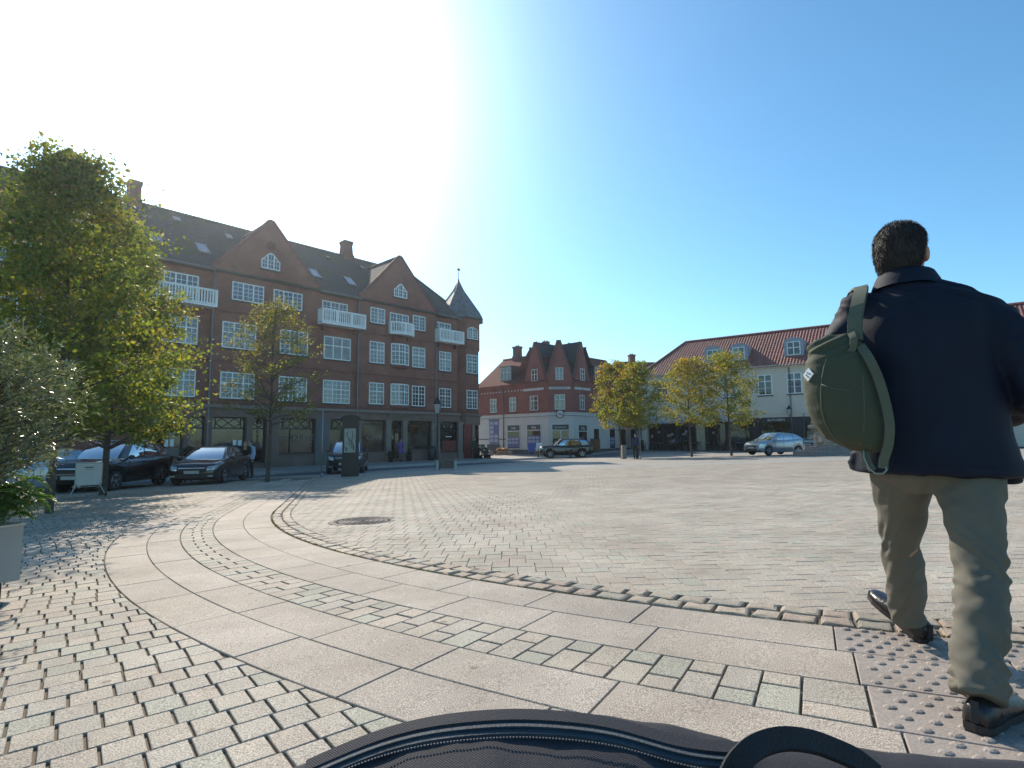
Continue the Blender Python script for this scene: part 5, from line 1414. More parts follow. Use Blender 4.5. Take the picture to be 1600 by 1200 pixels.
def car(label, loc, yaw, P, paintm, group='cars parked round the square', spoke=5):
    """P: L, W, H, belt, hood, nose, wr (wheel radius), wf, wb (axle x), cowl, wtop, rtop, rbot (cabin x), tumble, side windows"""
    L, W, H = P['L'], P['W'], P['H']
    o = thing('parked_car', label, 'car', tuple(loc), yaw, group)
    hw = W / 2; wr = P['wr']; belt = P['belt']; sill = P.get('sill', .2)
    xs = set()
    n = 44
    for k in range(n + 1): xs.add(round(-L / 2 + L * k / n, 4))
    for xw in (P['wf'], P['wb']):
        for k in range(-8, 9): xs.add(round(xw + k / 8 * wr * 1.13, 4))
    for k in (.01, .03, .06, .1, .16): xs.add(round(L / 2 - k, 4)); xs.add(round(-L / 2 + k, 4))
    xs = sorted(xs)
    def lerp(a, b, t): return a + (b - a) * max(0, min(1, t))
    def sm(t): t = max(0, min(1, t)); return t * t * (3 - 2 * t)
    def width(x):
        e = 1 - (max(0, x - L * .29) / (L * .21)) ** 2.4 * .2 - (max(0, -x - L * .33) / (L * .17)) ** 2.4 * .13
        return hw * e
    def top(x):
        if x > P['cowl']:
            t = (x - P['cowl']) / (L / 2 - P['cowl'])
            z = lerp(belt + .02, P['hood'], t) + .05 * math.sin(math.pi * min(1, t)) * (1 - t * .3)
            if t > .86: z -= (P['hood'] - P['nose']) * ((t - .86) / .14) ** 1.6
            return z
        if x < P['rbot']:
            t = (P['rbot'] - x) / (P['rbot'] + L / 2 + 1e-6)
            return belt + .03 + P.get('rise', .05) - P.get('rdrop', .06) * t ** 2 - (.25 * ((t - .8) / .2) ** 2 if t > .8 else 0)
        return belt + .03 + P.get('rise', .05) * max(0, min(1, (P['cowl'] - x) / (P['cowl'] - P['rbot'])))
    def bottom(x):
        b = sill
        for xw in (P['wf'], P['wb']):
            d = abs(x - xw); r = wr * 1.13
            if d < r: b = max(b, wr + math.sqrt(max(0, r * r - d * d)) * .97)
        b += .14 * sm((abs(x) - L / 2 + .35) / .35)
        return b
    rings = []
    for x in xs:
        w, t, b = width(x), top(x), bottom(x)
        b = min(b, t - .16)
        zm = max(b + .05, lerp(b, t, .42)); zs = t - .10
        sec = [(0, b + .02), (w * .72, b + .02), (w * .955, b), (w * .985, b + .03), (w * 1.0, zm), (w * .985, lerp(zm, zs, .7)), (w * .965, zs + .03), (w * .90, t - .012), (w * .62, t + .012), (0, t + .022)]
        full = sec + [(-y, z) for y, z in sec[-2:0:-1]]
        rings.append([Vector((x, y, z)) for y, z in full])
    B = MB(); B.loft(rings, True, 0, True)
    nr = len(rings[0])
    # dark underside
    for fi, f in enumerate(B.f):
        if len(f) == 4:
            k = f[0] % nr
            if k in (0, 1, nr - 1, nr - 2): B.m[fi] = 1
    # cabin
    xwb, xwt, xrt, xrb = P['cowl'] + .02, P['wtop'], P['rtop'], P['rbot']
    wb_, wt_ = hw * .93, hw * P.get('tum', .74)
    z0, z1 = belt - .02, H - .05
    def xf(v): return lerp(xwb, xwt, v) + .06 * math.sin(math.pi * v)
    def xr(v): return lerp(xrb, xrt, v) - P.get('rbulge', .05) * math.sin(math.pi * v)
    def wc(v): return lerp(wb_, wt_, v) + .03 * math.sin(math.pi * v)
    rise, rdr = P.get('rise', .05), P.get('roofdrop', .05)
    def zc(v, u=1.0): return lerp(z0 + rise * (1 - u), z1 - rdr * (1 - u) ** 2 - .03 * max(0, u - .7) ** 2 * 4, v)
    def side(u, v, sg, off=0):
        x = lerp(xr(v), xf(v), u); y = wc(v) * (1 - .10 * abs(2 * u - 1) ** 3) + off
        return Vector((x, sg * y, zc(v, u)))
    def front(u, v, off=0):
        t = 2 * u - 1; y = wc(v) * .90 * t
        return Vector((xf(v) + .10 * (1 - t * t) * (1 - .3 * v) + off, y, zc(v, 1.0)))
    def rear(u, v, off=0):
        t = 2 * u - 1; y = wc(v) * .90 * t
        return Vector((xr(v) - .07 * (1 - t * t) - off, y, zc(v, 0.0)))
    for sg in (-1, 1): B.grid(lambda u, v, sg=sg: side(u, v, sg), 16, 6)
    B.grid(lambda u, v: front(u, v), 10, 6); B.grid(lambda u, v: rear(u, v), 10, 6)
    def roof(u, v):
        t = 2 * v - 1; s = 2 * u - 1
        xe = lerp(xr(1) - .07 * (1 - t * t), xf(1) + .07 * (1 - t * t), u)
        y = wc(1) * (1 - .10 * abs(s) ** 3) * t
        return Vector((xe, y, zc(1, u) + .055 * (1 - abs(s) ** 3.0) * (1 - abs(t) ** 3.2)))
    B.grid(roof, 16, 12)
    # wheel arches lips, bumper strip
    body = B.build('body', [paintm, M_UNDER], o)
    g = MB(); g.grid(lambda u, v: front(.06 + .88 * u, .07 + .86 * v, .012), 10, 6); g.build('windscreen', M_CGLASS, o)
    g = MB(); g.grid(lambda u, v: rear(.09 + .82 * u, .18 + .70 * v, .012), 10, 6); g.build('rear_window', M_CGLASS, o)
    for sg in (-1, 1):
        for a, b in P['win']:
            g = MB()
            def sw(u, v):
                uu = lerp(a, b, u); vv = lerp(.10, .90, v)
                if b > .9: vv = lerp(.10, .90 - .0 * u, v)
                return side(uu, vv, sg, .008)
            g.grid(sw, 8, 5); g.build('side_window', M_CGLASS, o)
    # door gaps
    sm_ = MB()
    for sg in (-1, 1):
        for u in P['doors']:
            x = lerp(xr(0), xf(0), u); pts = []
            for k in range(7):
                z = lerp(sill + .08, belt - .06, k / 6); t_, b_ = top(x), bottom(x); zm = max(b_ + .05, lerp(b_, t_, .42)); w = width(x)
                y = w * (1.0 - .015 * abs(z - zm) / .3) + .003
                pts.append((x, sg * y, z))
            for p, q in zip(pts[:-1], pts[1:]): sm_.bar(p, q, .012, .006, 0, (0, 1, 0))
    sm_.build('door_gap', M_GRILL, o)
    for sg in (-1, 1):
        for u in P['doors'][1:]:
            x = lerp(xr(0), xf(0), u) + .16; h = MB(); h.cbox((x, sg * (width(x) * .985 + .015), belt - .13), (.17, .03, .03)); h.build('door_handle', paintm, o)
    # wheels
    for x in (P['wf'], P['wb']):
        for sg in (-1, 1):
            c = (x, sg * (hw - .115), wr)
            t = MB(); t.lathe([(wr * .62, -.10), (wr * .93, -.105), (wr, -.075), (wr, .075), (wr * .93, .105), (wr * .62, .10)], 28, c, 0, True, 'Y'); w = t.build('wheel', M_TYRE, o)
            r = MB(); yo = sg * .095
            r.lathe([(wr * .66, yo - .01 * sg), (wr * .66, yo + .006 * sg), (wr * .58, yo + .004 * sg), (wr * .57, yo - .05 * sg)], 28, c, 0, True, 'Y')
            for k in range(spoke):
                a = 2 * math.pi * k / spoke + .3
                for da in (-.13, .13):
                    r.bar((c[0] + wr * .12 * math.cos(a), c[1] + yo * .95, c[2] + wr * .12 * math.sin(a)), (c[0] + wr * .61 * math.cos(a + da), c[1] + yo, c[2] + wr * .61 * math.sin(a + da)), .035, .03, 0, (0, 1, 0))
            r.lathe([(wr * .15, yo - .03 * sg), (wr * .15, yo + .008 * sg), (.01, yo + .012 * sg)], 12, c, 0, True, 'Y')
            r.build('rim', M_RIM, w)
            d = MB(); d.lathe([(wr * .6, yo - .06 * sg), (wr * .3, yo - .055 * sg)], 20, c, 0, True, 'Y'); d.build('brake_disc', M_RIMD, w)
    # front: lamps, grille, bumper intake, plate
    def nosex(y): return L / 2 * 1.0 - (abs(y) / hw) ** 3 * .30 - .02
    def fpatch(y0, y1, za, zb, name, m, off=.02, n=6, skew=0.0):
        g = MB()
        def fn(u, v):
            y = lerp(y0, y1, u); z = lerp(za, zb, v) + skew * u
            ys = min(abs(y), hw * .97)
            # find body surface: march the stations from the nose
            best = None
            for x in xs[::-1]:
                if width(x) >= ys and top(x) >= z - .0 and bottom(x) <= z + .05: best = x; break
            return Vector(((best if best is not None else L / 2) + off, y, z))
        g.grid(fn, n, 3); return g.build(name, m, o)
    hz = P['nose']
    for sg in (-1, 1):
        fpatch(sg * hw * .56, sg * hw * .90, hz - .10, hz + .05, 'headlight', M_LAMP, .018, 6, .05)
        fpatch(sg * hw * .60, sg * hw * .80, .34, .40, 'fog_light', M_LAMP, .02, 4)
    fpatch(-hw * .48, hw * .48, hz - .16, hz - .01, 'grille', M_GRILL, .022, 10)
    fpatch(-hw * .62, hw * .62, .30, .44, 'lower_intake', M_GRILL, .02, 10)
    fpatch(-.26, .26, .46, .57, 'number_plate', M_PLATE, .04, 4)
    if P.get('chrome'): fpatch(-hw * .5, hw * .5, hz - .015, hz + .015, 'chrome_strip', M_CHROME, .03, 10)
    for sg in (-1, 1):
        g = MB(); g.grid(lambda u, v: Vector((-L / 2 + .0 + (u ** 2) * .16 - .012, sg * lerp(hw * .60, hw * .955, u), lerp(belt - .22, belt - .02, v))), 5, 3); g.build('tail_light', M_TAIL, o)
        mm = MB(); c = (xwb - .28, sg * (hw * .93 + .13), belt + .06); mm.sphere(c, (.07, .11, .075), 10, 8); mm.bar((c[0], sg * hw * .88, belt + .0), c, .05, .04); mm.build('side_mirror', paintm, o)
    if P.get('rails'):
        for sg in (-1, 1):
            rr = MB(); rr.tube([(xr(1) + .15, sg * wt_ * .88, z1 + .03), (xr(1) + .3, sg * wt_ * .9, z1 + .09), (xf(1) - .35, sg * wt_ * .9, z1 + .09), (xf(1) - .15, sg * wt_ * .88, z1 + .03)], .018, 6); rr.build('roof_rail', M_CHROME, o)
    return o

HATCH = dict(L=3.75, W=1.68, H=1.5, belt=.93, hood=.80, nose=.66, wr=.285, wf=1.18, wb=-1.22, cowl=.95, wtop=.22, rtop=-1.26, rbot=-1.79, tum=.72, sill=.2, rise=.12, roofdrop=.09, win=((.04, .30), (.34, .62), (.65, .90)), doors=(.33, .64, .9))
FOCUS = dict(L=4.36, W=1.82, H=1.47, belt=.94, hood=.78, nose=.66, wr=.32, wf=1.35, wb=-1.3, cowl=.98, wtop=.22, rtop=-1.3, rbot=-2.02, tum=.72, sill=.19, rise=.10, roofdrop=.10, win=((.05, .30), (.34, .62), (.65, .90)), doors=(.34, .64, .9), chrome=1)
SUV = dict(L=4.45, W=1.84, H=1.66, belt=1.07, hood=.97, nose=.80, wr=.35, wf=1.38, wb=-1.3, cowl=1.0, wtop=.35, rtop=-1.5, rbot=-2.12, tum=.76, sill=.27, rise=.08, roofdrop=.07, win=((.05, .28), (.32, .60), (.63, .90)), doors=(.30, .61, .9), chrome=1, rails=1)
SUVL = dict(L=4.7, W=1.85, H=1.68, belt=1.05, hood=.98, nose=.82, wr=.35, wf=1.42, wb=-1.38, cowl=1.05, wtop=.40, rtop=-1.75, rbot=-2.25, tum=.78, sill=.26, win=((.05, .28), (.32, .60), (.63, .90)), doors=(.30, .61, .9), rails=1, chrome=1)
def car_at(label, px, Y, yaw, P, paintm, **k):
    return car(label, at(px, Y), R(yaw), P, paintm, **k)
# yaw: direction of the bonnet measured from +X
car_at('pale silver car standing sideways at the far left behind the lime trunk', 72, 19.6, 200, HATCH, P_WHITE)
car_at('black car behind the white sign board, half hidden by the tree trunks', 183, 20.3, 273, SUV, P_BLACK)
car_at('shiny black hatchback seen from its front corner, left of the slender lime tree', 334, 22.9, 280, FOCUS, P_BLACK)
car_at('black sport utility car facing us head on, half hidden by the dark information pillar', 545, 30.2, 281, SUV, P_BLACK)
car_at('dark estate like sport utility car in profile before the corner building', 882, 49.8, 186, SUVL, P_DGREY)
car_at('silver blue small hatchback parked before the white building', 1209, 37.6, 199, HATCH, P_SILVER)
car_at('pale car mostly hidden behind the stone fountain', 1281, 47.5, 214, HATCH, P_GREY)
# ================================================================== STREET FURNITURE
M_BLKM = mat('black_painted_metal', (.02, .021, .022), .4, .3, .15, 8)
M_GALV = mat('galvanised_steel', (.32, .33, .34), .4, .8, .1, 9)
M_CONC = mat('pale_concrete', (.40, .39, .37), .8, 0, .12, 5, .15, 40)
M_WOOD = mat('weathered_wood', (.13, .095, .07), .8, 0, .3, 9, .2, 60)
# information pillar with a curved top and a map case
kp = at(548, 24.4)
k = thing('information_pillar', 'tall black information pillar with a curved top and a pale map, before the black car', 'information pillar', tuple(kp), R(10))
t = MB(); t.box(-.33, .33, -.15, .15, -.05, 2.42); t.box(-.35, .35, -.17, .17, -.06, .75); t.build('body', M_BLKM, k)
t = MB(); n = 12
arc = [(.44 * math.cos(math.pi * (1 - i / n)), 2.42 + .24 * math.sin(math.pi * i / n)) for i in range(n + 1)]
t.prism(arc + [(x * .93, z - .05) for x, z in arc[::-1]], -.22, .24); t.prism(arc[::-1], -.13, .13); t.build('curved_top', M_BLKM, k)
t = MB(); t.box(-.25, .22, -.172, -.16, 1.02, 2.05); mp = t.build('map', mat('pale_map', (.30, .33, .29), .5, 0, .18, 6), k)
t = MB()
for a, b, w in (((-.15, 1.9), (.0, 1.3), .03), ((.1, 1.95), (.05, 1.2), .025), ((-.02, 1.6), (.17, 1.25), .04), ((-.2, 1.25), (-.12, 1.1), .05), ((.12, 1.3), (.15, 1.12), .06)): t.bar((a[0], -.176, a[1]), (b[0], -.176, b[1]), w, .004, 0, (0, 1, 0))
t.build('map_lines', mat('map_ink', (.05, .06, .05), .6), mp)
# thin poles
for px, Y, h, lab in ((503.5, 25.4, 3.0, 'thin grey steel pole left of the information pillar'), (1000, 39.0, 2.6, 'pale steel pole beside the right hand tree trunk of the pair')):
    o = thing('sign_pole', lab, 'pole', tuple(at(px, Y)), 0)
    t = MB(); t.tube([(0, 0, -.1), (0, 0, h)], .03, 8); t.sphere((0, 0, h), .032, 8, 5); t.build('pole', M_GALV, o)
    t = MB(); t.lathe([(.06, -.05), (.06, .12), (.032, .14)], 10); t.build('base_sleeve', M_GALV, o)
# street lamp
lp = at(683.5, 30.5)
o = thing('street_lamp', 'old fashioned black street lamp with a four sided lantern, beside the bench', 'street lamp', tuple(lp))
t = MB(); t.lathe([(.14, -.1), (.14, .25), (.10, .35), (.09, .8), (.06, .9), (.05, 2.2), (.07, 2.25), (.045, 2.3), (.035, 2.9), (.06, 2.95), (.02, 3.02)], 12); t.bar((-.3, 0, 2.5), (.3, 0, 2.5), .025, .025); t.build('post', M_BLKM, o)
t = MB()
for q in range(4):
    a = math.pi / 4 + q * math.pi / 2; t.bar((.15 * math.cos(a), .15 * math.sin(a), 3.0), (.25 * math.cos(a), .25 * math.sin(a), 3.5), .025, .025)
t.lathe([(.27, 3.5), (.30, 3.53), (.14, 3.72), (.13, 3.78), (.05, 3.86), (.015, 3.95)], 4, (0, 0, 0), 0, False, 'Z', math.pi / 4); t.build('lantern_frame', M_BLKM, o)
t = MB(); t.lathe([(.15, 3.0), (.245, 3.49)], 4, (0, 0, 0), 0, False, 'Z', math.pi / 4); t.build('lantern_glass', mat('milky_lamp_glass', (.34, .34, .33), .4), o)
# bench
bp2 = at(697, 29.6)
o = thing('bench', 'wooden backless bench with two pale concrete end blocks under the street lamp', 'bench', tuple(bp2), R(10))
for sx in (-.47, .47):
    t = MB(); t.box(sx - .07, sx + .07, -.24, .24, -.05, .46); t.build('end_block', M_CONC, o)
t = MB()
for q in range(5): t.box(-.62, .62, -.24 + q * .1, -.16 + q * .1, .462, .51)
t.build('seat', M_WOOD, o)
t = MB()
for q in range(4): t.box(-.4, .4, -.2, -.17, .05 + q * .1, .145 + q * .1)
t.box(-.4, .4, -.165, -.15, .05, .445)
t.build('front_board', M_WOOD, o)
# A-board on bent tube legs
sb = at(142, 16.0)
o = thing('sign_board', 'white pavement sign on bent tube legs with small wheels, before the black car', 'sign board', tuple(sb), R(38))
M_BOARD = mat('white_board', (.50, .50, .47), .6, 0, .07, 4)
t = MB(); t.box(-.29, .29, -.03, -.012, .34, .93); b = t.build('board', M_BOARD, o)
t = MB()
for a in ((-.31, -.29, .33, .95), (.29, .31, .33, .95), (-.29, .29, .32, .34), (-.29, .29, .93, .96)): t.box(a[0], a[1], -.035, .0, a[2], a[3])
t.build('frame', M_GALV, o)
t = MB(); t.box(-.10, .10, -.034, -.031, .81, .84); t.box(-.09, .09, -.034, -.031, .76, .768); t.build('print', M_SIGN, b)
t = MB()
for sx in (-1, 1):
    for sy in (-1, 1): t.tube([(sx * .26, sy * .015, .4), (sx * .28, sy * .04, .3), (sx * .42, sy * .26, .02)], .014, 6)
t.tube([(-.3, 0, .28), (.3, 0, .28)], .012, 6); t.build('leg', M_GALV, o)
for q in (-1, 1):
    t = MB(); t.lathe([(.05, -.015), (.05, .015)], 12, (.40, q * .25, .05), 0, True, 'X'); t.build('wheel', M_TYRE, o)
# bollards before the dark car, stone post, litter bin
for px, Y, lab in ((840.5, 48.0, 'short dark bollard under the bonnet of the dark car'), (891, 48.0, 'short dark bollard under the rear doors of the dark car'), (864, 48.2, 'short dark bollard between the front wheel and the doors of the dark car')):
    o = thing('bollard', lab, 'bollard', tuple(at(px, Y)), 0, 'bollards before the corner building')
    t = MB(); t.lathe([(.10, -.1), (.10, .08), (.075, .12), (.07, .62), (.09, .66), (.08, .74), (.03, .78)], 10); t.build('post', mat('rusty_bollard', (.05, .035, .028), .6, .3, .25, 12), o)
o = thing('stone_post', 'square grey stone post between the two trunks of the tree pair', 'stone post', tuple(at(974, 40.5)), R(10))
t = MB(); t.loft([[(-s, -s, z), (s, -s, z), (s, s, z), (-s, s, z)] for s, z in ((.15, -.1), (.15, .85), (.13, .95))], True, 0, False); t.build('shaft', mat('grey_granite_post', (.22, .205, .19), .85, 0, .2, 12, .2, 60), o)
t = MB(); t.lathe([(.155, .2), (.158, .22), (.158, .28), (.155, .3)], 4, (0, 0, 0), 0, False, 'Z', math.pi / 4); t.build('band', M_BLKM, o)
def on_pave(s, off, dz=0.13): return bw(s, off, dz + .16 * max(0, (4.4 - off) / 5))
o = thing('litter_bin', 'dark litter bin against the shop front, right of the shop door', 'litter bin', tuple(on_pave(-5.6, .7)), R(BA))
t = MB(); t.lathe([(.27, 0), (.30, .1), (.31, .9), (.28, .95)], 16); t.build('drum', M_BLKM, o)
t = MB(); t.lathe([(.31, .95), (.32, 1.0), (.22, 1.12), (.02, 1.15)], 16); t.build('lid', M_BLKM, o)
for s, lab in ((-9.3, 'dark tub plant left of the shop doorway'), (-7.65, 'dark tub plant right of the shop doorway')):
    o = thing('tub_plant', lab, 'plant', tuple(on_pave(s, .6)), 0, 'tub plants at the shop door')
    t = MB(); t.lathe([(.16, 0), (.2, .35), (.21, .38), (.18, .38)], 12); t.build('tub', M_BLKM, o)
    P = np.random.default_rng(int(-s * 7)).normal(size=(260, 3)) * .13 + np.array([0, 0, .58]); leaf_mesh('foliage', P, np.random.default_rng(2).normal(size=(260, 3)), np.full(260, .1), np.full(260, .05), np.tile([[.03, .05, .02]], (260, 1)), M_LEAF, o)
# flower and pumpkin stand at the corner: crates with orange and white fruit
M_PUMP = mat('pumpkin_orange', (.42, .16, .03), .55, 0, .2, 8); M_PUMP2 = mat('pale_gourd', (.48, .40, .30), .6, 0, .2, 8)
M_CRATE = mat('crate_wood', (.33, .25, .18), .8, 0, .2, 9)
cr_n = 0
for px, Y, mp_, lab in ((756, 55.0, M_PUMP2, 'low wooden crate of pale gourds, leftmost at the building corner'), (764, 54.6, M_PUMP2, 'second wooden crate from the left, filled with pale gourds'), (781, 54.4, M_PUMP, 'wooden crate heaped with orange pumpkins just right of the stool'), (788, 54.3, M_PUMP, 'tall heap of orange pumpkins in a wooden crate before the drainpipe'), (794, 54.3, M_PUMP2, 'rightmost wooden crate of pale gourds by the corner shop window')):
    p = at(px, Y, .12); o = thing('crate', lab, 'crate', tuple(p), R(rnd.uniform(-12, 12)), 'crates of pumpkins and gourds')
    t = MB()
    for z in (.02, .16, .30): t.box(-.34, .34, -.27, -.25, z, z + .11); t.box(-.34, .34, .25, .27, z, z + .11); t.box(-.36, -.34, -.27, .27, z, z + .11); t.box(.34, .36, -.27, .27, z, z + .11)
    t.box(-.34, .34, -.25, .25, 0, .02); t.build('box', M_CRATE, o)
    t = MB(); hgt = .42 if mp_ is M_PUMP else .33
    for q in range(14 if mp_ is M_PUMP else 9):
        r_ = rnd.uniform(.09, .14); t.sphere((rnd.uniform(-.24, .24), rnd.uniform(-.17, .17), hgt + rnd.uniform(-.06, .22 if mp_ is M_PUMP else .04)), (r_, r_, r_ * .8), 10, 7)
    t.build('gourds', mp_, o)
# dark red folding stool
o = thing('folding_stool', 'dark red folding stool in front of the crates of gourds', 'stool', tuple(at(772.5, 53.0, .0)), R(5))
M_RED = mat('dark_red_stool', (.09, .02, .018), .6)
t = MB(); t.box(-.24, .24, -.2, .2, .62, .66); t.build('seat', M_RED, o)
for sy in (-.18, .18):
    t = MB(); t.bar((-.3, sy, 0), (.2, sy, .62), .06, .04); t.build('leg', M_RED, o)
    t = MB(); t.bar((.26, sy, 0), (-.05, sy, .38), .06, .04); t.build('leg', M_RED, o)
# two advertising boards before the corner shop window
for px, lab, m_ in ((830.5, 'blue advertising board on thin legs before the corner shop window', mat('blue_board', (.06, .10, .34), .5)), (842.5, 'white advertising board leaning behind the bonnet of the dark car', M_PAPER)):
    o = thing('advertising_board', lab, 'sign board', tuple(at(px, 53.6, .1)), R(-20))
    t = MB(); t.add([(-.32, -.15, .35), (.32, -.15, .35), (.32, .05, 1.15), (-.32, .05, 1.15), (-.32, -.13, .33), (.32, -.13, .33), (.32, .08, 1.15), (-.32, .08, 1.15)], [(0, 1, 2, 3), (7, 6, 5, 4), (0, 3, 7, 4), (1, 5, 6, 2), (2, 6, 7, 3), (0, 4, 5, 1)]); t.build('board', m_, o)
    t = MB()
    for sx in (-.3, .3): t.bar((sx, -.22, 0), (sx, .06, 1.12), .03, .03); t.bar((sx, .35, 0), (sx, .08, 1.12), .03, .03)
    t.build('leg', M_GALV, o)
o = thing('cabinet', 'orange brown wooden cabinet by the corner shop, right of the dark car', 'cabinet', tuple(at(930.5, 57.0, .15)), R(47))
t = MB(); t.box(-.45, .45, -.25, .25, .05, 1.15); t.build('case', mat('orange_wood', (.22, .085, .035), .6, 0, .15, 5), o)
t = MB(); t.box(-.49, .49, -.29, .29, 1.152, 1.2); t.box(-.47, .47, -.27, .27, -.05, .048); t.build('top', M_WOOD, o)
t = MB(); t.box(-.42, -.02, -.27, -.252, .1, 1.1); t.box(.02, .42, -.27, -.252, .1, 1.1); t.build('door', mat('orange_wood', (.22, .085, .035)), o)
# display rack and flower boxes by the turret door
o = thing('display_rack', 'dark stepped display rack with pots beside the turret door', 'rack', tuple(on_pave(-.55, 1.2)), R(BA))
t = MB()
for q in range(3): t.box(-.5, .5, -.45 + q * .28, -.2 + q * .28, .25 + q * .3, .29 + q * .3)
for sx in (-.48, .45):
    t.box(sx, sx + .04, -.45, .4, 0, .25); t.box(sx, sx + .04, -.1, .4, .25, .85)
t.build('shelf', M_DARK, o)
for q in range(3):
    for j in range(4):
        t = MB(); c = (-.36 + j * .24, -.33 + q * .28, .29 + q * .3); t.lathe([(.06, 0), (.08, .12), (.065, .12)], 10, c); p = t.build('pot', M_CREAM if (q + j) % 3 == 0 else M_BRICKD, o)
        t = MB(); t.sphere((c[0], c[1], c[2] + .17), .09, 8, 6); t.build('plant', mat('small_pot_plant', (.05, .07, .03), .8, 0, .4, 20), p)

# cafe tables and chairs under the awning
M_CAFE = mat('dark_cafe_metal', (.05, .05, .052), .4, .4, .2, 9); M_CTOP = mat('cafe_table_top', (.20, .185, .17), .4, 0, .1, 5)
def wx(s, o): 
    p = frame_xf((WC[0], WC[1], 0), WA) @ Vector((s, -o, 0)); return Vector((p.x, p.y, gz(p.x, p.y) + .04))
def cafe_table():
    o = thing('cafe_table', 'x', 'table', (0, 0, 0), 0, 'tables before the white building')
    t = MB(); t.box(-.35, .35, -.35, .35, .72, .75); t.build('tabletop', M_CTOP, o)
    t = MB(); t.tube([(0, 0, .02), (0, 0, .72)], .03, 8); t.bar((-.25, 0, .02), (.25, 0, .02), .05, .04); t.bar((0, -.25, .021), (0, .25, .021), .05, .04); t.build('pedestal', M_CAFE, o)
    return o
def cafe_chair():
    o = thing('cafe_chair', 'x', 'chair', (0, 0, 0), 0, 'chairs before the white building')
    t = MB(); t.box(-.21, .21, -.2, .22, .44, .47); t.build('seat', M_CAFE, o)
    t = MB()
    for z in (.58, .68, .78): t.box(-.2, .2, .2, .225, z, z + .06)
    for sx in (-.2, .2): t.bar((sx, .21, .44), (sx, .24, .88), .03, .03)
    t.build('backrest', M_CAFE, o)
    for sx in (-.19, .19):
        for sy in (-.18, .2):
            t = MB(); t.bar((sx, sy, 0), (sx * .95, sy * .95, .44), .028, .028); t.build('leg', M_CAFE, o)
    return o
ct = cafe_table(); cc = cafe_chair(); first = True
for i, s in enumerate((-3.4, -1.9, -.4, 1.3, 2.7, 4.2, 5.8)):
    q = ct if i == 0 else copy_tree(ct)
    q.location = wx(s, 1.5); q.rotation_euler.z = R(WA + (3, -4, 6, 0, -5, 4, 2)[i])
    nth = ('first', 'second', 'third', 'fourth', 'fifth', 'sixth', 'seventh')[i]
    q['label'] = nth + ' cafe table from the left, set out under the grey awnings'
    for sd_ in (-1, 1):
        c = cc if first else copy_tree(cc); first = False
        c.location = wx(s + sd_ * .58, 1.5 + .05 * sd_); c.rotation_euler.z = R(WA) + (math.pi / 2 if sd_ < 0 else -math.pi / 2) + rnd.uniform(-.3, .3)
        c['label'] = ('left' if sd_ < 0 else 'right') + ' hand slatted chair at the ' + nth + ' cafe table from the left, under the awnings'
for s, lab in ((-3.95, 'dark hedge box at the left end of the cafe seating'), (1.0, 'dark hedge box in the middle of the cafe seating'), (6.55, 'dark hedge box at the right end of the cafe seating')):
    o = thing('hedge_box', lab, 'planter', tuple(wx(s, 1.6)), R(WA), 'hedge boxes round the cafe seating')
    t = MB(); t.box(-.2, .2, -.7, .7, 0, .5); t.build('box', M_CHAR, o)
    g_ = np.random.default_rng(int(s * 10 + 90)); P = g_.random((1100, 3)) * np.array([.44, 1.4, .55]) + np.array([-.22, -.7, .48]); leaf_mesh('foliage', P, g_.normal(size=(1100, 3)), g_.uniform(.06, .1, 1100), g_.uniform(.04, .06, 1100), np.array([[.035, .06, .02]]) * g_.uniform(.6, 1.5, (1100, 1)), M_LEAF, o)

# stone fountain on two steps
M_SAND = mat('fountain_sandstone', (.42, .33, .25), .85, 0, .2, 7, .3, 50); M_STEP = mat('fountain_granite_step', (.27, .215, .19), .8, 0, .22, 9, .2, 60)
fp = at(1296, 34.5)
o = thing('fountain', 'old sandstone fountain with a panelled pedestal, basin rim and carved figures, on two round steps', 'fountain', tuple(fp), R(18))
t = MB(); t.lathe([(2.2, -.3), (2.2, .22), (2.14, .24), (1.4, .24)], 8, (0, 0, 0), 0, False, 'Z', .39); t.lathe([(1.46, .2), (1.46, .5), (1.41, .52), (.8, .52)], 8, (0, 0, 0), 0, False, 'Z', .39); t.build('step', M_STEP, o)
t = MB(); t.lathe([(.72, .5), (.78, .55), (.80, .66), (.86, .74), (.86, 1.42), (.92, 1.5), (.98, 1.56)], 8, (0, 0, 0), 0, False, 'Z', .39); t.build('pedestal', M_SAND, o)
t = MB()
for q in range(8):
    a = q * math.pi / 4 + .39 + math.pi / 8; M_ = Matrix.Rotation(a, 4, 'Z')
    for b0, b1 in (((-.24, .82), (.24, .82)), ((-.24, 1.32), (.24, 1.32)), ((-.24, .82), (-.24, 1.32)), ((.24, .82), (.24, 1.32))):
        t.bar(M_ @ Vector((.80, b0[0], b0[1])), M_ @ Vector((.80, b1[0], b1[1])), .05, .05)
t.build('panel_moulding', M_SAND, o)
t = MB(); t.lathe([(.98, 1.56), (1.1, 1.6), (1.14, 1.68), (1.12, 1.8), (1.0, 1.82), (.5, 1.80)], 20); t.build('basin_rim', M_SAND, o)
for a in (2.6, 3.9, .9, 5.3):
    t = MB(); c = Vector((.86 * math.cos(a), .86 * math.sin(a), 1.82))
    t.tube([c + Vector((0, 0, -.05)), c + Vector((.0, 0, .16)), c + Vector((.05, .02, .30)), c + Vector((.02, .0, .42))], [.13, .12, .08, .05], 8); t.sphere(c + Vector((.02, -.02, .48)), (.07, .07, .085), 8, 6)
    t.tube([c + Vector((.1, 0, .28)), c + Vector((.15, -.08, .12)), c + Vector((.1, -.16, .05))], .03, 6); t.tube([c + Vector((-.1, 0, .28)), c + Vector((-.16, -.05, .15)), c + Vector((-.08, -.14, .06))], .03, 6); t.build('carved_figure', M_SAND, o)
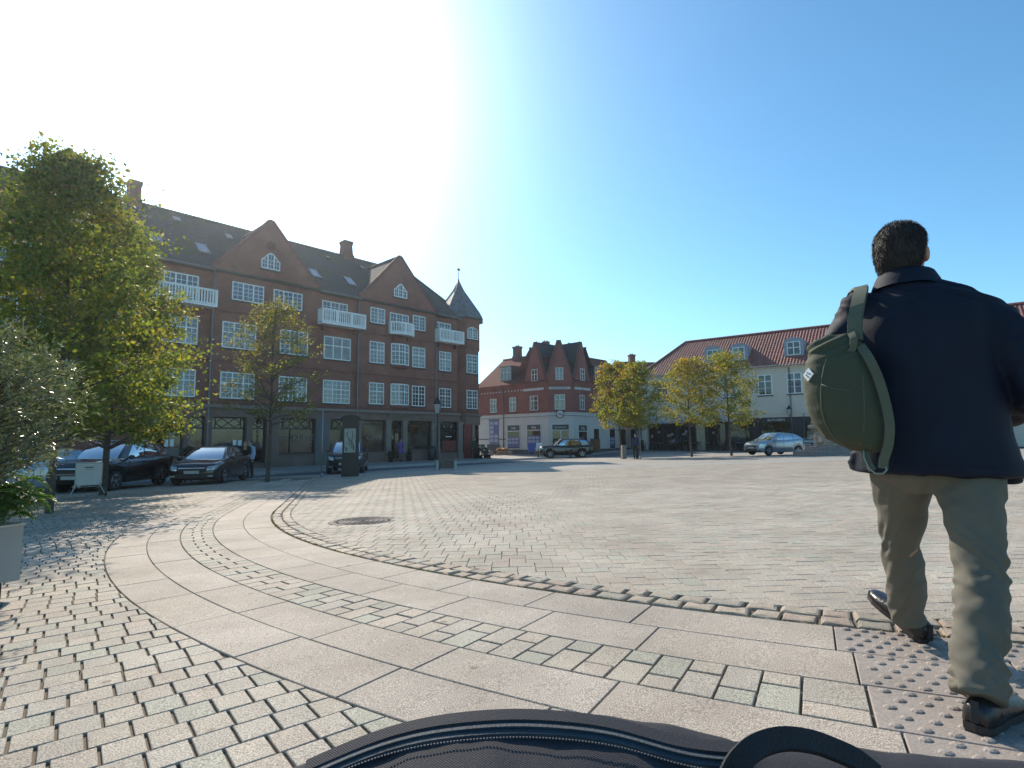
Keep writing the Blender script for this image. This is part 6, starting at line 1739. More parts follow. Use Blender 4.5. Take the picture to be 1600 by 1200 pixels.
t = MB(); t.lathe([(.3, 1.8), (.22, 2.0), (.2, 2.6), (.3, 2.7), (.2, 2.8), (.1, 3.0), (.02, 3.1)], 12); t.build('column', M_SAND, o)
# bike rack of the shop row: bicycles are only dark shapes; none is legible, so none is built
# ================================================================== PEOPLE
M_SKIN = mat('skin', (.42, .24, .17), .55, 0, .08, 12); M_HAIRB = mat('dark_brown_hair', (.035, .025, .02), .6, 0, .3, 60, .5, 220)
def cloth(name, col, rough=.85): return mat(name, col, rough, 0, .12, 9, .25, 160)

def limb(mb, pts, rad, n=10): mb.tube(pts, rad, n, 0, True, True)
def hand(mb, wrist, d, palm_n, thumb, s=1.0, curl=.5, mat_=0):
    """palm and five bent fingers: d along the hand, palm_n out of the palm, thumb side"""
    d = Vector(d).normalized(); nrm = Vector(palm_n).normalized(); sd_ = nrm.cross(d).normalized()
    if sd_.dot(Vector(thumb)) < 0: sd_ = -sd_
    w = Vector(wrist)
    mb.loft([[w + d * (u * .095 * s) + sd_ * (math.cos(a) * k * .042 * s) + nrm * (math.sin(a) * .014 * s) for a in [2 * math.pi * j / 10 for j in range(10)]] for u, k in ((-.15, .62), (.1, .72), (.5, 1), (.95, .98))])
    for j, (off, ln) in enumerate(((.031, .070), (.011, .080), (-.010, .074), (-.030, .058))):
        p = w + d * .088 * s + sd_ * off * s; q = [p]; dd = d.copy()
        for k in range(3):
            dd = (dd * math.cos(curl * (.5 + .3 * k)) + nrm * math.sin(curl * (.5 + .3 * k))).normalized(); p = p + dd * ln * s * (.45, .32, .25)[k]; q.append(p)
        mb.tube(q, [.0095 * s, .009 * s, .008 * s, .0065 * s], 8)
    p = w + d * .02 * s + sd_ * .034 * s
    mb.tube([p, p + (d * .5 + sd_ * .7 + nrm * .3).normalized() * .035 * s, p + (d * .8 + sd_ * .75 + nrm * .5).normalized() * .062 * s, p + (d * 1.1 + sd_ * .6 + nrm * .7).normalized() * .082 * s], [.013 * s, .012 * s, .010 * s, .008 * s], 8)
def head_parts(mb, c, s=1.0, f=(0, 1)):
    """skull, jaw, nose, ears and neck; f = facing direction"""
    F = Vector((f[0], f[1], 0)).normalized(); Rr = Vector((F.y, -F.x, 0)); U = Vector((0, 0, 1)); c = Vector(c)
    P = lambda a, b, z: c + (Rr * a + F * b + U * z) * s
    rings = []
    for z, hw, f0, b0 in ((-.125, .030, .085, -.02), (-.112, .048, .094, -.05), (-.08, .060, .096, -.07), (-.04, .068, .095, -.085), (0, .074, .094, -.097), (.04, .077, .094, -.104), (.07, .074, .088, -.10), (.095, .062, .07, -.085), (.113, .042, .042, -.06), (.12, .015, .01, -.03)):
        rings.append([P(hw * math.sin(a), (f0 + b0) / 2 + (f0 - b0) / 2 * math.cos(a), z) for a in [2 * math.pi * k / 18 for k in range(18)]])
    mb.loft(rings)
    mb.tube([P(0, .09, .012), P(0, .108, -.02), P(0, .116, -.042), P(0, .098, -.052)], [.008 * s, .012 * s, .015 * s, .01 * s], 8)
    for sg in (-1, 1):
        mb.sphere(P(sg * .08, -.012, -.01), (.014 * s, .026 * s, .034 * s) if abs(F.y) > .7 else (.026 * s, .014 * s, .034 * s), 10, 8)
        mb.sphere(P(sg * .03, .084, .012), .013 * s, 8, 6); mb.tube([P(sg * .014, .094, .03), P(sg * .045, .088, .028)], .008 * s, 6)
    mb.tube([P(-.024, .092, -.072), P(0, .099, -.070), P(.024, .092, -.072)], .009 * s, 6)
    mb.tube([P(0, -.02, -.24), P(0, -.018, -.15), P(0, -.012, -.06)], [.068 * s, .058 * s, .056 * s], 12)

def person(label, loc, yaw, h, top, legs, hairc, pose='stand', coat=False, skirt=False, group='people by the shops', long_hair=False, bag=None):
    """smaller figure in the middle distance; faces local +y"""
    o = thing('person', label, 'person', tuple(loc), R(yaw), group)
    k = h / 1.75
    lean = .30 if pose == 'bend' else .03
    hip = Vector((0, 0, .92 * k)); sh = Vector((0, lean * .55 * k, 1.42 * k)); hd = Vector((0, (lean * .9 + .02) * k, 1.63 * k - (.10 * k if pose == 'bend' else 0)))
    st_ = .16 if pose == 'walk' else .03
    an = {s: Vector((s * .10 * k, s * st_ * k, .085 * k)) for s in (-1, 1)}
    kn = {s: Vector((s * .10 * k, (s * st_ * .6 + .05) * k, .49 * k)) for s in (-1, 1)}
    hj = {s: hip + Vector((s * .09 * k, 0, -.02 * k)) for s in (-1, 1)}
    shj = {s: sh + Vector((s * .175 * k, 0, -.02 * k)) for s in (-1, 1)}
    if pose == 'bend': el = {s: shj[s] + Vector((s * .05, .12, -.25)) * k for s in (-1, 1)}; wr = {s: el[s] + Vector((-s * .04, .20, -.10)) * k for s in (-1, 1)}
    elif pose == 'hold': el = {s: shj[s] + Vector((s * .06, -.02, -.28)) * k for s in (-1, 1)}; wr = {s: el[s] + Vector((-s * .08, .22, .06)) * k for s in (-1, 1)}
    else: el = {s: shj[s] + Vector((s * .05, -s * st_ * .5 - .02, -.29)) * k for s in (-1, 1)}; wr = {s: el[s] + Vector((s * .0, .06 - s * st_ * .6, -.24)) * k for s in (-1, 1)}
    b = MB(); head_parts(b, hd, k)
    limb(b, [hip, (hip + sh) / 2, sh], [.13 * k, .12 * k, .10 * k])
    for s in (-1, 1):
        limb(b, [sh, shj[s], el[s], wr[s]], [.06 * k, .055 * k, .042 * k, .028 * k]); hand(b, wr[s], wr[s] - el[s], (-s, 0, 0) if pose != 'hold' else (0, 0, 1), (0, 1, 0.2), k)
        limb(b, [hip, hj[s], kn[s], an[s]], [.1 * k, .085 * k, .055 * k, .035 * k])
    remeshed(b, 'body', M_SKIN, o, .011, 2)
    t = MB()
    ell = lambda c, rx, ry, n=18: [Vector((c.x + rx * math.cos(2 * math.pi * q / n), c.y + ry * math.sin(2 * math.pi * q / n), c.z)) for q in range(n)]
    hem = (.62 if coat else .86) * k
    dz = Vector((0, 0, 1)) * k
    t.loft([ell(Vector((0, 0, hem)), .21 * k, .16 * k), ell(hip, .19 * k, .15 * k), ell((hip + sh) / 2, .17 * k, .13 * k), ell(sh - dz * .08, .205 * k, .13 * k), ell(sh + dz * .03, .17 * k, .10 * k), ell(sh + dz * .07, .075 * k, .075 * k)])
    for s in (-1, 1): limb(t, [shj[s] - Vector((s * .04 * k, 0, 0)), shj[s], el[s], wr[s] + (el[s] - wr[s]) * .04], [.075 * k, .072 * k, .06 * k, .048 * k])
    remeshed(t, 'jacket' if coat else 'top', top, o, .014, 3, lambda p: .008 * mnoise.noise(p * 9))
    t = MB()
    if skirt: t.loft([ell(Vector((0, 0, .48 * k)), .24 * k, .2 * k), ell(hip, .17 * k, .14 * k)])
    for s in (-1, 1): limb(t, [hip + Vector((s * .06 * k, 0, .05 * k)), hj[s] - dz * .05, kn[s], an[s] + dz * .0], [.125 * k, .105 * k, .08 * k, .07 * k])
    remeshed(t, 'trousers', legs, o, .014, 3, lambda p: .006 * mnoise.noise(p * 11))
    for s in (-1, 1):
        t = MB(); t.sphere(an[s] + Vector((0, .06 * k, -.045 * k)), (.045 * k, .13 * k, .045 * k), 12, 8)
        t.build('shoe', M_SHOE, o)
    t = MB(); t.sphere(hd + Vector((0, -.012, .035)) * k, (.087 * k, .105 * k, .095 * k), 14, 10)
    if long_hair: t.sphere(hd + Vector((0, -.07, -.06)) * k, (.085 * k, .06 * k, .13 * k), 12, 8)
    remeshed(t, 'hair', hairc, o, .012, 1, lambda p: .006 * mnoise.noise(p * 40))
    if bag:
        t = MB(); t.box(.2 * k, .32 * k, -.12 * k, .16 * k, .55 * k, .85 * k); t.tube([(.26 * k, .0, .85 * k), (.22 * k, .05 * k, 1.1 * k), (.2 * k, .02, 1.38 * k)], .012, 6)
        bo = t.build('shoulder_bag', bag, None); bo.matrix_world = o.matrix_basis; tag(bo, 'dark shoulder bag carried by the ' + label.split(' with')[0], 'bag')
    return o
M_SHOE = mat('dark_shoe', (.02, .018, .017), .5, 0, .2, 10)
K1, K2, K3 = cloth('black_cloth', (.022, .02, .021)), cloth('navy_cloth', (.03, .038, .075)), cloth('purple_cloth', (.13, .06, .26))
K4, K5, K6 = cloth('dark_green_cloth', (.022, .032, .028)), cloth('grey_brown_cloth', (.12, .10, .09)), cloth('pale_blue_shirt', (.42, .46, .56))
H2 = mat('grey_brown_hair', (.16, .12, .10), .7, 0, .3, 50, .4, 200)
person('person in black standing by the bonnet of the shiny black hatchback, looking down', at(297, 24.3), 200, 1.76, K1, K1, H2, 'hold')
person('person in a dark top bending at the rear door of the shiny black hatchback', at(384.5, 25.2), 200, 1.74, K1, K1, H2, 'bend')
person('person in a pale blue shirt and black trousers behind the shiny black hatchback', at(392.5, 26.2), 160, 1.74, K6, K1, M_HAIRB, 'stand')
person('person in a purple coat standing in the shop doorway', on_pave(-8.35, .45), 227, 1.68, K3, K5, M_HAIRB, 'hold', True, False, 'people by the shops', True)
person('person in a dark green jacket beside the display rack at the turret door', on_pave(-1.35, 1.0), 227, 1.72, K4, K1, M_HAIRB, 'stand')
person('person in a navy jacket standing against the right hand trunk of the tree pair', at(993, 38.6), 150, 1.72, K2, K1, M_HAIRB, 'stand')
# ================================================================== THE MAN IN FRONT
MF = Vector((.588, .809, 0)); MR = Vector((.809, -.588, 0)); MO = Vector((1.77, 2.39, gz(1.77, 2.39)))
man = thing('person', 'man seen from behind walking away in navy jacket and khaki trousers', 'person', tuple(MO), math.atan2(MR.y, MR.x))
def mp(px, py, b=0.0):
    """picture point on the upright plane b metres in front of the man's middle -> local (x, y, z)"""
    r = ray(px, py); o = MO + MF * b
    t = (o.dot(MF)) / r.dot(MF)
    p = r * t - MO
    return Vector((p.dot(MR), b, EYE + r.z * t - MO.z))
M_NAVY = mat('navy_jacket_cloth', (.0055, .0095, .022), .7, 0, .18, 5, .18, 320, .25)
M_KHAKI = mat('khaki_trouser_cloth', (.122, .112, .084), .85, 0, .1, 5, .22, 380)
M_SHOEL = mat('black_shoe_leather', (.016, .014, .014), .35, 0, .2, 14, .15, 60)
M_SOLE = mat('dark_shoe_sole', (.03, .024, .022), .8, 0, .2, 12)
M_SKINM = mat('skin_man', (.40, .20, .14), .5, 0, .1, 14)
def ell(c, rx, ry, n=28, sq=1.0, tilt=0.0):
    out = []
    for q in range(n):
        a = 2 * math.pi * q / n; ca_, sa_ = math.cos(a), math.sin(a)
        x = math.copysign(abs(ca_) ** sq, ca_) * rx; y = math.copysign(abs(sa_) ** sq, sa_) * ry
        out.append(Vector((c[0] + x, c[1] + y, c[2] + tilt * x)))
    return out
HC = Vector((-.045, .03, 1.797)); HS = 1.13
legs = {-1: [Vector((-.105, .03, .88)), Vector((-.136, .27, .48)), Vector((-.134, .49, .12))], 1: [Vector((.115, -.01, .88)), Vector((.124, -.17, .49)), Vector((.073, -.385, .12))]}
arms = {-1: [Vector((-.262, .0, 1.485)), Vector((-.355, -.01, 1.22)), Vector((-.24, .20, 1.36))], 1: [Vector((.245, .0, 1.44)), Vector((.35, -.07, 1.19)), Vector((.27, .20, 1.08))]}
# body: one continuous skin
b = MB(); head_parts(b, HC, HS, (math.sin(.2), math.cos(.2)))
b.loft([ell((0, .0, .82), .16, .11), ell((0, .0, 1.0), .17, .115), ell((-.01, 0, 1.25), .18, .12), ell((-.01, 0, 1.45), .19, .11), ell((-.02, .0, 1.55), .13, .085), ell((-.035, .01, 1.62), .07, .07)])
for s in (-1, 1):
    limb(b, [Vector((s * .1, 0, 1.48)), arms[s][0], arms[s][1], arms[s][2]], [.075, .068, .050, .033], 12)
    hd_ = (arms[s][2] - arms[s][1]).normalized(); hand(b, arms[s][2] + hd_ * .01, hd_, (.4, -.9, 0) if s < 0 else (-.9, 0, .2), (0, .3, 1) if s < 0 else (0, 1, .3), 1.08, 1.0 if s < 0 else .55)
    limb(b, [Vector((s * .07, 0, .92)), legs[s][0], legs[s][1], legs[s][2]], [.12, .11, .065, .042], 12)
    limb(b, [legs[s][2], legs[s][2] + Vector((s * .02, .10, -.055))], [.045, .035], 10)
remeshed(b, 'body', M_SKINM, man, .0085, 2)
# trousers
t = MB()
t.loft([ell((0, 0, .99), .20, .145), ell((0, 0, .90), .215, .15), ell((0, .0, .82), .205, .14), ell((0, .02, .76), .12, .10)])
for s in (-1, 1):
    h_, k_, a_ = legs[s]
    path = []; rad = []
    for u, r_ in ((0, .122), (.12, .12), (.3, .112), (.5, .10), (.7, .089), (1, .079)):
        path.append(h_.lerp(k_, u)); rad.append(r_)
    for u, r_ in ((.12, .078), (.35, .080), (.6, .079), (.82, .078), (.93, .080), (.98 if s > 0 else .955, .081)):
        path.append(k_.lerp(a_ + Vector((0, -.02, -.03)), u)); rad.append(r_)
    t.tube(path, rad, 22)
def folds(p):
    s = -1 if p.x < 0 else 1
    k_ = legs[s][1]; z = p.z
    d = 0.0
    w = math.exp(-((z - k_.z + .03) / .16) ** 2) + 1.15 * math.exp(-((z - .16) / .12) ** 2) + .55 * math.exp(-((z - .74) / .12) ** 2)
    q = Vector((p.x * 5 + s * 3, p.y * 5, z * 13 + p.x * s * 16 + p.y * 6))
    n = 1 - abs(mnoise.noise(q)) * 2.2
    d += .0145 * w * (n - .45)
    q2 = Vector((p.x * 11 + 4, p.y * 11, z * 26 - p.x * 14)); d += .006 * w * mnoise.noise(q2)
    d += .007 * mnoise.noise(Vector((p.x * 9, p.y * 9, z * 2.5)))
    return d
remeshed(t, 'trousers', M_KHAKI, man, .0085, 3, folds)
# jacket: torso, skirt, sleeves and collar in one cloth
j = MB()
j.loft([ell((.005, 0, .835), .288, .195, 36, .9), ell((.005, 0, .86), .287, .195, 36, .9), ell((.0, 0, 1.0), .272, .185, 36, .9), ell((-.005, 0, 1.2), .27, .18, 36, .9), ell((-.01, 0, 1.36), .275, .175, 36, .9), ell((-.012, 0, 1.46), .275, .16, 36, .9), ell((-.012, .0, 1.54), .262, .138, 36, .95), ell((-.015, .0, 1.595), .225, .115, 36), ell((-.022, .0, 1.633), .175, .102, 36), ell((-.032, .005, 1.663), .115, .094, 36), ell((-.038, .008, 1.69), .098, .094, 36), ell((-.04, .012, 1.705), .093, .092, 36, 1, 0)])
for s in (-1, 1):
    a0, a1, a2 = arms[s]
    limb(j, [Vector((s * .12, 0, 1.50)), a0 + Vector((0, 0, -.005)), a0.lerp(a1, .3), a0.lerp(a1, .7), a1, a1.lerp(a2, .5), a2], [.098, .10, .096, .084, .078, .07, .063], 20)
j.sphere((-.215, -.01, 1.585), (.085, .09, .075), 16, 12); j.sphere((.18, .0, 1.52), (.11, .09, .07), 16, 12)
# front flaps: the longer right front and the turned out left pocket edge
j.loft([ell((.235, .07, .80), .055, .075, 16), ell((.245, .06, .90), .05, .1, 16)])
j.loft([ell((-.285, .03, .845), .03, .075, 16), ell((-.272, .02, .93), .03, .09, 16)])
def jfold(p):
    d = .011 * mnoise.noise(Vector((p.x * 5, p.y * 5, p.z * 2.2 + 3))) + .004 * mnoise.noise(Vector((p.x * 14, p.y * 14, p.z * 5)))
    arm = min(1, max(0, (abs(p.x) - .27) / .05)); d += arm * .016 * (.5 - abs(mnoise.noise(Vector((p.x * 7, p.y * 7, p.z * 17)))) * 1.9)
    col = math.exp(-((p.z - 1.60) / .06) ** 2); d += col * .014 * (.4 - abs(mnoise.noise(Vector((p.x * 6 + 2, p.y * 6, p.z * 30 + p.x * 12)))) * 1.6)
    hem = math.exp(-((p.z - .86) / .07) ** 2); d += hem * .008 * mnoise.noise(Vector((p.x * 12, p.y * 9, 0)))
    d += -.006 * math.exp(-((p.x + .01) / .012) ** 2) * (p.y < -.05) * (p.z < 1.6) * .5
    return d
remeshed(j, 'jacket', M_NAVY, man, .0085, 14, jfold)
jk = [o_ for o_ in man.children if o_.name.startswith('jacket')][0]
def on_jacket(px, py):
    q = mp(px, py, -.16); return min(jk.data.vertices, key=lambda v: (v.co.x - q.x) ** 2 + (v.co.z - q.z) ** 2 + (.2 if v.co.y > -.04 else 0)).co.copy()
for path, rr_ in (([(1396 + k * 12, 721 + k * .8) for k in range(16)], .0016), ([(1400 + k * 10, 447 + (k - 4) ** 2 * .22) for k in range(14)], .0018)):
    sm3 = MB(); sm3.tube([on_jacket(*q) for q in path], rr_, 5); sm3.build('seam', M_NAVY, jk)
cl_ = MB()   # standing, turned down collar
for r0, z0, r1, z1 in ((.112, 1.655, .100, 1.742),):
    n = 36; rings = []
    for rr, z, dr in ((.132, 1.634, 0), (.121, 1.668, 0), (.106, 1.700, 0), (.096, 1.708, 0), (.088, 1.698, 0)):
        rings.append([Vector((-.038 + rr * 1.02 * math.cos(2 * math.pi * q / n), .008 + rr * .98 * math.sin(2 * math.pi * q / n), z + .012 * math.sin(2 * math.pi * q / n * 1) * -1 + .003 * mnoise.noise(Vector((q * .7, z * 40, 0))))) for q in range(n)])
    cl_.loft(rings, False)
cl_.build('collar', M_NAVY, man, True)
# shoes
def shoe(s, heel, az, pitch=0.0):
    """shoe along az, toe raised by pitch about the heel"""
    d0 = Vector((math.sin(az), math.cos(az), 0)); sd_ = Vector((d0.y, -d0.x, 0)); cp_, sp_ = math.cos(pitch), math.sin(pitch)
    P = lambda u, w, h: heel + d0 * (u * cp_ - h * sp_) + sd_ * w + Vector((0, 0, u * sp_ + h * cp_))
    up = MB(); rings = []
    for u, w, h in ((-.03, .030, .075), (-.012, .044, .095), (.04, .050, .105), (.09, .049, .10), (.14, .052, .085), (.19, .057, .072), (.24, .056, .06), (.285, .046, .05), (.31, .028, .042), (.322, .01, .034)):
        rings.append([P(u, w * math.cos(a), .022 + (max(0, math.sin(a)) ** .7 * (h - .022) if math.sin(a) > 0 else math.sin(a) * .008)) for a in [2 * math.pi * q / 18 for q in range(18)]])
    up.loft(rings); o = up.build('shoe', M_SHOEL, man, True)
    so = MB(); outl = [(-.036, .0), (-.030, .036), (.0, .047), (.06, .050), (.12, .050), (.19, .060), (.25, .060), (.30, .042), (.328, .015)]
    poly = outl + [(u, -w) for u, w in outl[::-1]]
    so.loft([[P(u, w, h) for u, w in poly] for h in (.001, .024)], True, 0, False)
    so.loft([[P(u, w, h) for u, w in ((-.034, -.03), (.06, -.048), (.06, .048), (-.034, .03))] for h in (-.008, .0)], True, 0, False)
    so.build('sole', M_SOLE, o)
    st_ = MB(); st_.tube([P(.05, -.052, .045), P(.06, 0, .107), P(.05, .052, .045)], .007, 6); st_.bar(P(-.034, 0, .03), P(-.024, 0, .098), .022, .008); st_.build('strap', M_SOLE, o)
shoe(1, Vector((.067, -.435, .008)), R(22)); shoe(-1, Vector((-.095, .50, .010)), R(-46), R(24))
# hair: shell and short strands
hF = Vector((math.sin(.2), math.cos(.2), 0)); hR = Vector((hF.y, -hF.x, 0))
hp = lambda a, bb, z: HC + (hR * a + hF * bb + Vector((0, 0, z))) * HS
hm = MB(); rings = []
for z, hw, f0, b0 in ((-.105, .045, -.055, -.088), (-.085, .062, -.035, -.098), (-.05, .073, -.018, -.108), (-.02, .080, .0, -.113), (.01, .084, .03, -.116), (.04, .086, .065, -.116), (.07, .083, .088, -.112), (.095, .072, .08, -.098), (.116, .052, .055, -.075), (.128, .026, .02, -.045), (.131, .008, .0, -.025)):
    rings.append([hp(hw * math.sin(a), (f0 + b0) / 2 + (f0 - b0) / 2 * math.cos(a), z) for a in [2 * math.pi * k / 26 for k in range(26)]])
hm.loft(rings)
M_HAIRM = mat('short_dark_hair', (.028, .019, .015), .6, 0, .3, 90, .3, 260)
hair = remeshed(hm, 'hair', M_HAIRM, man, .006, 2, lambda p: .0018 * mnoise.noise(p * 40))
hv = [v.co.copy() for v in hair.data.vertices]; hn = [v.normal.copy() for v in hair.data.vertices]
g_ = np.random.default_rng(4); ii = g_.integers(0, len(hv), 14000)
P = np.array([hv[i] for i in ii]) + g_.normal(size=(14000, 3)) * .003; Nr = np.array([hn[i] for i in ii])
dn = np.array([0, -.15, -1.0]); tang = dn - Nr * (Nr @ dn)[:, None] + g_.normal(size=Nr.shape) * .22 + Nr * .16
P = P + Nr * .002
hc = np.array([(.024, .016, .012), (.034, .023, .018), (.055, .04, .033), (.017, .012, .009)])[g_.choice(4, 14000, p=[.5, .28, .07, .15])]
def hairs_mat():
    m, nt, bb = nodes('hair_strand'); a = nt.nodes.new('ShaderNodeAttribute'); a.attribute_name = 'tint'; nt.links.new(a.outputs['Color'], bb.inputs['Base Color']); bb.inputs['Roughness'].default_value = .55; bb.inputs['Specular IOR Level'].default_value = .3; return m
leaf_mesh('hair_strands', P, tang, g_.uniform(.014, .028, 14000), g_.uniform(.0010, .0018, 14000), hc, hairs_mat(), hair, .1)

# ------------------------------------------------------------------ green rucksack on his left shoulder
M_GREEN = mat('olive_green_canvas', (.05, .056, .030), .8, 0, .12, 5, .22, 300); M_GREEN2 = mat('olive_webbing', (.085, .095, .06), .7, 0, .1, 12, .25, 400)
M_CORD = mat('pale_cord', (.25, .27, .22), .7, 0, .1, 20)
rk = thing('rucksack', 'olive green roll top rucksack with a white diamond patch, hanging from the man\'s left shoulder', 'rucksack', tuple(MO), math.atan2(MR.y, MR.x))
RB = -.20
r = MB(); rings = []
prof = ((522, 1290, 1338, .022), (530, 1277, 1342, .03), (542, 1264, 1346, .05), (550, 1266, 1350, .062), (565, 1262, 1360, .082), (590, 1259, 1372, .098), (615, 1259, 1380, .106), (640, 1264, 1385, .108), (662, 1273, 1386, .10), (682, 1290, 1386, .085), (696, 1312, 1382, .062), (704, 1332, 1372, .04), (707, 1345, 1362, .02))
for py, x0, x1, d in prof:
    A_, B_ = mp(x0, py, RB), mp(x1, py, RB); c = (A_ + B_) / 2; hw = (B_ - A_).length / 2
    rings.append([Vector((c.x + math.copysign(abs(math.cos(a)) ** .85, math.cos(a)) * hw, c.y + math.copysign(abs(math.sin(a)) ** .9, math.sin(a)) * d, c.z)) for a in [2 * math.pi * q / 32 for q in range(32)]])
r.loft(rings)
def rfold(p):
    d = .013 * mnoise.noise(Vector((p.x * 6, p.y * 6, p.z * 4))) + .0025 * mnoise.noise(p * 24)
    topw = math.exp(-((p.z - mp(1300, 540, RB).z) / .05) ** 2)
    d += topw * .02 * (.45 - abs(mnoise.noise(Vector((p.x * 5, p.y * 7, p.z * 26 - p.x * 9)))) * 1.7)
    d += .016 * (.4 - abs(mnoise.noise(Vector((p.x * 11 + p.z * 6, p.y * 5, p.z * 4 + 7)))) * 1.5) * math.exp(-((p.z - mp(1300, 690, RB).z) / .08) ** 2)
    return d
bag_o = remeshed(r, 'bag', M_GREEN, rk, .006, 3, rfold)
def ribbon(mb, pts, w, th, nrm):
    pts = [Vector(p) for p in pts]; rings = []
    # smooth the path
    out = []
    for i in range(len(pts) - 1):
        p0 = pts[max(0, i - 1)]; p1 = pts[i]; p2 = pts[i + 1]; p3 = pts[min(len(pts) - 1, i + 2)]
        for k in range(5):
            t_ = k / 5; out.append(.5 * ((2 * p1) + (p2 - p0) * t_ + (2 * p0 - 5 * p1 + 4 * p2 - p3) * t_ ** 2 + (3 * p1 - p0 - 3 * p2 + p3) * t_ ** 3))
    out.append(pts[-1])
    for i, p in enumerate(out):
        d = (out[min(i + 1, len(out) - 1)] - out[max(0, i - 1)]).normalized(); n_ = Vector(nrm(p) if callable(nrm) else nrm); sdv = d.cross(n_).normalized(); n2 = sdv.cross(d).normalized()
        rings.append([p + sdv * a * w / 2 + n2 * c * th / 2 for a, c in ((-1, -.6), (-.9, 1), (.9, 1), (1, -.6), (.9, -1), (-.9, -1))])
    mb.loft(rings, True, 0, False)
st = MB()
pt = lambda x, y, b_: mp(x, y, b_)
ribbon(st, [pt(1336, 532, -.225), pt(1336, 500, -.205), pt(1341, 470, -.165), pt(1345, 455, -.10), pt(1344, 449, -.02), pt(1334, 462, .08), pt(1322, 500, .16), pt(1318, 540, .19)], .058, .012, lambda p: (-.15, -1 if p.y < -.08 else (.2 if p.y < .06 else 1), .8 if p.z > 1.55 else .1))
st.build('shoulder_strap', M_GREEN2, rk)
s2 = MB(); ribbon(s2, [pt(1344, 540, -.25), pt(1358, 560, -.285), pt(1372, 590, -.28), pt(1384, 630, -.275), pt(1390, 665, -.27), pt(1388, 695, -.265), pt(1381, 718, -.26), pt(1380, 732, -.26)], .036, .007, (.1, -1, 0)); s2.build('loose_strap', M_GREEN2, rk)
s3 = MB(); ribbon(s3, [pt(1350, 690, -.22), pt(1352, 705, -.235), pt(1356, 722, -.245), pt(1364, 735, -.25)], .03, .006, (0, -1, .1)); s3.build('webbing_tail', M_GREEN2, rk)
s4 = MB(); s4.tube([pt(1349, 698, -.235), pt(1350, 715, -.25), pt(1358, 732, -.255), pt(1368, 740, -.26), pt(1380, 740, -.265), pt(1386, 734, -.265), pt(1383, 729, -.265)], .0035, 6); s4.tube([pt(1278, 556, -.24), pt(1268, 575, -.235), pt(1264, 592, -.232)], .004, 6); s4.build('cord', M_CORD, rk)
fl = MB(); ribbon(fl, [pt(1330, 520, -.24), pt(1334, 530, -.262), pt(1332, 545, -.262), pt(1326, 552, -.262)], .028, .006, (0, -1, 0)); fl.build('closure_tab', M_GREEN2, rk)
pk = MB(); c0 = mp(1271, 588, RB)
# patch lies on the bag's surface, on the side turned to the left
best = min(bag_o.data.vertices, key=lambda v: (v.co - (c0 + Vector((.0, -.06, 0)))).length); pc_, pn_ = best.co.copy(), best.normal.copy()
pn_ = (pn_ + Vector((-.2, -.7, 0))).normalized(); U_ = Vector((0, 0, 1)); S_ = U_.cross(pn_).normalized(); U_ = pn_.cross(S_)
for h, off in ((.0, .006),):
    q = [pc_ + pn_ * .006 + S_ * a * .026 + U_ * c * .030 for a, c in ((0, -1), (1, 0), (0, 1), (-1, 0))]; q2 = [p - pn_ * .012 for p in q]
    pk.add(q + q2, [(0, 1, 2, 3), (7, 6, 5, 4)] + [(i, i + 4, (i + 1) % 4 + 4, (i + 1) % 4) for i in range(4)])
po = pk.build('patch', M_PAPER, rk)
def on_bag(px, py):
    q = mp(px, py, RB - .12); return min(bag_o.data.vertices, key=lambda v: (v.co.x - q.x) ** 2 + (v.co.z - q.z) ** 2 + (.2 if v.co.y > RB else 0)).co.copy() + Vector((0, -.001, 0))
for path in (((1292, 548), (1287, 570), (1283, 592), (1281, 615), (1282, 640), (1288, 662), (1300, 682), (1318, 697)), ((1340, 552), (1346, 590), (1350, 630), (1350, 665), (1344, 695)), ((1283, 600), (1300, 606), (1320, 609), (1348, 606))):
    sm2 = MB(); sm2.tube([on_bag(*q) for q in path], .0028, 6); sm2.build('seam', M_GREEN2, bag_o)
mk = MB()
for a, c in ((-.35, -.05), (.3, .1), (.0, -.4), (-.1, .3)): mk.cbox(pc_ + pn_ * .0068 + S_ * a * .026 + U_ * c * .026, (.004, .004, .005), 0)
mk.build('patch_mark', M_SIGN, po)

# ------------------------------------------------------------------ dark bag on the photographer's lap
M_DEN = None
def denim():
    m, nt, bb = nodes('dark_woven_bag_cloth'); N, L = nt.nodes, nt.links
    tcn = N.new('ShaderNodeTexCoord')
    w1 = N.new('ShaderNodeTexWave'); w1.inputs['Scale'].default_value = 210; w1.bands_direction = 'DIAGONAL'; w1.inputs['Distortion'].default_value = 2.5; w1.inputs['Detail'].default_value = 2; L.new(tcn.outputs['Object'], w1.inputs['Vector'])
    nz = N.new('ShaderNodeTexNoise'); nz.inputs['Scale'].default_value = 380; L.new(tcn.outputs['Object'], nz.inputs['Vector'])
    mxx = N.new('ShaderNodeMath'); mxx.operation = 'MULTIPLY'; L.new(w1.outputs['Fac'], mxx.inputs[0]); L.new(nz.outputs['Fac'], mxx.inputs[1])
    rp = N.new('ShaderNodeValToRGB'); rp.color_ramp.elements[0].color = (.010, .010, .014, 1); rp.color_ramp.elements[1].color = (.052, .054, .066, 1); rp.color_ramp.elements[1].position = .75
    L.new(mxx.outputs[0], rp.inputs['Fac']); L.new(rp.outputs['Color'], bb.inputs['Base Color']); bb.inputs['Roughness'].default_value = .9
    bp = N.new('ShaderNodeBump'); bp.inputs['Strength'].default_value = .5; bp.inputs['Distance'].default_value = .0015; L.new(mxx.outputs[0], bp.inputs['Height']); L.new(bp.outputs['Normal'], bb.inputs['Normal'])
    return m
M_DEN = denim(); M_ZIP = mat('slate_blue_zip', (.022, .036, .05), .75, 0, .15, 30, .2, 300); M_STR = mat('black_grab_strap', (.014, .014, .017), .7, 0, .2, 40, .5, 420)
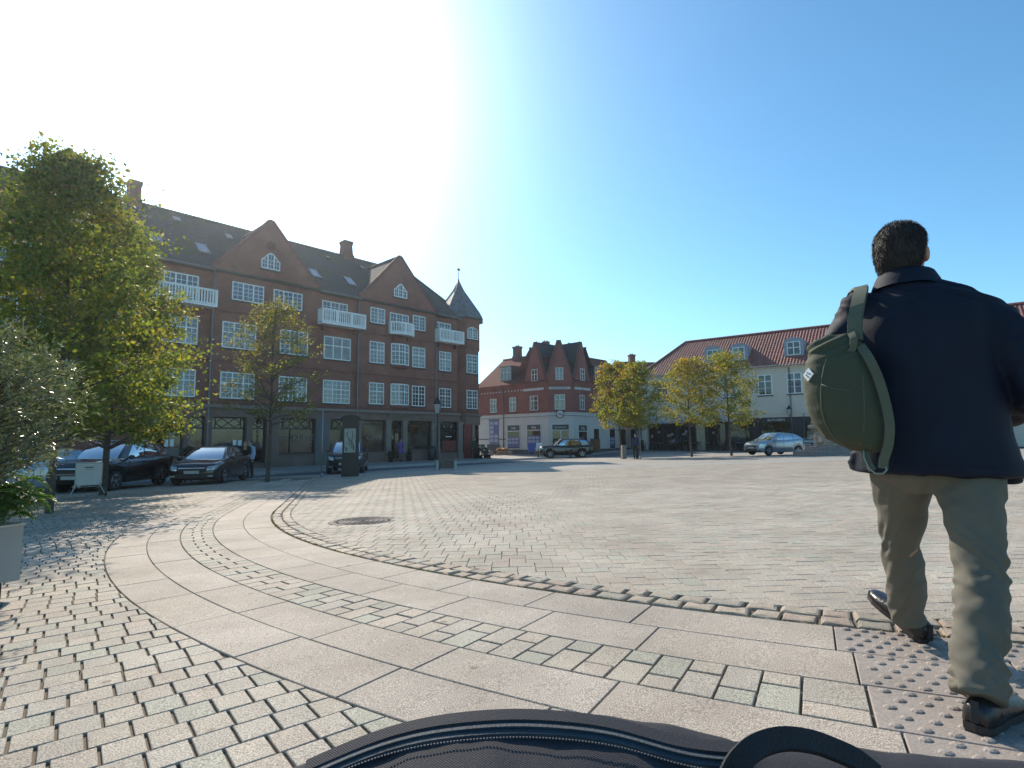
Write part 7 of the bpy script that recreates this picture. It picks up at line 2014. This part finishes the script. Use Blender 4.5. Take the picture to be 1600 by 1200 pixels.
lb = thing('lap_bag', 'dark woven bag with a slate blue zip lying right under the camera', 'bag', (0, .5, .45))
def lp_(px, py, Y):
    r_ = ray(px, py); k_ = Y / r_.y; return Vector((r_.x * k_, 0, EYE + r_.z * k_ - .45))
crest = [(380, 1230), (470, 1199), (520, 1176), (580, 1156), (650, 1132), (720, 1115), (770, 1111), (850, 1114), (920, 1121), (1000, 1131), (1080, 1146), (1140, 1160), (1180, 1176), (1240, 1176), (1340, 1172), (1450, 1183), (1600, 1196), (1700, 1215)]
zipl = [(380, 1262), (470, 1222), (560, 1180), (620, 1160), (700, 1144), (760, 1138), (840, 1137), (900, 1142), (960, 1149), (1010, 1166), (1060, 1183), (1130, 1192), (1180, 1192)]
def interp(tab, x):
    for (x0, y0), (x1, y1) in zip(tab[:-1], tab[1:]):
        if x <= x1: return y0 + (y1 - y0) * (x - x0) / (x1 - x0)
    return tab[-1][1]
LY = .56                                     # depth of the crest
t = MB()
def lap(u, v):
    px = 380 + 1320 * u
    c = lp_(px, interp(crest, px), LY); zc_ = c.z
    if v < .5:                               # from the crest towards the camera
        k_ = (.5 - v) / .5; y = LY - .5 - .30 * k_; z = zc_ - .035 * k_ - .10 * k_ * k_
        x = c.x * (1 - .25 * k_)
    else:                                    # far side falling to the knees
        k_ = (v - .5) / .5; a = k_ * math.pi * .5; y = LY - .5 + .10 * math.sin(a) + .02 * k_; z = zc_ - .26 * (1 - math.cos(a)) - .03 * k_; x = c.x
    n = .004 * mnoise.noise(Vector((x * 9, y * 9, 2))) + .002 * mnoise.noise(Vector((x * 30, y * 30, 5)))
    return Vector((x, y, z + n))
t.grid(lap, 90, 40); t.build('body', M_DEN, lb)
# zip running across the top with a raised lip of cloth behind it
def surf(px, py):
    """point on the bag's top under picture point (px, py)"""
    r_ = ray(px, py); best = None
    for k_ in range(120):
        Y = .30 + .28 * k_ / 119; p = r_ * (Y / r_.y); X = p.x; z = EYE + p.z - .45
        u = None
        kk = (LY - Y) / .30
        # crest height at the column this x belongs to
        xc = X / (1 - .25 * max(0, kk)); pxc = 800 + xc / LY * F_PX * 1.0
        zc_ = lp_(pxc, interp(crest, pxc), LY).z; zs = zc_ - .035 * max(0, kk) - .10 * max(0, kk) ** 2
        if abs(z - zs) < .0035: best = Vector((X, Y - .5, zs)); break
    return best
zp = [surf(px, interp(zipl, px)) for px in range(470, 1171, 25)]
zp = [p for p in zp if p is not None]
for _ in range(4): zp = zp[:1] + [(zp[i - 1] + zp[i] * 2 + zp[i + 1]) / 4 for i in range(1, len(zp) - 1)] + zp[-1:]
if len(zp) > 4:
    t = MB(); ribbon(t, [p + Vector((0, 0, .003)) for p in zp], .016, .003, (0, -.3, 1)); t.build('zip', M_ZIP, lb)
    t = MB(); ribbon(t, [p + Vector((0, .013, .006)) for p in zp], .016, .007, (0, -.2, 1)); t.build('zip_flap', M_DEN, lb)
    t = MB()
    for i in range(len(zp) - 1):
        for q in range(8):
            p = zp[i].lerp(zp[i + 1], q / 8); t.cbox(p + Vector((0, 0, .0052)), (.0016, .005, .0015), 0)
    t.build('zip_teeth', M_ZIP, lb)
    t = MB()
    for i in range(len(zp) - 1):
        for q in range(5):
            p = zp[i].lerp(zp[i + 1], (q + .2) / 5) + Vector((0, -.014, .0022)); p2 = zp[i].lerp(zp[i + 1], (q + .75) / 5) + Vector((0, -.014, .0022)); t.bar(p, p2, .0012, .001)
    t.build('stitching', mat('grey_thread', (.10, .10, .115), .8), lb)
# grab strap standing up in a loop at the right
t = MB(); gs = [lp_(x, y, Y) + Vector((0, Y - .5, 0)) for x, y, Y in ((1138, 1222, .50), (1153, 1192, .50), (1182, 1166, .505), (1222, 1154, .51), (1266, 1158, .515), (1304, 1171, .52), (1338, 1187, .52), (1370, 1212, .52))]
ribbon(t, gs, .019, .007, lambda p: (0, -.75, .65)); t.build('grab_strap', M_STR, lb)
# ================================================================== THIN SCATTERING VOLUME ADDED TO IMITATE THE LENS FLARE VEIL
hzm, hnt, hb_ = nodes('lens_flare_veil')
hnt.nodes.remove(hb_)
vol = hnt.nodes.new('ShaderNodeVolumePrincipled')
vol.inputs['Color'].default_value = (.86, .93, 1.0, 1); vol.inputs['Density'].default_value = .0006; vol.inputs['Anisotropy'].default_value = .80
hnt.links.new(vol.outputs[0], hnt.nodes['Material Output'].inputs['Volume'])
hz_ = MB(); hz_.box(-260, 260, -45, 310, -12, 24)
tag(hz_.build('flare_veil', hzm), kind='stuff')
